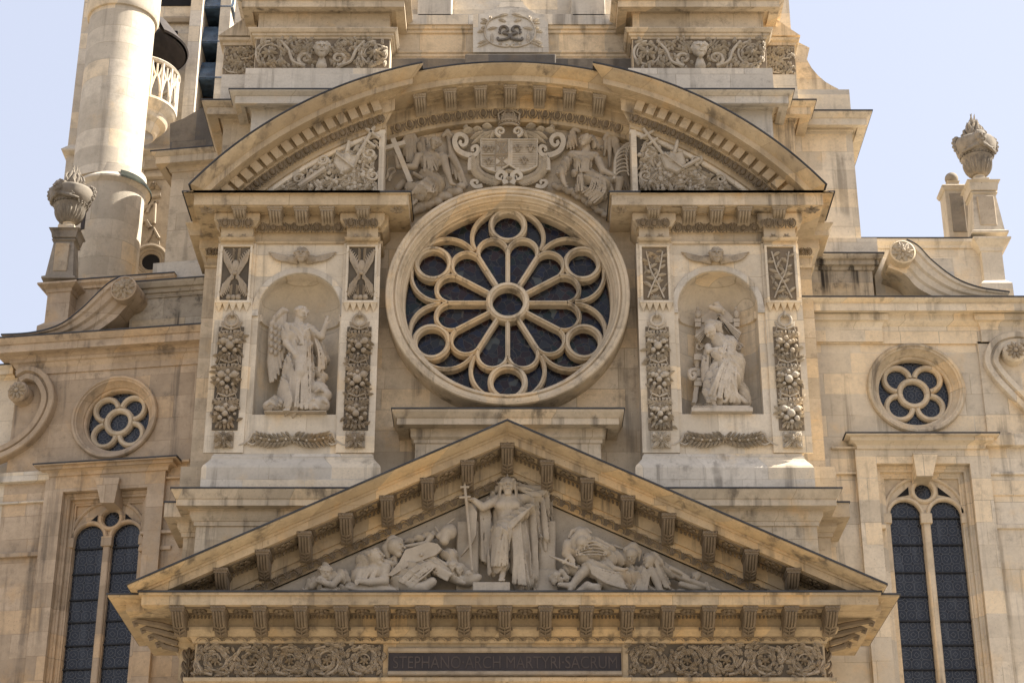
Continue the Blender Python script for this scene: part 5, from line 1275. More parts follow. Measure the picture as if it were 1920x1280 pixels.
    # swag below the niche
    c, r, zi, znb = nich; sw = M(); zq = Z(824, -.03); y = -.01; rn = random.Random(2)
    xl, xr_ = c - .88, c + .88
    for s_ in (-1, 1):
        for j in range(8):
            t = j / 8; xx = c + s_ * (.04 + t * .68); zz = zq - .05 * math.sin(PI * min(1, t * 1.2)) + .02
            for q_ in (-1, 0, 1): sw.leaf(xx, zz + q_ * .045, y - .02 - .02 * (j % 2), (0 if s_ > 0 else PI) + q_ * .75 * s_, .17, .034, .09, lobes=1, n=5)
            if j % 2: sw.ball((xx, y - .1, zz - .02), .028, 6, 4)
        flower(sw, c + s_ * .76, zq + .01, y - .04, .11, 6, .06)
        sw.tube(bez([(c + s_ * .62, y - .03, zq + .1), (c + s_ * .8, y - .06, zq + .13), (c + s_ * .86, y - .04, zq + .0), (c + s_ * 1.0, y - .03, zq - .1), (c + s_ * 1.08, y - .02, zq - .12)], 16), .028, 5)
        sw.tube(bez([(c + s_ * .68, y - .03, zq - .02), (c + s_ * .8, y - .05, zq - .12), (c + s_ * .92, y - .03, zq - .06)], 12), .022, 5)
    flower(sw, c, zq, y - .05, .12, 6, .07); sw.build('laurel_swag', m_palec, bay, smooth=True)
    # winged cherub head over the niche
    cz_ = Z(481, -.15); S = Sculpt(.014); cx_ = X(566 if side < 0 else 1342, 481, -.1)
    face(S, (cx_, -.19, cz_), .185, hair='curl', curls=7, nod=-.1, seed=3)
    for s_ in (-1, 1):
        for j in range(9):
            a = .28 - .17 * j; L_ = .62 - .05 * j; S.cap((cx_ + s_ * .12, -.05, cz_ - .02 - .01 * j), (cx_ + s_ * (.1 + L_ * math.cos(a * .6)), -.04 - .004 * j, cz_ + .06 + L_ * math.sin(a) * .55), .035, .02, k=.008)
        S.ell((cx_ + s_ * .2, -.06, cz_ - .02), (.12, .07, .1), k=.02)
    S.build('cherub_head', m_carve, bay)
# ================================================================ upper friezes, monogram, coat of arms
for i, (o, x0, x1, y, z0, z1) in enumerate(FRZ):
    rn = random.Random(40 + i); g_ = M(); g_.box(x0 + .02, x1 - .02, y - .01, y + .02, z0, z1); g_.build('frieze_ground', m_dark, o)  # dark ground paints the shade between the carved scrolls
    yy = y - .012
    if x1 - x0 > 1.5:
        xc = (x0 + x1) / 2; w = (x1 - x0) / 2; H = z1 - z0; zc = (z0 + z1) / 2
        for s_ in (-1, 1):
            m = M(); fx = xc + s_ * w * .78; flower(m, fx, zc, yy - .02, H * .26, 8, .08); spiral(m, fx, zc, yy, H * .43, H * .3, PI / 2, 1.3, H * .045)
            pts = spiral(m, xc + s_ * w * .24, zc - H * .18, yy, H * .26, H * .03, -PI / 2, s_ * 1.4, H * .075)
            m.tube(bez([(xc + s_ * w * .24, yy - .03, zc - H * .44), (xc + s_ * w * .42, yy - .05, zc - H * .3), (xc + s_ * w * .5, yy - .04, zc + H * .1), (xc + s_ * w * .62, yy - .03, zc + H * .42)], 18), H * .05, 6)
            for k in range(120):
                u = rn.uniform(.14, .97); v = rn.uniform(-.44, .45); a = rn.choice((1, -1)) * rn.uniform(.3, 1.4) + (0 if s_ < 0 else PI)
                if abs(u - .78) < .12 and abs(v) < .22: continue
                m.leaf(xc + s_ * w * u, zc + H * v, yy, a, H * rn.uniform(.15, .28), H * .06, .08, curl=rn.uniform(-1.4, 1.4), n=6)
            for k in range(5): m.leaf(xc + s_ * w * .18, zc - H * .02 + .05 * k, yy - .01, (0 if s_ > 0 else PI) + s_ * (.2 + .22 * k), w * .2, .035, .06, lobes=1, n=4)
            m.build('scroll_relief', m_palec, o, smooth=True, sharp=50)
        S = Sculpt(.014); face(S, (xc + .0, y - .12, zc + .03), .235, hair='curl', curls=9, nod=-.12, turn=.1, seed=5); S.cap((xc, y - .03, zc - .2), (xc, y - .06, z0 + .03), .09, .13); S.build('mask_head', m_palec, o)
    else:
        m = M(); rinceau(m, x0 + .04, x1 - .04, z0 + .02, zc_ := (z0 + z1) / 2, yy, 1, rn=rn); rinceau(m, x0 + .04, x1 - .04, zc_, z1 - .02, yy, 1, flip=True, rn=rn); m.build('scroll_relief', m_palec, o, smooth=True)
# monogram tablet: wreath of leafy twigs round two back-to-back scrolled letters
m = M(); yc = 1.7; q = lambda zx, zy: F0.P(860 + zx / 9.6, zy / 9.6, yc)
for s_ in (-1, 1):
    mp = lambda zx, zy: q(925 + s_ * (zx - 925), zy)
    t = bez([mp(800, 290), mp(620, 340), mp(510, 440), mp(470, 600), mp(520, 730), mp(660, 820), mp(860, 850), mp(1000, 800)], 40)
    m.tube([(x, yc - .02, z) for x, z in t], .022, 6)
    for (bx_, bz_, ax_, az_) in ((720, 360, 860, 400), (700, 310, 900, 260), (530, 400, 400, 340), (520, 420, 380, 420), (470, 560, 330, 590), (520, 540, 700, 500), (600, 780, 600, 600), (520, 740, 340, 790), (560, 760, 330, 860), (480, 520, 400, 500), (570, 360, 570, 290), (740, 830, 760, 760)):
        x_, z_ = mp(bx_, bz_); x2, z2_ = mp(ax_, az_); m.leaf(x_, z_, yc, math.atan2(z2_ - z_, x2 - x_), math.hypot(x2 - x_, z2_ - z_), .055, .055, lobes=1, n=6)
m.build('leaf_wreath', m_palec, cartouche, smooth=True)
m = M()
for s_ in (-1, 1):
    mp = lambda zx, zy: q(925 + s_ * (zx - 925), zy)
    t = bez([mp(740, 560), mp(770, 500), mp(850, 500), mp(880, 560), mp(810, 610), mp(900, 640), mp(900, 700), mp(830, 725), mp(720, 735), mp(705, 690)], 40)
    m.tube([(x, yc - .03, z) for x, z in t], [.03 + .012 * math.sin(PI * i / len(t)) for i in range(len(t))], 6)
    t = bez([mp(750, 570), mp(730, 600), mp(760, 620)], 8); m.tube([(x, yc - .03, z) for x, z in t], .025, 6)
m.build('monogram', m_soot, cartouche, smooth=True)
# coat of arms above the rose
arms = empty('coat_of_arms', 'carved double shield with crown and scrolls above the rose window', 'coat of arms', (0, .5, Z(352, .5)))
q = lambda zx, zy, y=.4: F0.P(830 + zx / 7.53, 200 + zy / 7.53, y)
YA = .42
m = M()
def scroll_flat(m, pts, w, y, th):
    p = [q(a, b) for a, b in pts]; p = bez(p, 40); n = len(p)
    ws = [w * (1 - .6 * i / n) for i in range(n)]
    L = []
    for i in range(n):
        a, b = p[max(0, i - 1)], p[min(n - 1, i + 1)]; d = math.hypot(b[0] - a[0], b[1] - a[1]) or 1; nx, nz = -(b[1] - a[1]) / d, (b[0] - a[0]) / d
        L.append([(p[i][0] + nx * ws[i], y + th, p[i][1] + nz * ws[i]), (p[i][0] + nx * ws[i], y, p[i][1] + nz * ws[i]), (p[i][0] - nx * ws[i], y, p[i][1] - nz * ws[i]), (p[i][0] - nx * ws[i], y + th, p[i][1] - nz * ws[i])])
    m.loops(L)
for s_ in (-1, 1):
    f = lambda l: [(937 + s_ * (a - 937), b) for a, b in l]
    scroll_flat(m, f([(400, 900), (400, 790), (410, 700), (330, 680), (220, 620), (170, 510), (190, 420), (260, 395), (330, 440), (335, 510), (290, 555), (245, 520), (260, 480)]), .075, YA - .04, .14)
    scroll_flat(m, f([(400, 700), (470, 680), (505, 620), (480, 565), (430, 575), (415, 620), (445, 630)]), .055, YA - .05, .12)
    scroll_flat(m, f([(560, 1120), (470, 1140), (410, 1090), (430, 1050), (490, 1060), (480, 1100)]), .05, YA - .05, .12)
    scroll_flat(m, f([(900, 1110), (870, 1050), (890, 980), (830, 940), (770, 980), (775, 1030), (830, 1045), (840, 1000)]), .06, YA - .1, .18)
m.build('strapwork', m_palec, arms, smooth=True, sharp=40)
for s_ in (-1, 1):
    m = M(); f = lambda a, b: (937 + s_ * (a - 937), b); l = [q(*f(a, b)) for a, b in ((528, 475), (940, 475), (940, 850), (850, 905), (745, 950), (640, 920), (535, 860))]
    cxz = q(*f(735, 690)); sh = lambda k, y: [(cxz[0] + (x - cxz[0]) * k, y, cxz[1] + (z - cxz[1]) * k) for x, z in l]
    m.loops([sh(1, YA + .1), sh(1, YA - .08), sh(.98, YA - .1), sh(.93, YA - .1), sh(.92, YA - .075), sh(.001, YA - .075)])
    sd = m.build('shield', m_palec, arms)
    r = M()
    def line(a, b, c, d, w=.008):
        (x0, z0), (x1, z1) = q(a, b), q(c, d); r.tube([(x0, YA - .085, z0), (x1, YA - .085, z1)], w, 4)
    def lys(zx, zy, k=1.0):
        x, z = q(zx, zy); y = YA - .09; u = .12 * k
        r.leaf(x, z - u * .3, y, PI / 2, u * 1.3, u * .25, .05, lobes=1, n=5); r.box(x - u * .35, x + u * .35, y - .03, y + .02, z - u * .42, z - u * .25)
        for t in (-1, 1):
            r.tube([(x + t * u * .1, y - .02, z - u * .3), (x + t * u * .35, y - .03, z + u * .25), (x + t * u * .68, y - .02, z + u * .4), (x + t * u * .78, y - .01, z + u * .05)], u * .12, 5)
            r.tube([(x + t * u * .1, y - .02, z - u * .4), (x + t * u * .3, y - .01, z - u * .75)], u * .09, 5)
        r.tube([(x, y - .02, z - u * .4), (x, y - .01, z - u * .9)], u * .1, 5)
    if s_ > 0:
        for k in range(17):
            b = 505 + k * 24; e = 0 if b < 850 else (b - 850) * 2.4
            if 470 + (b - 850) > 0: line(985 + e, b, 1320 - e, b, .006)
        lys(1060, 610); lys(1240, 610); lys(1150, 790)
    else:
        for k in range(16):
            b = 505 + k * 24; e = 0 if b < 850 else (b - 850) * 1.8
            line(560 + e, b, 730, b, .006)
        for k in range(9): line(760 + k * 19, 500, 760 + k * 19, 690, .006)
        lys(610, 620, .8); lys(690, 620, .8); lys(650, 800, .9)
        line(745, 490, 745, 920, .014); line(545, 705, 925, 705, .014)
        for (a, b, c, d) in ((760, 520, 910, 520), (760, 690, 910, 690), (760, 520, 910, 690), (910, 520, 760, 690), (835, 510, 835, 695), (760, 725, 910, 725), (760, 850, 910, 850), (760, 725, 910, 850), (910, 725, 760, 850), (835, 715, 835, 900)): line(a, b, c, d, .018)
    r.build('charges', m_carve, sd, smooth=True)
cr = M(); cx, cz = q(937, 290); YC = YA - .12
for k in range(2): cr.tube([(cx + (.36 + 0.0 * k) * math.cos(a) * .62, YC + .10 - .16 * math.sin(a), cz + .0 + .1 * k) for a in np.linspace(0, PI, 16)], .03, 6)
for k in range(9):
    a = PI * (k + .5) / 9; x = cx + .235 * math.cos(a); y = YC + .1 - .17 * math.sin(a)
    cr.leaf(x, cz + .1, y, PI / 2, .13, .035, .03, n=4); cr.ball((x, y, cz + .24), .02, 6, 4); cr.ball((x, y - .015, cz + .05), .022, 6, 4)
for a in (-1, -.5, .5, 1): cr.tube([(cx + a * .22, YC - .03, cz + .1), (cx + a * .24, YC - .04, cz + .26), (cx + a * .12, YC - .03, cz + .35), (cx, YC, cz + .33)], .022, 5)
cr.ball((cx, YC, cz + .38), .045, 8, 6); cr.ball((cx, YC, cz + .45), .03, 8, 6); cr.ball((cx, YC + .03, cz + .16), (.2, .1, .16), 12, 8)
cr.build('crown', m_carve, arms, smooth=True)
m = M()
for s_ in (-1, 1):
    f = lambda a, b: q(937 + s_ * (a - 937), b)
    spiral(m, *f(820, 380), YA - .1, .13, .03, -PI / 2, -s_ * 1.3, .045)
    # acanthus mantling above the shields
    rn = random.Random(4)
    for (a, b, c, d, L_) in ((760, 350, 380, 480, 1), (720, 380, 480, 490, 1), (620, 370, 370, 430, 1), (700, 300, 560, 250, 1), (560, 340, 420, 300, 1), (430, 330, 270, 340, 1), (360, 330, 300, 270, 1), (780, 330, 640, 460, 1)):
        x0, z0 = f(a, b); x1, z1 = f(c, d); m.leaf(x0, z0, YA, math.atan2(z1 - z0, x1 - x0), math.hypot(x1 - x0, z1 - z0), .075, .13, curl=s_ * .25, lobes=5, n=12)
    # laurel branches round the shields
    t = bez([f(860, 1060), f(700, 1040), f(560, 980), f(480, 880), f(470, 730)], 20); m.tube([(x, YA - .02, z) for x, z in t], .02, 5)
    for k in range(2, len(t) - 1):
        a = math.atan2(t[k + 1][1] - t[k][1], t[k + 1][0] - t[k][0])
        for e in (-.7, .7): m.leaf(t[k][0], t[k][1], YA - .01, a + e, .2, .045, .06, lobes=1, n=4)
for k in range(5): m.leaf(*q(937, 960), YA - .08, PI / 2 + (k - 2) * .45, .12, .03, .06, n=4); m.leaf(*q(937, 1010), YA - .08, -PI / 2 + (k - 2) * .4, .12, .03, .05, n=4)
m.build('foliage', m_palec, arms, smooth=True, sharp=40)
# ================================================================ urns, pedestals, pier
def urn_at(pc, fr, base_px, py_cap0, py_cap1, cap_px, body_px, yf, urn_px, urn_top, urn_bot, label, lp, turn=0.0):
    """tall pedestal on the parapet and a flaming urn on it"""
    S1 = fr.X(501, 400, yf) - fr.X(500, 400, yf); pcx = (cap_px[0] + cap_px[1]) / 2
    x0, x1 = fr.X(cap_px[0], py_cap0, yf), fr.X(cap_px[1], py_cap0, yf); xc = (x0 + x1) / 2; hw = (x1 - x0) / 2 - .12; d = hw * 2
    zt, zc1, zb = fr.Z(py_cap0, yf, pcx), fr.Z(py_cap1, yf, pcx), fr.Z(base_px[1], yf, pcx)
    wx, wy = fr.ox + xc * fr.ex[0] + (yf + hw) * fr.ey[0], fr.oy + xc * fr.ex[1] + (yf + hw) * fr.ey[1]
    ped = empty('urn_pedestal', lp, 'pedestal', (wx, wy, zb), 'urn pedestals on the parapets')
    m = M()
    def ring(h, z): return [(wx - h, wy - h, z), (wx + h, wy - h, z), (wx + h, wy + h, z), (wx - h, wy + h, z)]
    m.loops([ring(hw + .16, zb), ring(hw + .16, zb + .05), ring(hw + .09, zb + .1), ring(hw, zc1 - .04), ring(hw + .05, zc1), ring(hw, zc1 + .05), ring(hw + .05, zc1 + .06), ring(hw + .08, zt - .05), ring(hw + .13, zt)])
    m.build('shaft', m_urn if fr is FL else m_palec, ped)
    p = M(); h = hw - .07; p.box(wx - h, wx + h, wy - hw - .1, wy - hw, zb + .22, zc1 - .12, .015); p.build('raised_panel', m_carve, ped)
    u = empty('flaming_urn', label, 'urn', (wx, wy, zt), 'flaming urns on the parapet pedestals')
    k = M(); k.box(wx - .2, wx + .2, wy - .2, wy + .2, zt, zt + .17, .01); k.lathe_z((wx, wy), [(.16, zt + .17), (.17, zt + .2), (.15, zt + .22), (.13, zt + .26), (.15, zt + .3)], 24); k.build('foot', m_palec, u, smooth=True, sharp=30)
    H = fr.Z(urn_top, yf, pcx) - (zt + .3); b = M(); z0 = zt + .28; s_ = (urn_px / 2) * S1
    pr = [(.13, 0), (.2, .03), (s_ * .58, .2), (s_ * .72, .42), (s_ * .78, .47), (s_ * .74, .50), (s_ * .92, .62), (s_ * 1.02, .84), (s_ * .94, .92), (s_ * .62, .97), (s_ * .42, 1.0), (s_ * .42, 1.06), (s_ * .3, 1.05)]
    kz = H * .66; b.lathe_z((wx, wy), [(r, z0 + z * kz) for r, z in pr], 36)
    bo = b.build('bowl', m_urn, u, smooth=True, sharp=50)
    lf = M()
    for i in range(14):
        a = 2 * PI * i / 14; ca, sa = math.cos(a), math.sin(a)
        def tf(v, ca=ca, sa=sa): 
            t = min(1, max(0, (v[2]) / (.45 * kz))); r = .17 + (s_ * .72 - .17) * (t ** .6) - v[1]; return (wx + r * ca - v[0] * sa, wy + r * sa + v[0] * ca, z0 + .02 + v[2])
        lf.tf = tf; lf.leaf(0, 0, .01, PI / 2, .44 * kz, .075, .06, n=6)
    for i in range(28):
        a = 2 * PI * i / 28; lf.tf = None; lf.ball((wx + s_ * .8 * math.cos(a), wy + s_ * .8 * math.sin(a), z0 + .5 * kz), .025, 5, 4)
    lf.build('acanthus_leaves', m_urn, u, smooth=True)
    S = Sculpt(.018); hx, hy = wx + math.sin(turn) * s_ * .86, wy - math.cos(turn) * s_ * .86
    face(S, (hx, hy, z0 + .8 * kz), .215, turn=turn, hair='curl', curls=7, seed=9)
    for q_ in (-1, 1):
        for j in range(7):
            al = turn + q_ * (.25 + .1 * j); S.cap((wx + math.sin(turn + q_ * .15) * s_ * .9, wy - math.cos(turn + q_ * .15) * s_ * .9, z0 + (.72 - .02 * j) * kz), (wx + math.sin(al) * s_ * .93, wy - math.cos(al) * s_ * .93, z0 + (.92 - .05 * j) * kz), .035, .022, k=.01)
        S.chain([(wx + math.sin(turn + q_ * t) * s_ * (.93 - .05 * t), wy - math.cos(turn + q_ * t) * s_ * (.93 - .05 * t), z0 + (.66 - .12 * math.sin(t * 1.6)) * kz) for t in (.05, .3, .6, .9, 1.1)], [.03, .035, .045, .035, .03], k=.02)
    S.build('cherub_head', m_urn, u)
    for q_ in (-1, 1):
        h_ = M(); t = bez([(wx + q_ * s_ * .62, wy, z0 + .48 * kz), (wx + q_ * s_ * .82, wy - .03, z0 + .6 * kz), (wx + q_ * s_ * .98, wy - .02, z0 + .72 * kz), (wx + q_ * s_ * 1.02, wy, z0 + .9 * kz), (wx + q_ * s_ * .9, wy, z0 + 1.02 * kz), (wx + q_ * s_ * .72, wy, z0 + .98 * kz), (wx + q_ * s_ * .74, wy, z0 + .84 * kz)], 24)
        h_.tube(t, [.045 + .012 * math.sin(i * 1.9) for i in range(len(t))], 7)
        for i in range(3, len(t), 3): h_.ball((t[i][0] + q_ * .03, t[i][1], t[i][2]), .045, 7, 5)
        h_.build('handle', m_urn, u, smooth=True)
    fm = M(); rn = random.Random(6); zf = z0 + 1.04 * kz; hf = H * .43
    for i in range(60):
        a = rn.uniform(0, 2 * PI); r = s_ * rn.uniform(.05, .44); hh = hf * (1.08 - r / s_ * 1.5) * rn.uniform(.75, 1.1); x, y = wx + r * math.cos(a), wy + r * math.sin(a)
        wv = rn.uniform(0, 6); t = [(x + .03 * math.sin(wv + k * 1.6) + r * .28 * math.cos(a) * math.sin(k / 4 * PI), y + r * .28 * math.sin(a) * math.sin(k / 4 * PI), zf - .03 + hh * k / 4) for k in range(5)]
        fm.tube(t, [.045, .055, .042, .028, .006], 6)
    fm.lathe_z((wx, wy), [(s_ * .38, zf - .03), (s_ * .44, zf), (s_ * .38, zf + .03), (.01, zf + .05)], 24)
    fm.build('flame', m_urn, u, smooth=True)
urn_at(None, F0, (1850, 441), 341, 362, (1812, 1873), None, YR + 2.1, 78, 213, 331, 'pale flaming urn with cherub face against open sky on the right parapet', 'grey panelled pedestal carrying the right-hand flaming urn', turn=.05)
urn_at(None, FL, (110, 526), 431, 450, (93, 146), None, YL + 1.5, 80, 311, 412, 'sooty dark flaming urn in front of the round stair turret', 'dark panelled pedestal carrying the urn beside the round turret', turn=-.5)
# ball-topped pier standing behind the right urn
pb_ = F0.P(1800, 441, YR + 3.2); pi_ = empty('ball_pier', 'lichened stone pier with ball finial just left of the right-hand urn', 'pier', (pb_[0], YR + 3.4, pb_[1] - .3))
m = M(); xx, yy = pb_[0], YR + 3.4; zt = Z(352, YR + 3.2); zb = pb_[1] - .3
rg = lambda h, z: [(xx - h, yy - h, z), (xx + h, yy - h, z), (xx + h, yy + h, z), (xx - h, yy + h, z)]
m.loops([rg(.27, zb), rg(.27, zt - .12), rg(.3, zt - .1), rg(.34, zt), rg(.3, zt + .04), rg(.14, zt + .12), rg(.13, zt + .2), rg(.16, zt + .22)]); m.build('shaft', m_palec, pi_)
m = M(); m.box(xx - .17, xx + .17, yy - .29, yy - .26, zb + .35, zt - .2, .01); m.build('panel', m_urn, pi_)
m = M(); m.ball((xx, yy, zt + .36), .165, 20, 14); m.build('ball', m_urn, pi_, smooth=True)
# ================================================================ bell tower and round stair turret behind the left wing
TYW = 9.0
tw = empty('bell_tower', 'tall stone bell tower with slate louvres and small balcony at top left', 'tower', (X(280, 300, TYW), TYW, 0))
xl = (X(154, 60, TYW) + X(125, 270, TYW)) / 2; xr = X(470, 60, TYW)
m = M()
m.box(xl, X(372, 80, TYW), TYW, TYW + 5, 0, Z(-90, TYW)); m.box(X(372, 80, TYW), xr, TYW + .9, TYW + 5, 0, Z(-90, TYW))
m.build('tower_wall', m_tower, tw)
for a, b, y_ in ((352, 374, -.35), (408, 428, -.1)) : block('tower_buttress', F0, a, b, 80, TYW + y_, TYW + 1.2, -90, 330, m_tower, tw)
m = M(); x0, x1 = X(116, 278, TYW - .2), X(360, 278, TYW - .2); m.mould(x0 + .2, x1, TYW, TYW + 1, prof(F0, TYW, [(.02, 291), (.2, 282), (.22, 279), (0, 270)])); m.build('string_course', m_tower, tw)
block('corner_shaft', F0, 122, 160, 330, TYW + .1, TYW + 2, 285, 520, m_tower, tw)
m = M(); xx = X(133, 320, TYW); m.prism([(xx - .06, Z(345, TYW)), (xx + .1, Z(345, TYW)), (xx + .1, Z(308, TYW)), (xx + .02, Z(302, TYW)), (xx - .06, Z(310, TYW))], TYW + .02, TYW + .09); m.build('blind_arch', m_carve, tw)
# dark belfry openings with slate louvres
block('belfry_opening', F0, 388, 440, 90, TYW + .85, TYW + 1.4, -60, 200, m_void, tw)
for pyc in (5, 70, 137):
    lv = M(); a, b = X(372, pyc, TYW + .2), X(442, pyc, TYW + .2); z = Z(pyc, TYW + .2)
    for k in range(6):
        y0 = TYW - .12 + k * .05; zz = z - .36 + k * .11
        for j in range(7):
            u0 = a + (b - a) * (j + (.5 if k % 2 else 0)) / 7; u1 = min(b, u0 + (b - a) / 7 - .006)
            lv.loops([[(u0, y0, zz), (u1, y0, zz), (u1, y0 + .07, zz + .16), (u0, y0 + .07, zz + .16)], [(u0, y0 + .02, zz), (u1, y0 + .02, zz), (u1, y0 + .09, zz + .16), (u0, y0 + .09, zz + .16)]])
    lv.box(a, b, TYW - .09, TYW + .8, z - .4, z - .36); lv.build('slate_louvre', m_slate, tw)
for k in range(5): block('louvre_slat', F0, 388, 430, 90, TYW + .8, TYW + .84, 158 + k * 6, 160 + k * 6, m_wood, tw)
# upper recess with carved ledge
block('recess_opening', F0, 300, 358, 5, TYW - .03, TYW + .02, -30, 11, m_void, tw)
m = M(); m.mould(X(318, 35, TYW), X(352, 35, TYW), TYW - .05, TYW + .1, prof(F0, TYW, [(0, 46), (.1, 43), (.14, 36), (.14, 33)])); m.build('carved_ledge', m_carve, tw)
# doorway, canopy and balcony
bcx, bcy = X(262, 140, 7.6), 7.9
block('doorway', F0, 285, 330, 90, TYW - .06, TYW, 58, 125, m_void, tw); block('door_leaf', F0, 293, 330, 100, TYW - .1, TYW - .05, 72, 120, m_wood, tw)
R0 = X(333, 130, 7.6) - bcx
m = M(); zb_ = Z(178, 7.0)
m.lathe_z((bcx, bcy), [(R0 * .45, zb_ - .75), (R0 * .5, zb_ - .7), (R0 * .55, zb_ - .62), (R0 * .6, zb_ - .5), (R0 * .74, zb_ - .42), (R0 * .78, zb_ - .35), (R0 * .8, zb_ - .27), (R0 * .93, zb_ - .16), (R0 * .97, zb_ - .08), (R0, zb_ - .05), (R0, zb_ + .02), (R0 * .8, zb_ + .03)], 48, -PI / 2 - .3, PI / 2)
m.build('balcony_corbel', m_tower, tw, smooth=True, sharp=30)
m = M(); zr = Z(112, 7.0); m.lathe_z((bcx, bcy), [(R0 * .9, zr), (R0 * .88, zr + .06), (R0, zr + .1), (R0 * 1.03, zr + .06), (R0, zr), (R0 * .9, zr)], 48, -PI / 2 - .3, PI / 2)
n_ = 9; h = zr - zb_
for k in range(n_):
    a0 = -PI / 2 - .2 + (PI * .95) * k / n_; a1 = a0 + PI * .95 / n_; am = (a0 + a1) / 2
    def pt(a, z, R=R0 * .96): return (bcx + R * math.cos(a), bcy + R * math.sin(a), zb_ + z * h)
    m.tube([pt(a0, 0), pt(a0, 1)], .05, 6); m.tube([pt(a0 + (a1 - a0) * t, .1 + .55 * math.sin(PI * t)) for t in np.linspace(0, 1, 8)], .035, 5)
    m.tube([pt(a0 + (a1 - a0) * t, .98 - .4 * math.sin(PI * t)) for t in np.linspace(0, 1, 8)], .03, 5); m.tube([pt(am, .6), pt(am, .95)], .03, 5)
m.build('balustrade', m_tower, tw, smooth=True)
m = M(); za = Z(48, 7.0); m.lathe_z((bcx - .1, bcy), [(R0 * 1.25, za - .25), (R0 * 1.28, za - .2), (R0 * .7, za + .6), (R0 * .5, za + .75), (R0 * .5, za + .65), (R0 * 1.2, za - .28)], 32, -.9, PI / 2); m.build('canopy', m_wood, tw, smooth=True, sharp=30)
# gothic carving between turret and flank
m = M(); yy = 8.0
m.box(X(262, 400, yy), X(330, 400, yy), yy, yy + 1, Z(540, yy), Z(300, yy)); m.build('carved_wall', m_carve, tw)
m = M(); qq = lambda px, py: F0.P(px, py, yy)
def tb_(pts, r=.05): m.tube([(qq(*p)[0], yy - .03, qq(*p)[1]) for p in pts], r, 6)
tb_([(262, 402), (270, 378), (284, 370), (302, 367)], .07); tb_([(276, 400), (282, 386), (296, 378)], .05); tb_([(291, 380), (289, 420)], .05); tb_([(270, 460), (281, 445), (289, 430), (298, 448)], .05)
tb_([(256, 478), (270, 462), (300, 458)], .08); tb_([(255, 392), (268, 396), (278, 388)], .06); tb_([(263, 418), (275, 416), (282, 428)], .07); tb_([(250, 334), (330, 330)], .1); tb_([(250, 320), (330, 312)], .05)
for k in range(7): m.leaf(*qq(278 + k * 4, 356 - (k % 2) * 4), yy - .02, PI / 2 + (k - 3) * .4, .2, .06, .12, n=5)
for k in range(3): m.tube([(qq(283, 492)[0] + (.28 + .08 * k) * math.cos(a), yy - .02 - .05 * k, qq(283, 492)[1] + (.28 + .08 * k) * math.sin(a)) for a in np.linspace(0, 2 * PI, 25)], .05, 5)
m.build('gothic_carving', m_carve, tw, smooth=True)
m = M(); m.lathe_y(qq(283, 492), [(.26, yy - .02), (.001, yy - .02)], 24); m.build('round_opening', m_void, tw)
# turret
tr_ = empty('stair_turret', 'round pale stone stair turret rising beside the bell tower', 'turret', (X(209, 300, 6.4), 6.4, 0))
tx, tyy = X(203, 300, 6.4), 6.4; S6 = X(301, 300, 6.4) - X(300, 300, 6.4); r1 = 62.5 * S6
m = M(); m.lathe_z((tx, tyy), [(r1, Z(322, 6.4 - r1)), (r1, Z(8, 6.4 - r1)), (r1 + .06, Z(6, 5.5)), (r1 + .1, Z(0, 5.5)), (r1 + .1, Z(-60, 5.5))], 64); up = m.build('upper_shaft', m_tower, tr_, smooth=True, sharp=30)
r2 = 60.5 * S6; tx2 = X(203, 430, 6.4); zc = Z(322, 6.4 - r1)
m = M(); m.lathe_z((tx2, tyy), [(r2, 0), (r2, Z(345, 6.4 - r2)), (r2 + .03, Z(340, 5.6)), (r2 + .14, Z(334, 5.6)), (r2 + .14, Z(331, 5.6)), (r1, zc + .02), (r1 - .02, zc + .3)], 64); m.build('lower_shaft', m_tower, tr_, smooth=True, sharp=30)
m = M(); m.lathe_z((tx2, tyy), [(r2 + .17, Z(334, 5.6) - .01), (r2 + .17, Z(331, 5.6)), (r1 + .015, zc + .1), (r1 + .01, zc + .02)], 64, -1.15, .6); m.build('mossy_ledge', plain('dark_moss', (.035, .04, .025), .95, 0, .5, 3), tr_, smooth=True, sharp=30)
m = M(); a_ = -PI / 2 - .62; zz0, zz1 = Z(430, 5.7), Z(373, 5.7)
for (w_, o_) in ((.085, .012),):
    c0, c1 = a_ - w_, a_ + w_; m.loops([[(tx2 + (r2 + o_) * math.cos(c), tyy + (r2 + o_) * math.sin(c), z) for c, z in ((c0, zz0), (c1, zz0), (c1, zz1), (c0, zz1))], [(tx2 + (r2 - .1) * math.cos(c), tyy + (r2 - .1) * math.sin(c), z) for c, z in ((c0, zz0), (c1, zz0), (c1, zz1), (c0, zz1))]])
m.build('slit_window', m_wood, tr_)
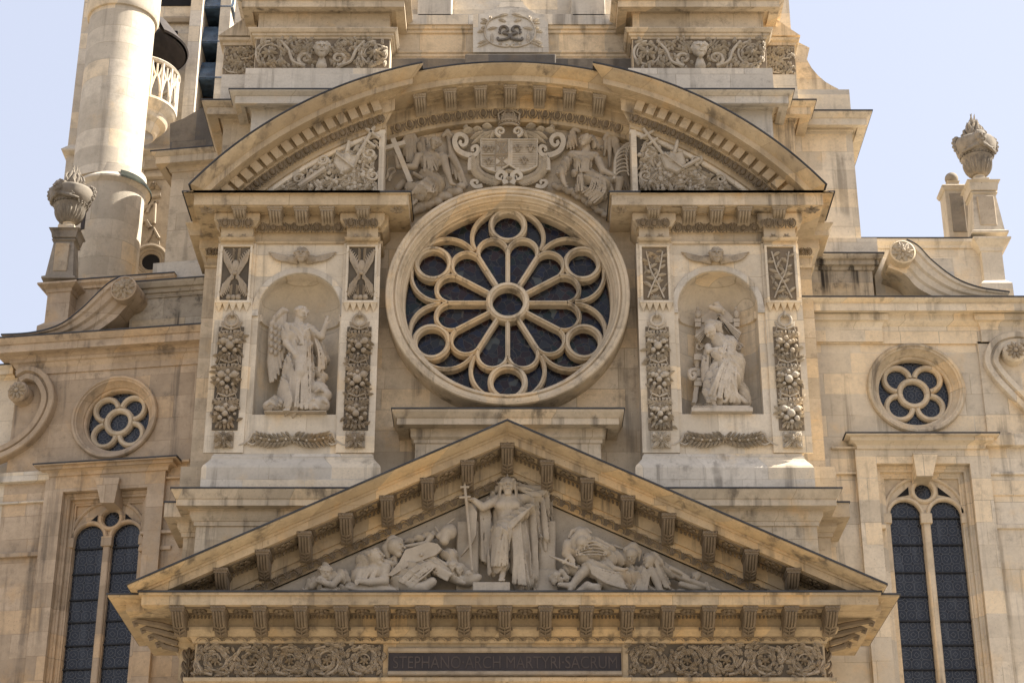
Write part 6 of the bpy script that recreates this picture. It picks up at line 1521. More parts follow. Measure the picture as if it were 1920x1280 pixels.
# ================================================================ statues and figure reliefs
class Fig:
    """figure sculpted over a measured region of the photograph; f(zx, zy, dy) is a point dy metres behind (+) the figure plane"""
    def __init__(s, name, label, cat, x0, y0, sc_, yp, mat, res=.02, group=None, base=None):
        s.x0, s.y0, s.sc, s.yp, s.mat = x0, y0, sc_, yp, mat; b = s.f(*base) if base else s.f(0, 0, 0)
        s.o = empty(name, label, cat, tuple(b), group); s.S = Sculpt(res); s.u = 1 / (sc_ * 90.0)
    def f(s, zx, zy, dy=0.0):
        x, z = F0.P(s.x0 + zx / s.sc, s.y0 + zy / s.sc, s.yp + dy); return (x, s.yp + dy, z)
    def c(s, pts, rs, **k):
        if k.get('fold'): k['fold'] = (k['fold'][0] * 1.25 + .012, k['fold'][1] * 1.3) + tuple(k['fold'][2:])
        k['k'] = k.get('k', .03) * .6; rs = [r * .93 for r in rs]
        s.S.chain([s.f(*p) for p in pts], rs, **k)
    def e(s, p, r, **k):
        if k.get('fold'): k['fold'] = (k['fold'][0] * 1.25 + .01, k['fold'][1] * 1.3) + tuple(k['fold'][2:])
        s.S.ell(s.f(*p), r, **k)
    def drape(s, top, bot, n, r=.032, sag=0.0, mid=None, k=.008, seed=0):
        """n raised fold ridges running from the polyline top to the polyline bot"""
        rn = random.Random(seed); lerp = lambda P, t: [P[min(int(t * (len(P) - 1)), len(P) - 2)][j] + (P[min(int(t * (len(P) - 1)), len(P) - 2) + 1][j] - P[min(int(t * (len(P) - 1)), len(P) - 2)][j]) * (t * (len(P) - 1) - min(int(t * (len(P) - 1)), len(P) - 2)) for j in range(3)]
        L_ = lambda P: sum(math.hypot(P[i + 1][0] - P[i][0], P[i + 1][1] - P[i][1]) for i in range(len(P) - 1)) * s.u
        wt, wb = min(r * 1.2, .35 * L_(top) / n + .004), min(r * 1.5, .35 * L_(bot) / n + .006)
        for i in range(n):
            t = (i + .5) / n; a, b = lerp(top, t), lerp(bot, min(1, max(0, t + rn.uniform(-.25, .25) / n))); m_ = [(a[j] + b[j]) / 2 for j in range(3)]; m_[2] -= sag
            if mid: q = lerp(mid, t); m_ = q
            m_[0] += rn.uniform(-4, 4); w = rn.uniform(.8, 1.2)
            P = bez([a, m_, b], 6); s.S.chain([s.f(*p) for p in P], [w * (wt + (wb - wt) * j / (len(P) - 1)) for j in range(len(P))], k=k)
    def face(s, p, R, **k): return face(s.S, s.f(*p), R, **k)
    def hand(s, p, q, ln=.17, **k):
        a, b = np.array(s.f(*p)), np.array(s.f(*q)); hand(s.S, a, b - a, ln, **k)
    def done(s, name='figure', mat=None):
        r = s.S.build(name, mat or s.mat, s.o); s.S = Sculpt(s.S.res); return r
    def slab(s, name, poly, y0, y1, mat=None, bev=0):
        m = M(); m.prism([(s.f(a, b, y0)[0], s.f(a, b, y0)[2]) for a, b in poly], s.yp + y0, s.yp + y1); return m.build(name, mat or s.mat, s.o)
# ---- angel of the Annunciation in the left niche
A = Fig('angel_statue', 'winged stone angel raising one hand, standing in the left niche', 'statue', 480, 560, 5.5625, .12, m_statue, .0165, base=(400, 1180, 0))
fo = (.03, 30, 0.0)
A.c([(470, 470, 0), (440, 640, .0), (410, 860, .02), (395, 1110, .0)], [.19, .25, .30, .36], fold=(.034, 30, .1), k=.05)
A.c([(520, 500, -.08), (535, 800, -.06), (520, 1120, -.05)], [.13, .14, .17], fold=(.03, 38, .0, 1), k=.04)
A.c([(360, 640, -.05), (330, 850, 0), (270, 1110, .03)], [.12, .13, .17], fold=(.03, 36, .25, 2), k=.04)
A.c([(430, 620, -.12), (470, 700, -.16), (560, 720, -.06)], [.1, .12, .1], fold=(.022, 40, 1.0), k=.04)
A.e((450, 395, .0), (.29, .2, .30), fold=(.014, 42, .5), k=.06); A.c([(420, 470, -.05), (545, 478, -.03)], [.12, .11], fold=(.014, 50, .1), k=.02)
A.c([(390, 300, 0), (520, 300, 0)], [.12, .11], k=.06, fold=(.012, 40, -.6))
A.c([(440, 215, .02), (440, 300, 0)], [.085, .1], k=.03)
A.face((478, 165, -.02), .175, turn=.85, nod=.3, hair='curl', curls=13, seed=2)
A.c([(325, 300, -.02), (320, 400, -.05)], [.125, .115], k=.04, fold=(.015, 44, .2)); A.c([(320, 400, -.05), (318, 460, -.06), (415, 590, -.2)], [.09, .082, .058], k=.03); A.hand((415, 590, -.2), (435, 650, -.2), .17, up=(.3, .9, 0), side=-1)
A.c([(565, 325, 0), (625, 370, -.03)], [.12, .1], k=.04, fold=(.016, 44, .6)); A.c([(600, 350, -.02), (685, 395, -.05), (728, 260, -.12)], [.09, .078, .05], k=.03); A.hand((728, 262, -.12), (738, 160, -.14), .19, up=(0, -1, 0), curl=.7, side=1, point=True)
A.c([(590, 380, .05), (650, 520, .08), (700, 640, .08), (650, 770, .05)], [.1, .13, .12, .1], fold=(.03, 34, .5), k=.04); A.c([(600, 750, .05), (700, 820, .05), (660, 870, 0)], [.08, .1, .08], fold=(.02, 40, .9), k=.03)
A.c([(470, 650, -.12), (458, 770, -.22)], [.15, .12], k=.04); A.c([(458, 770, -.22), (400, 960, -.15), (360, 1080, -.12)], [.125, .105, .065], k=.02); A.c([(358, 1090, -.12), (335, 1150, -.24)], [.07, .05], k=.03)
for i in range(5): A.c([(345 - 12 * i, 1150, -.24), (340 - 13 * i, 1163, -.30)], [.018, .016], k=.005)
A.c([(470, 900, -.08), (440, 1090, -.1), (560, 1140, -.1)], [.07, .1, .09], fold=(.02, 40, .3), k=.03); A.c([(200, 1060, 0), (260, 1140, -.05), (150, 1150, 0)], [.1, .09, .08], fold=(.02, 40, .6), k=.03)
st_ = [(310, 130), (265, 170), (225, 215), (190, 260), (165, 320), (155, 380), (160, 440)]
en = [(300, 560), (285, 640), (265, 720), (240, 790), (210, 835), (180, 860), (150, 868)]
for i, (a, b) in enumerate(zip(st_, en)): A.c([(a[0], a[1], .22), ((a[0] + b[0]) / 2 - 15, (a[1] + b[1]) / 2, .18 + .012 * i), (b[0], b[1], .2)], [.06, .062, .03], k=.008)
A.c([(320, 130, .18), (280, 120, .16), (200, 200, .16), (155, 300, .18), (145, 480, .2)], [.06, .07, .06, .055, .05], k=.02)
for i in range(14): A.e((160 + (i % 3) * 45, 260 + 26 * i * .9, .14), (.045, .04, .07), k=.008)
for (a, b, r, d) in ((640, 960, .24, .05), (700, 1010, .19, .0), (560, 1050, .17, -.02), (660, 1110, .22, -.05), (590, 1120, .18, -.08), (150, 1120, .16, .05), (190, 1070, .12, .05), (220, 1130, .14, 0)): A.e((a, b, d), (r, r * .9, r * .8), k=.04)
A.drape([(425, 490, -.17), (480, 490, -.2), (545, 490, -.15)], [(400, 1120, -.36), (500, 1150, -.26), (580, 1130, -.16)], 8, .036, seed=1, mid=[(430, 700, -.27), (500, 760, -.22), (560, 760, -.16)])
A.drape([(380, 560, -.12), (430, 600, -.17)], [(240, 1120, -.16), (340, 1130, -.3)], 5, .036, seed=2, mid=[(310, 800, -.13), (370, 800, -.22)])
A.drape([(380, 300, -.13), (470, 320, -.17)], [(480, 470, -.2), (510, 470, -.2)], 3, .024, seed=3); A.drape([(560, 300, -.12), (490, 330, -.17)], [(450, 470, -.18), (480, 470, -.2)], 3, .024, seed=4)
A.drape([(400, 660, -.2), (470, 640, -.24)], [(590, 700, -.12), (560, 660, -.14)], 3, .03, seed=5); A.drape([(600, 400, -.06), (650, 430, -.02)], [(640, 760, -.06), (720, 720, 0)], 4, .03, seed=6, mid=[(640, 560, -.08), (705, 560, -.02)])
for (a, b) in ((150, 1090), (600, 1060), (660, 950), (700, 1070), (610, 1130)): A.c([(a - 40, b + 20, -.2), (a, b - 10, -.23), (a + 40, b + 15, -.2)], [.03, .045, .03], k=.01)
A.done()
m = M(); a, b = A.f(80, 1200, -.3), A.f(730, 1200, -.3); z0 = nzL = bayL[2][3]; m.box(a[0], b[0], -.16, .6, z0 + .001, A.f(0, 1165, -.28)[2], .01); m.build('plinth', m_statue, A.o)
# ---- Virgin with throne in the right niche
V = Fig('virgin_statue', 'veiled stone woman bowing with crossed hands before a throne, right niche', 'statue', 1270, 560, 5.5625, .15, m_statue, .0165, base=(450, 1180, 0))
V.c([(430, 430, -.05), (500, 560, -.02)], [.16, .2], k=.06, fold=(.014, 40, .4)); V.e((520, 470, .02), (.22, .17, .17), fold=(.02, 40, .2), k=.05)
V.c([(520, 600, 0), (570, 680, .0), (560, 820, -.02)], [.22, .27, .26], fold=(.02, 26, 1.2), k=.06)
V.c([(520, 640, -.1), (450, 820, -.14), (400, 1000, -.1), (420, 1060, -.1)], [.17, .2, .2, .17], fold=(.035, 26, .35), k=.05)
V.c([(430, 650, -.1), (350, 820, -.12), (320, 970, -.1)], [.1, .12, .12], fold=(.03, 34, .35), k=.03)
V.c([(330, 970, -.12), (350, 1060, -.2), (392, 1130, -.24)], [.12, .1, .03], fold=(.02, 36, .5), k=.03)
V.c([(560, 800, -.05), (520, 930, -.12), (470, 1040, -.12)], [.22, .2, .16], fold=(.034, 28, .6), k=.05)
V.c([(480, 1000, -.1), (600, 1050, -.08), (730, 1080, 0)], [.15, .13, .07], fold=(.03, 30, 1.2), k=.04); V.c([(620, 880, .08), (690, 1000, .05), (740, 1080, .02)], [.14, .13, .07], fold=(.025, 34, .8), k=.04)
V.c([(320, 560, .0), (300, 700, .03), (285, 840, .05)], [.1, .1, .06], fold=(.025, 36, .1), k=.03)
V.c([(400, 385, -.03), (440, 430, -.02)], [.08, .1], k=.03)
V.face((345, 345, -.12), .17, turn=-.75, nod=.75, hair=None); V.c([(340, 275, -.05), (400, 290, .02), (440, 350, .05)], [.13, .14, .08], k=.04, fold=(.012, 46, .8)); V.c([(300, 290, -.12), (390, 270, -.1), (420, 330, -.02)], [.035, .04, .04], k=.02)
V.c([(560, 470, -.08), (545, 590, -.14), (440, 610, -.2), (400, 575, -.22)], [.12, .115, .1, .1], k=.04, fold=(.012, 44, .9)); V.c([(320, 500, -.05), (330, 545, -.15), (410, 525, -.22)], [.08, .07, .05], k=.03)
V.hand((400, 525, -.24), (470, 510, -.26), .16, up=(0, -1, 0), side=1); V.hand((480, 560, -.22), (420, 520, -.28), .16, up=(0, -1, .2), side=-1)
V.c([(490, 590, -.15), (610, 600, -.1)], [.05, .05], k=.02)
V.drape([(480, 620, -.24), (560, 640, -.24), (620, 650, -.15)], [(330, 990, -.27), (480, 1040, -.3), (620, 900, -.2)], 8, .036, seed=1, mid=[(400, 800, -.35), (500, 840, -.32), (620, 780, -.24)])
V.drape([(380, 660, -.2), (430, 660, -.22)], [(330, 1040, -.25), (410, 1060, -.28)], 4, .034, seed=2); V.drape([(500, 900, -.3), (600, 840, -.24)], [(480, 1070, -.25), (720, 1080, -.08)], 5, .036, seed=3, mid=[(520, 1000, -.28), (640, 1000, -.18)])
V.drape([(500, 420, -.14), (580, 440, -.12)], [(450, 560, -.28), (600, 570, -.2)], 5, .022, seed=4); V.drape([(310, 580, -.1), (340, 590, -.1)], [(280, 840, -.02), (320, 840, -.04)], 3, .026, seed=5)
V.done()
T = M(); q3 = lambda a, b, d: V.f(a, b, d)
def pr(poly, y0, y1): T.prism([(q3(a, b, y0)[0], q3(a, b, y0)[2]) for a, b in poly], V.yp + y0, V.yp + y1)
pr([(190, 1100), (190, 200), (300, 200), (340, 120), (500, 120), (540, 200), (645, 200), (690, 1100)], .33, .5)
pr([(255, 190), (300, 150), (345, 115), (500, 115), (545, 150), (580, 195), (580, 245), (255, 245)], .28, .33)
for a in (215, 618):
    for (b0, b1, w) in ((205, 240, 34), (245, 290, 30), (575, 635, 40), (820, 850, 46), (855, 905, 40)): pr([(a - w, b0), (a + w, b0), (a + w, b1), (a - w, b1)], .12 if b0 > 500 else .25, .4)
    x, _, z = q3(a, 165, .3); T.ball((x, V.yp + .3, z), (.07, .07, .1), 10, 8); T.ball((x, V.yp + .3, z + .14), (.035, .035, .05), 8, 6)
    x, _, z = q3(a, 820, .22); zt_ = q3(a, 640, .22)[2]; h = zt_ - z; T.lathe_z((x, V.yp + .24), [(.09, z), (.1, z + .1 * h), (.11, z + .3 * h), (.09, z + .42 * h), (.06, z + .5 * h), (.08, z + .55 * h), (.05, z + .6 * h), (.06, z + .8 * h), (.09, z + .95 * h), (.07, zt_)], 16)
    T.tube(bez([q3(a - 10, 910, .2), q3(a - 25, 1000, .18), q3(a - 30, 1060, .16), q3(a - 45, 1100, .1)], 12), .06, 7)
    for s_ in (0,): T.tube([(q3(a + 20, 505, .25)[0] + .09 * math.cos(t) * (1 - t / 12), V.yp + .24, q3(a, 505, .25)[2] + .09 * math.sin(t) * (1 - t / 12)) for t in np.linspace(0, 8, 20)], .025, 5)
T.tube(bez([q3(190, 740, .15), q3(140, 750, .1), q3(125, 790, .08), q3(150, 835, .1), q3(185, 810, .1), q3(165, 770, .1)], 18), .05, 7); pr([(650, 560), (690, 580), (690, 640), (640, 640)], .05, .4)
T.build('throne', m_statue, V.o)
T = M()
for poly in ([(430, 170), (180, 385), (240, 455)], [(430, 170), (668, 350), (632, 432)], [(430, 170), (330, 300), (395, 260)], [(430, 170), (500, 300), (560, 380)]): pr([(poly[0][0] - 12, poly[0][1]), (poly[0][0] + 12, poly[0][1]), poly[1], poly[2]], .14, .3)
for t in (.25, .5, .75):
    for A1_, A2_ in (((180, 385), (240, 455)), ((668, 350), (632, 432))):
        e_ = (A1_[0] + (A2_[0] - A1_[0]) * t, A1_[1] + (A2_[1] - A1_[1]) * t); T.tube([q3(430, 180, .13), q3(*e_, .13)], .012, 4)
T.build('light_rays', m_statue, V.o)
V.c([(350, 95, -.05), (430, 110, .0)], [.05, .09], k=.03); V.e((345, 85, -.07), (.05, .05, .05)); V.c([(400, 60, .0), (490, 125, .05)], [.06, .03], k=.02); V.c([(420, 50, .04), (470, 90, .1)], [.05, .02], k=.01); V.c([(440, 110, .0), (480, 160, .1)], [.06, .03], k=.02); V.done('dove')
m = M(); a, b = V.f(150, 1180, -.3), V.f(790, 1180, -.3); zt_ = V.f(0, 1105, -.28)[2]; m.box(a[0], b[0], -.14, .6, bayR[2][3] + .001, zt_ - .05, .008); m.box(a[0] + .04, b[0] - .04, -.11, .6, zt_ - .051, zt_, .008); pv = m.build('plinth', m_statue, V.o)
xq = V.f(165, 1180, -.3)[0]; text('signature', 'J.FELON', m_carve, V.o, xq + .02, xq + .38, bayR[2][3] + .12, -.141, .085, .004)
# ---- Christ in the triangular gable
CH = Fig('christ_statue', 'central stone figure with staff cross and outspread robe in the triangular gable', 'statue', 850, 870, 5.225, -1.55, m_tymp, .0175, base=(500, 1250, 0))
CH.e((540, 400, 0), (.27, .19, .25), k=.06); CH.c([(530, 450, 0), (520, 580, .02)], [.2, .19], k=.06); CH.c([(440, 345, .02), (660, 350, .02)], [.11, .11], k=.05); CH.e((480, 400, -.14), (.13, .08, .1), k=.05); CH.e((590, 400, -.14), (.13, .08, .1), k=.05)
CH.c([(535, 270, .0), (540, 330, .02)], [.09, .12], k=.04); CH.face((535, 215, -.12), .185, nod=.05, hair='long', beard=True, curls=9, seed=8)
for a in ((530, 150, 530, 78), (490, 190, 412, 184), (585, 188, 650, 180)): CH.c([(a[0], a[1], -.05), (a[2], a[3], -.05)], [.045, .008], k=.01)
CH.c([(420, 355, 0), (290, 420, -.1), (200, 350, -.14)], [.1, .085, .06], k=.03); CH.hand((205, 355, -.14), (120, 335, -.16), .2, up=(0, 0, -1), curl=.8, side=1)
CH.c([(470, 190, .05), (400, 290, .08), (330, 380, .1)], [.05, .06, .07], fold=(.015, 36, .8), k=.02)
CH.c([(600, 200, .05), (700, 250, .02), (830, 260, 0), (930, 235, 0)], [.06, .09, .09, .07], fold=(.02, 34, 1.2), k=.03); CH.c([(670, 350, 0), (800, 330, 0), (910, 270, 0)], [.12, .12, .08], fold=(.022, 30, .9), k=.04)
for i, (a, b, c, d, r) in enumerate(((700, 400, 740, 1000, .14), (780, 360, 790, 1100, .13), (850, 300, 850, 820, .1), (900, 280, 895, 720, .09), (940, 250, 935, 760, .06), (640, 620, 700, 1150, .2), (720, 900, 780, 1190, .16), (600, 900, 680, 1180, .18))): CH.c([(a, b, .1 - .09 * (i % 2)), (c, d, .1 - .12 * (i % 2))], [r * .8, r * .9], fold=(.03, 30, .08, i), k=.04)
CH.c([(895, 740, .05), (905, 840, .05)], [.06, .04], k=.02)
CH.c([(760, 430, -.08), (640, 500, -.12), (520, 600, -.14), (420, 640, -.1)], [.1, .13, .14, .1], fold=(.028, 30, 1.0), k=.04)
CH.c([(540, 590, 0), (480, 680, -.25)], [.22, .19], fold=(.02, 30, 1.0), k=.06); CH.c([(480, 680, -.25), (465, 820, -.22), (455, 990, -.16)], [.19, .17, .18], fold=(.02, 34, .0), k=.04); CH.c([(400, 700, -.1), (370, 900, -.06), (380, 1060, -.08)], [.08, .08, .08], fold=(.02, 40, .1), k=.03); CH.c([(590, 700, -.12), (640, 900, -.1), (620, 1000, -.05)], [.1, .15, .1], fold=(.03, 32, .2), k=.04)
CH.c([(480, 1000, -.15), (482, 1075, -.16)], [.08, .06], k=.02); CH.c([(482, 1085, -.16), (470, 1130, -.32)], [.065, .05], k=.03)
for i in range(5): CH.c([(452 + 12 * i, 1128, -.32), (448 + 12 * i, 1140, -.38)], [.019, .017], k=.005)
for i, (a, b, c, d, r) in enumerate(((330, 440, 350, 600, .1), (270, 430, 290, 880, .1), (330, 600, 320, 930, .1), (400, 460, 400, 700, .08))): CH.c([(a, b, .12), (c, d, .14)], [r * .8, r], fold=(.025, 34, .05, i), k=.03)
CH.drape([(430, 650, -.28), (500, 640, -.38), (560, 650, -.28)], [(400, 990, -.3), (460, 1000, -.34), (540, 980, -.3)], 7, .032, seed=1, mid=[(420, 800, -.36), (470, 800, -.42), (540, 800, -.34)])
CH.drape([(560, 640, -.2), (660, 560, -.16)], [(560, 1160, -.2), (720, 1180, -.2)], 5, .042, seed=2, mid=[(580, 900, -.28), (690, 860, -.2)])
CH.drape([(760, 420, -.2), (800, 380, -.16)], [(440, 640, -.24), (520, 690, -.3)], 5, .032, seed=4, mid=[(600, 520, -.28), (640, 570, -.26)])
CH.drape([(620, 210, 0), (640, 250, 0)], [(910, 240, -.06), (900, 300, -.08)], 4, .024, mid=[(760, 270, -.1), (770, 320, -.1)], seed=5); CH.drape([(250, 440, .03), (360, 440, .05)], [(270, 930, .0), (400, 1000, .02)], 6, .034, seed=6)
CH.done()
m = M(); t = [CH.f(185, 1040, -.2), CH.f(150, 600, -.2), CH.f(110, 190, -.2)]; m.tube(t, .027, 8)
for a, b, c, d in ((68, 222, 156, 222), (58, 325, 172, 318)): m.tube([CH.f(a, b, -.2), CH.f(c, d, -.2)], .024, 8)
m.build('staff_cross', m_tymp, CH.o, smooth=True)
CH.slab('pennant', [(130, 350), (190, 400), (232, 470), (222, 690), (175, 790), (75, 895), (160, 760), (150, 600)], -.1, .0)
m = M(); p0, p1 = CH.f(190, 1150, -.4), CH.f(555, 1150, -.4); m.box(p0[0], p1[0], -1.95, -1.3, zct + .03, p0[2], .015); m.build('step_block', m_tymp, CH.o)
m = M(); p0, p1 = CH.f(830, 1000, .1), CH.f(1010, 500, .1); m.box(p0[0], p1[0] - .02, -1.5, -1.29, zct + .04, p1[2] - .12, .02); m.box(p0[0] - .1, p1[0] + .02, -1.55, -1.29, zct + .04, CH.f(0, 1040, .1)[2], .02)
m.build('broken_tomb', m_tymp, CH.o)
m = M(); p0, p1 = CH.f(30, 1000, .1), CH.f(250, 560, .1); m.box(p0[0], p1[0], -1.5, -1.29, zct + .04, p1[2], .02); m.build('tomb_slab', m_tymp, CH.o)
# ---- figures lying and kneeling in the gable corners
gp = 'carved figures in the triangular gable'
def LF(name, label, base, cat='statue'): return Fig(name, label, cat, 560, 880, 4.8, -1.6, m_tymp, .0175, gp, base)
def RFg(name, label, base, cat='statue'): return Fig(name, label, cat, 940, 880, 4.571, -1.6, m_tymp, .0175, gp, base)
G = LF('reclining_statue', 'hooded figure lying with folded arms, leftmost in the triangular gable', (250, 1100, 0))
G.face((240, 925, -.05), .15, nod=.3, turn=.2, hair='curl', curls=4, seed=4); G.c([(200, 900, .05), (240, 870, .02), (290, 910, .05)], [.06, .08, .05], k=.03, fold=(.01, 40, 1)); G.c([(290, 990, .05), (380, 960, .05), (430, 1000, .05)], [.14, .15, .1], fold=(.02, 34, .4), k=.04)
G.c([(120, 1050, 0), (190, 985, -.1), (270, 1030, -.12)], [.08, .07, .055], k=.02); G.c([(360, 975, -.05), (300, 1040, -.15), (210, 1010, -.18)], [.08, .07, .055], k=.02); G.hand((215, 1015, -.18), (170, 1000, -.18), .15, side=1); G.hand((265, 1030, -.12), (310, 1050, -.12), .15, side=-1)
G.c([(60, 1080, .05), (120, 1000, .05), (230, 1080, 0), (360, 1080, 0)], [.06, .08, .1, .09], fold=(.018, 36, .3), k=.03); G.c([(210, 1090, -.1), (330, 1090, -.1)], [.06, .05], k=.02); G.done()
G = LF('kneeling_statue', 'kneeling curly-haired woman with clasped hands in the gable, lit palest', (620, 1100, 0))
G.face((705, 795, -.1), .19, turn=1.0, nod=-.25, hair='curl', curls=12, seed=6); G.e((630, 820, 0), (.24, .18, .2), fold=(.03, 40, .5), k=.04); G.e((580, 890, .02), (.14, .13, .16), fold=(.03, 40, .9), k=.03)
G.c([(720, 860, -.02), (690, 930, 0), (560, 960, .02)], [.14, .2, .2], k=.05); G.c([(780, 880, -.08), (770, 1000, -.15), (640, 1015, -.2), (560, 1005, -.2)], [.12, .1, .075, .06], k=.03); G.c([(600, 900, -.05), (540, 960, -.12), (530, 1000, -.18)], [.08, .07, .055], k=.03); G.hand((570, 1005, -.2), (520, 1010, -.22), .17, side=1); G.hand((540, 985, -.2), (520, 1030, -.22), .16, side=-1); G.drape([(420, 1060, -.1), (640, 1035, -.14)], [(560, 1090, -.14), (900, 1085, -.12)], 6, .03, seed=3); G.drape([(620, 880, -.16), (720, 900, -.18)], [(560, 980, -.16), (680, 1000, -.2)], 4, .028, seed=4)
G.c([(400, 1075, 0), (560, 1060, -.02), (720, 1050, 0), (860, 1075, 0)], [.1, .12, .15, .12], fold=(.022, 30, .6), k=.04); G.c([(500, 930, .02), (500, 1000, .0)], [.06, .05], fold=(.02, 40, .9), k=.02); G.done()
G = LF('soldier_statue', 'helmeted soldier crouching under a large plain shield, left of centre in the gable', (1100, 1100, 0))
G.face((880, 705, -.1), .2, turn=1.1, nod=-.1, eyes=True); G.c([(800, 780, .0), (790, 710, .02), (850, 650, .0), (900, 650, -.02)], [.06, .1, .14, .1], k=.03); G.c([(780, 760, 0), (810, 820, 0), (870, 790, -.05), (880, 850, -.05)], [.03, .035, .05, .04], k=.02)
G.c([(860, 850, -.05), (780, 830, -.1), (760, 830, -.1)], [.06, .06, .05], k=.02); G.c([(1150, 850, .02), (1050, 930, 0), (930, 1010, 0)], [.2, .28, .24], fold=(.03, 26, .9), k=.06); G.c([(1190, 840, -.05), (1250, 900, -.08), (1360, 950, -.08), (1450, 1010, -.1)], [.16, .14, .1, .07], k=.04, fold=(.018, 34, 1.1)); G.c([(1440, 1000, -.1), (1490, 1020, -.14)], [.06, .04], k=.02); G.drape([(1180, 820, -.18), (1240, 870, -.2)], [(900, 1000, -.22), (1020, 1060, -.2)], 7, .036, seed=5, mid=[(1020, 880, -.26), (1140, 960, -.24)]); G.drape([(1230, 860, -.2), (1260, 960, -.16)], [(1380, 930, -.2), (1330, 1000, -.16)], 4, .026, seed=6)
G.c([(1010, 1060, -.12), (1120, 1060, -.12), (1200, 1010, -.1)], [.1, .12, .1], k=.04); G.c([(830, 920, -.02), (890, 1000, 0), (880, 1080, 0)], [.1, .14, .12], fold=(.03, 34, .2), k=.04); G.done()
G.slab('shield', [(800, 950), (905, 830), (960, 720), (1170, 650), (1250, 665), (1288, 712), (1235, 765), (1010, 850), (840, 955)], -.2, -.12); m = M(); m.ball(G.f(1105, 765, -.21), .04, 10, 6); m.build('shield_boss', m_tymp, G.o, smooth=True)
G = LF('fallen_statue', 'small tumbling figure with a jar above the plain shield, beside the central tomb', (1300, 900, 0))
G.c([(930, 660, .05), (1080, 620, .0), (1190, 590, -.02)], [.05, .08, .09], fold=(.02, 34, .7), k=.03); G.c([(1190, 600, -.05), (1150, 660, -.08), (960, 690, -.1)], [.07, .05, .035], k=.02); G.c([(1270, 600, -.05), (1330, 560, -.05), (1310, 640, -.08)], [.08, .12, .1], k=.03); G.e((1360, 560, 0), (.14, .12, .16), k=.04); G.c([(1250, 560, 0), (1400, 440, .02)], [.02, .02], k=.01); G.c([(1230, 520, 0), (1290, 600, -.03)], [.03, .03], k=.01)
G.c([(1300, 760, .02), (1370, 770, 0), (1390, 830, 0)], [.1, .13, .1], fold=(.015, 40, .5), k=.03); G.c([(1200, 780, -.05), (1330, 860, -.08)], [.04, .045], k=.01)
for (a, b) in ((1385, 870), (1450, 905), (1525, 950)): G.face((a, b, -.12), .1, nod=.2, hair='curl', curls=4, seed=a); G.e((a - 5, b - 5, -.04), (.14, .04, .14), k=.01)
G.e((1560, 990, -.05), (.2, .1, .1), rot=.4, k=.03); G.e((1500, 1000, -.05), (.2, .12, .1), k=.03); G.done()
G = RFg('soldier_statue', 'bending soldier in a crested helmet beside the tomb, right of centre in the gable', (650, 950, 0))
G.face((690, 640, -.12), .17, turn=.5, nod=.7); G.c([(640, 600, -.05), (690, 560, -.08), (740, 590, -.1)], [.12, .15, .1], k=.03); G.c([(580, 580, 0), (610, 525, -.02), (670, 505, -.05), (730, 515, -.08), (775, 540, -.1)], [.03, .045, .05, .045, .02], k=.02)
G.c([(620, 690, 0), (800, 660, 0), (920, 700, 0), (700, 760, -.02)], [.15, .18, .14, .14], fold=(.026, 30, 1.1), k=.05); G.c([(570, 640, -.05), (555, 720, -.1), (610, 780, -.15)], [.11, .085, .06], k=.03); G.hand((605, 770, -.15), (625, 820, -.18), .16, side=1); G.c([(560, 800, .02), (580, 870, .02), (640, 860, .0)], [.08, .1, .1], fold=(.02, 36, .4), k=.03)
G.drape([(640, 680, -.14), (640, 740, -.14)], [(920, 660, -.12), (900, 740, -.12)], 5, .03, seed=7, mid=[(780, 600, -.18), (780, 740, -.2)]); G.c([(410, 735, -.1), (520, 780, -.16), (650, 840, -.2)], [.02, .035, .03], k=.01); G.c([(530, 800, -.18), (560, 765, -.18)], [.025, .025], k=.01); G.done()
G = RFg('soldier_statue', 'second helmeted soldier leaning forward behind the reclining body, right side of the gable', (1050, 900, 0))
G.face((1120, 740, -.1), .15, turn=-.4, nod=.6, hair=None); G.c([(1080, 690, -.05), (1130, 670, -.05), (1170, 700, -.05)], [.09, .12, .09], k=.03); G.c([(1100, 660, 0), (1160, 665, -.03), (1185, 720, -.05), (1180, 780, -.05)], [.04, .05, .045, .02], k=.02)
G.c([(1080, 780, .02), (960, 760, .02), (860, 800, .04)], [.14, .17, .12], fold=(.02, 34, .5), k=.04); G.c([(920, 810, -.08), (960, 850, -.12), (1040, 860, -.14)], [.08, .065, .05], k=.03); G.hand((1030, 860, -.14), (1080, 850, -.15), .15, side=1); G.c([(960, 650, .04), (1080, 690, .04)], [.03, .03], k=.01); G.done()
G = RFg('reclining_statue', 'reclining draped figure with bare foot thrust towards the tomb, right side of the gable', (800, 1100, 0))
G.c([(610, 990, -.1), (680, 900, -.1), (760, 840, -.1)], [.075, .1, .12], k=.03); G.c([(610, 1000, -.1), (500, 985, -.14)], [.075, .05], k=.02); G.c([(600, 990, -.1), (590, 1030, -.12)], [.07, .05], k=.02); G.c([(760, 840, -.08), (880, 880, -.05), (1000, 930, 0)], [.16, .2, .2], fold=(.028, 28, .9), k=.05); G.c([(900, 960, -.08), (990, 1020, -.05), (1080, 1020, 0)], [.16, .16, .15], fold=(.028, 28, 1.1), k=.05)
G.c([(640, 1060, -.05), (740, 1000, -.12), (820, 1030, -.12)], [.06, .1, .09], k=.03); G.e((780, 1010, -.12), (.2, .1, .07), rot=.2, k=.02); G.c([(980, 900, 0), (1100, 930, 0), (1160, 990, 0)], [.15, .18, .14], fold=(.02, 30, .3), k=.05); G.drape([(740, 800, -.22), (780, 900, -.22)], [(1000, 880, -.18), (1080, 1030, -.18)], 7, .034, seed=8, mid=[(880, 850, -.26), (900, 980, -.24)])
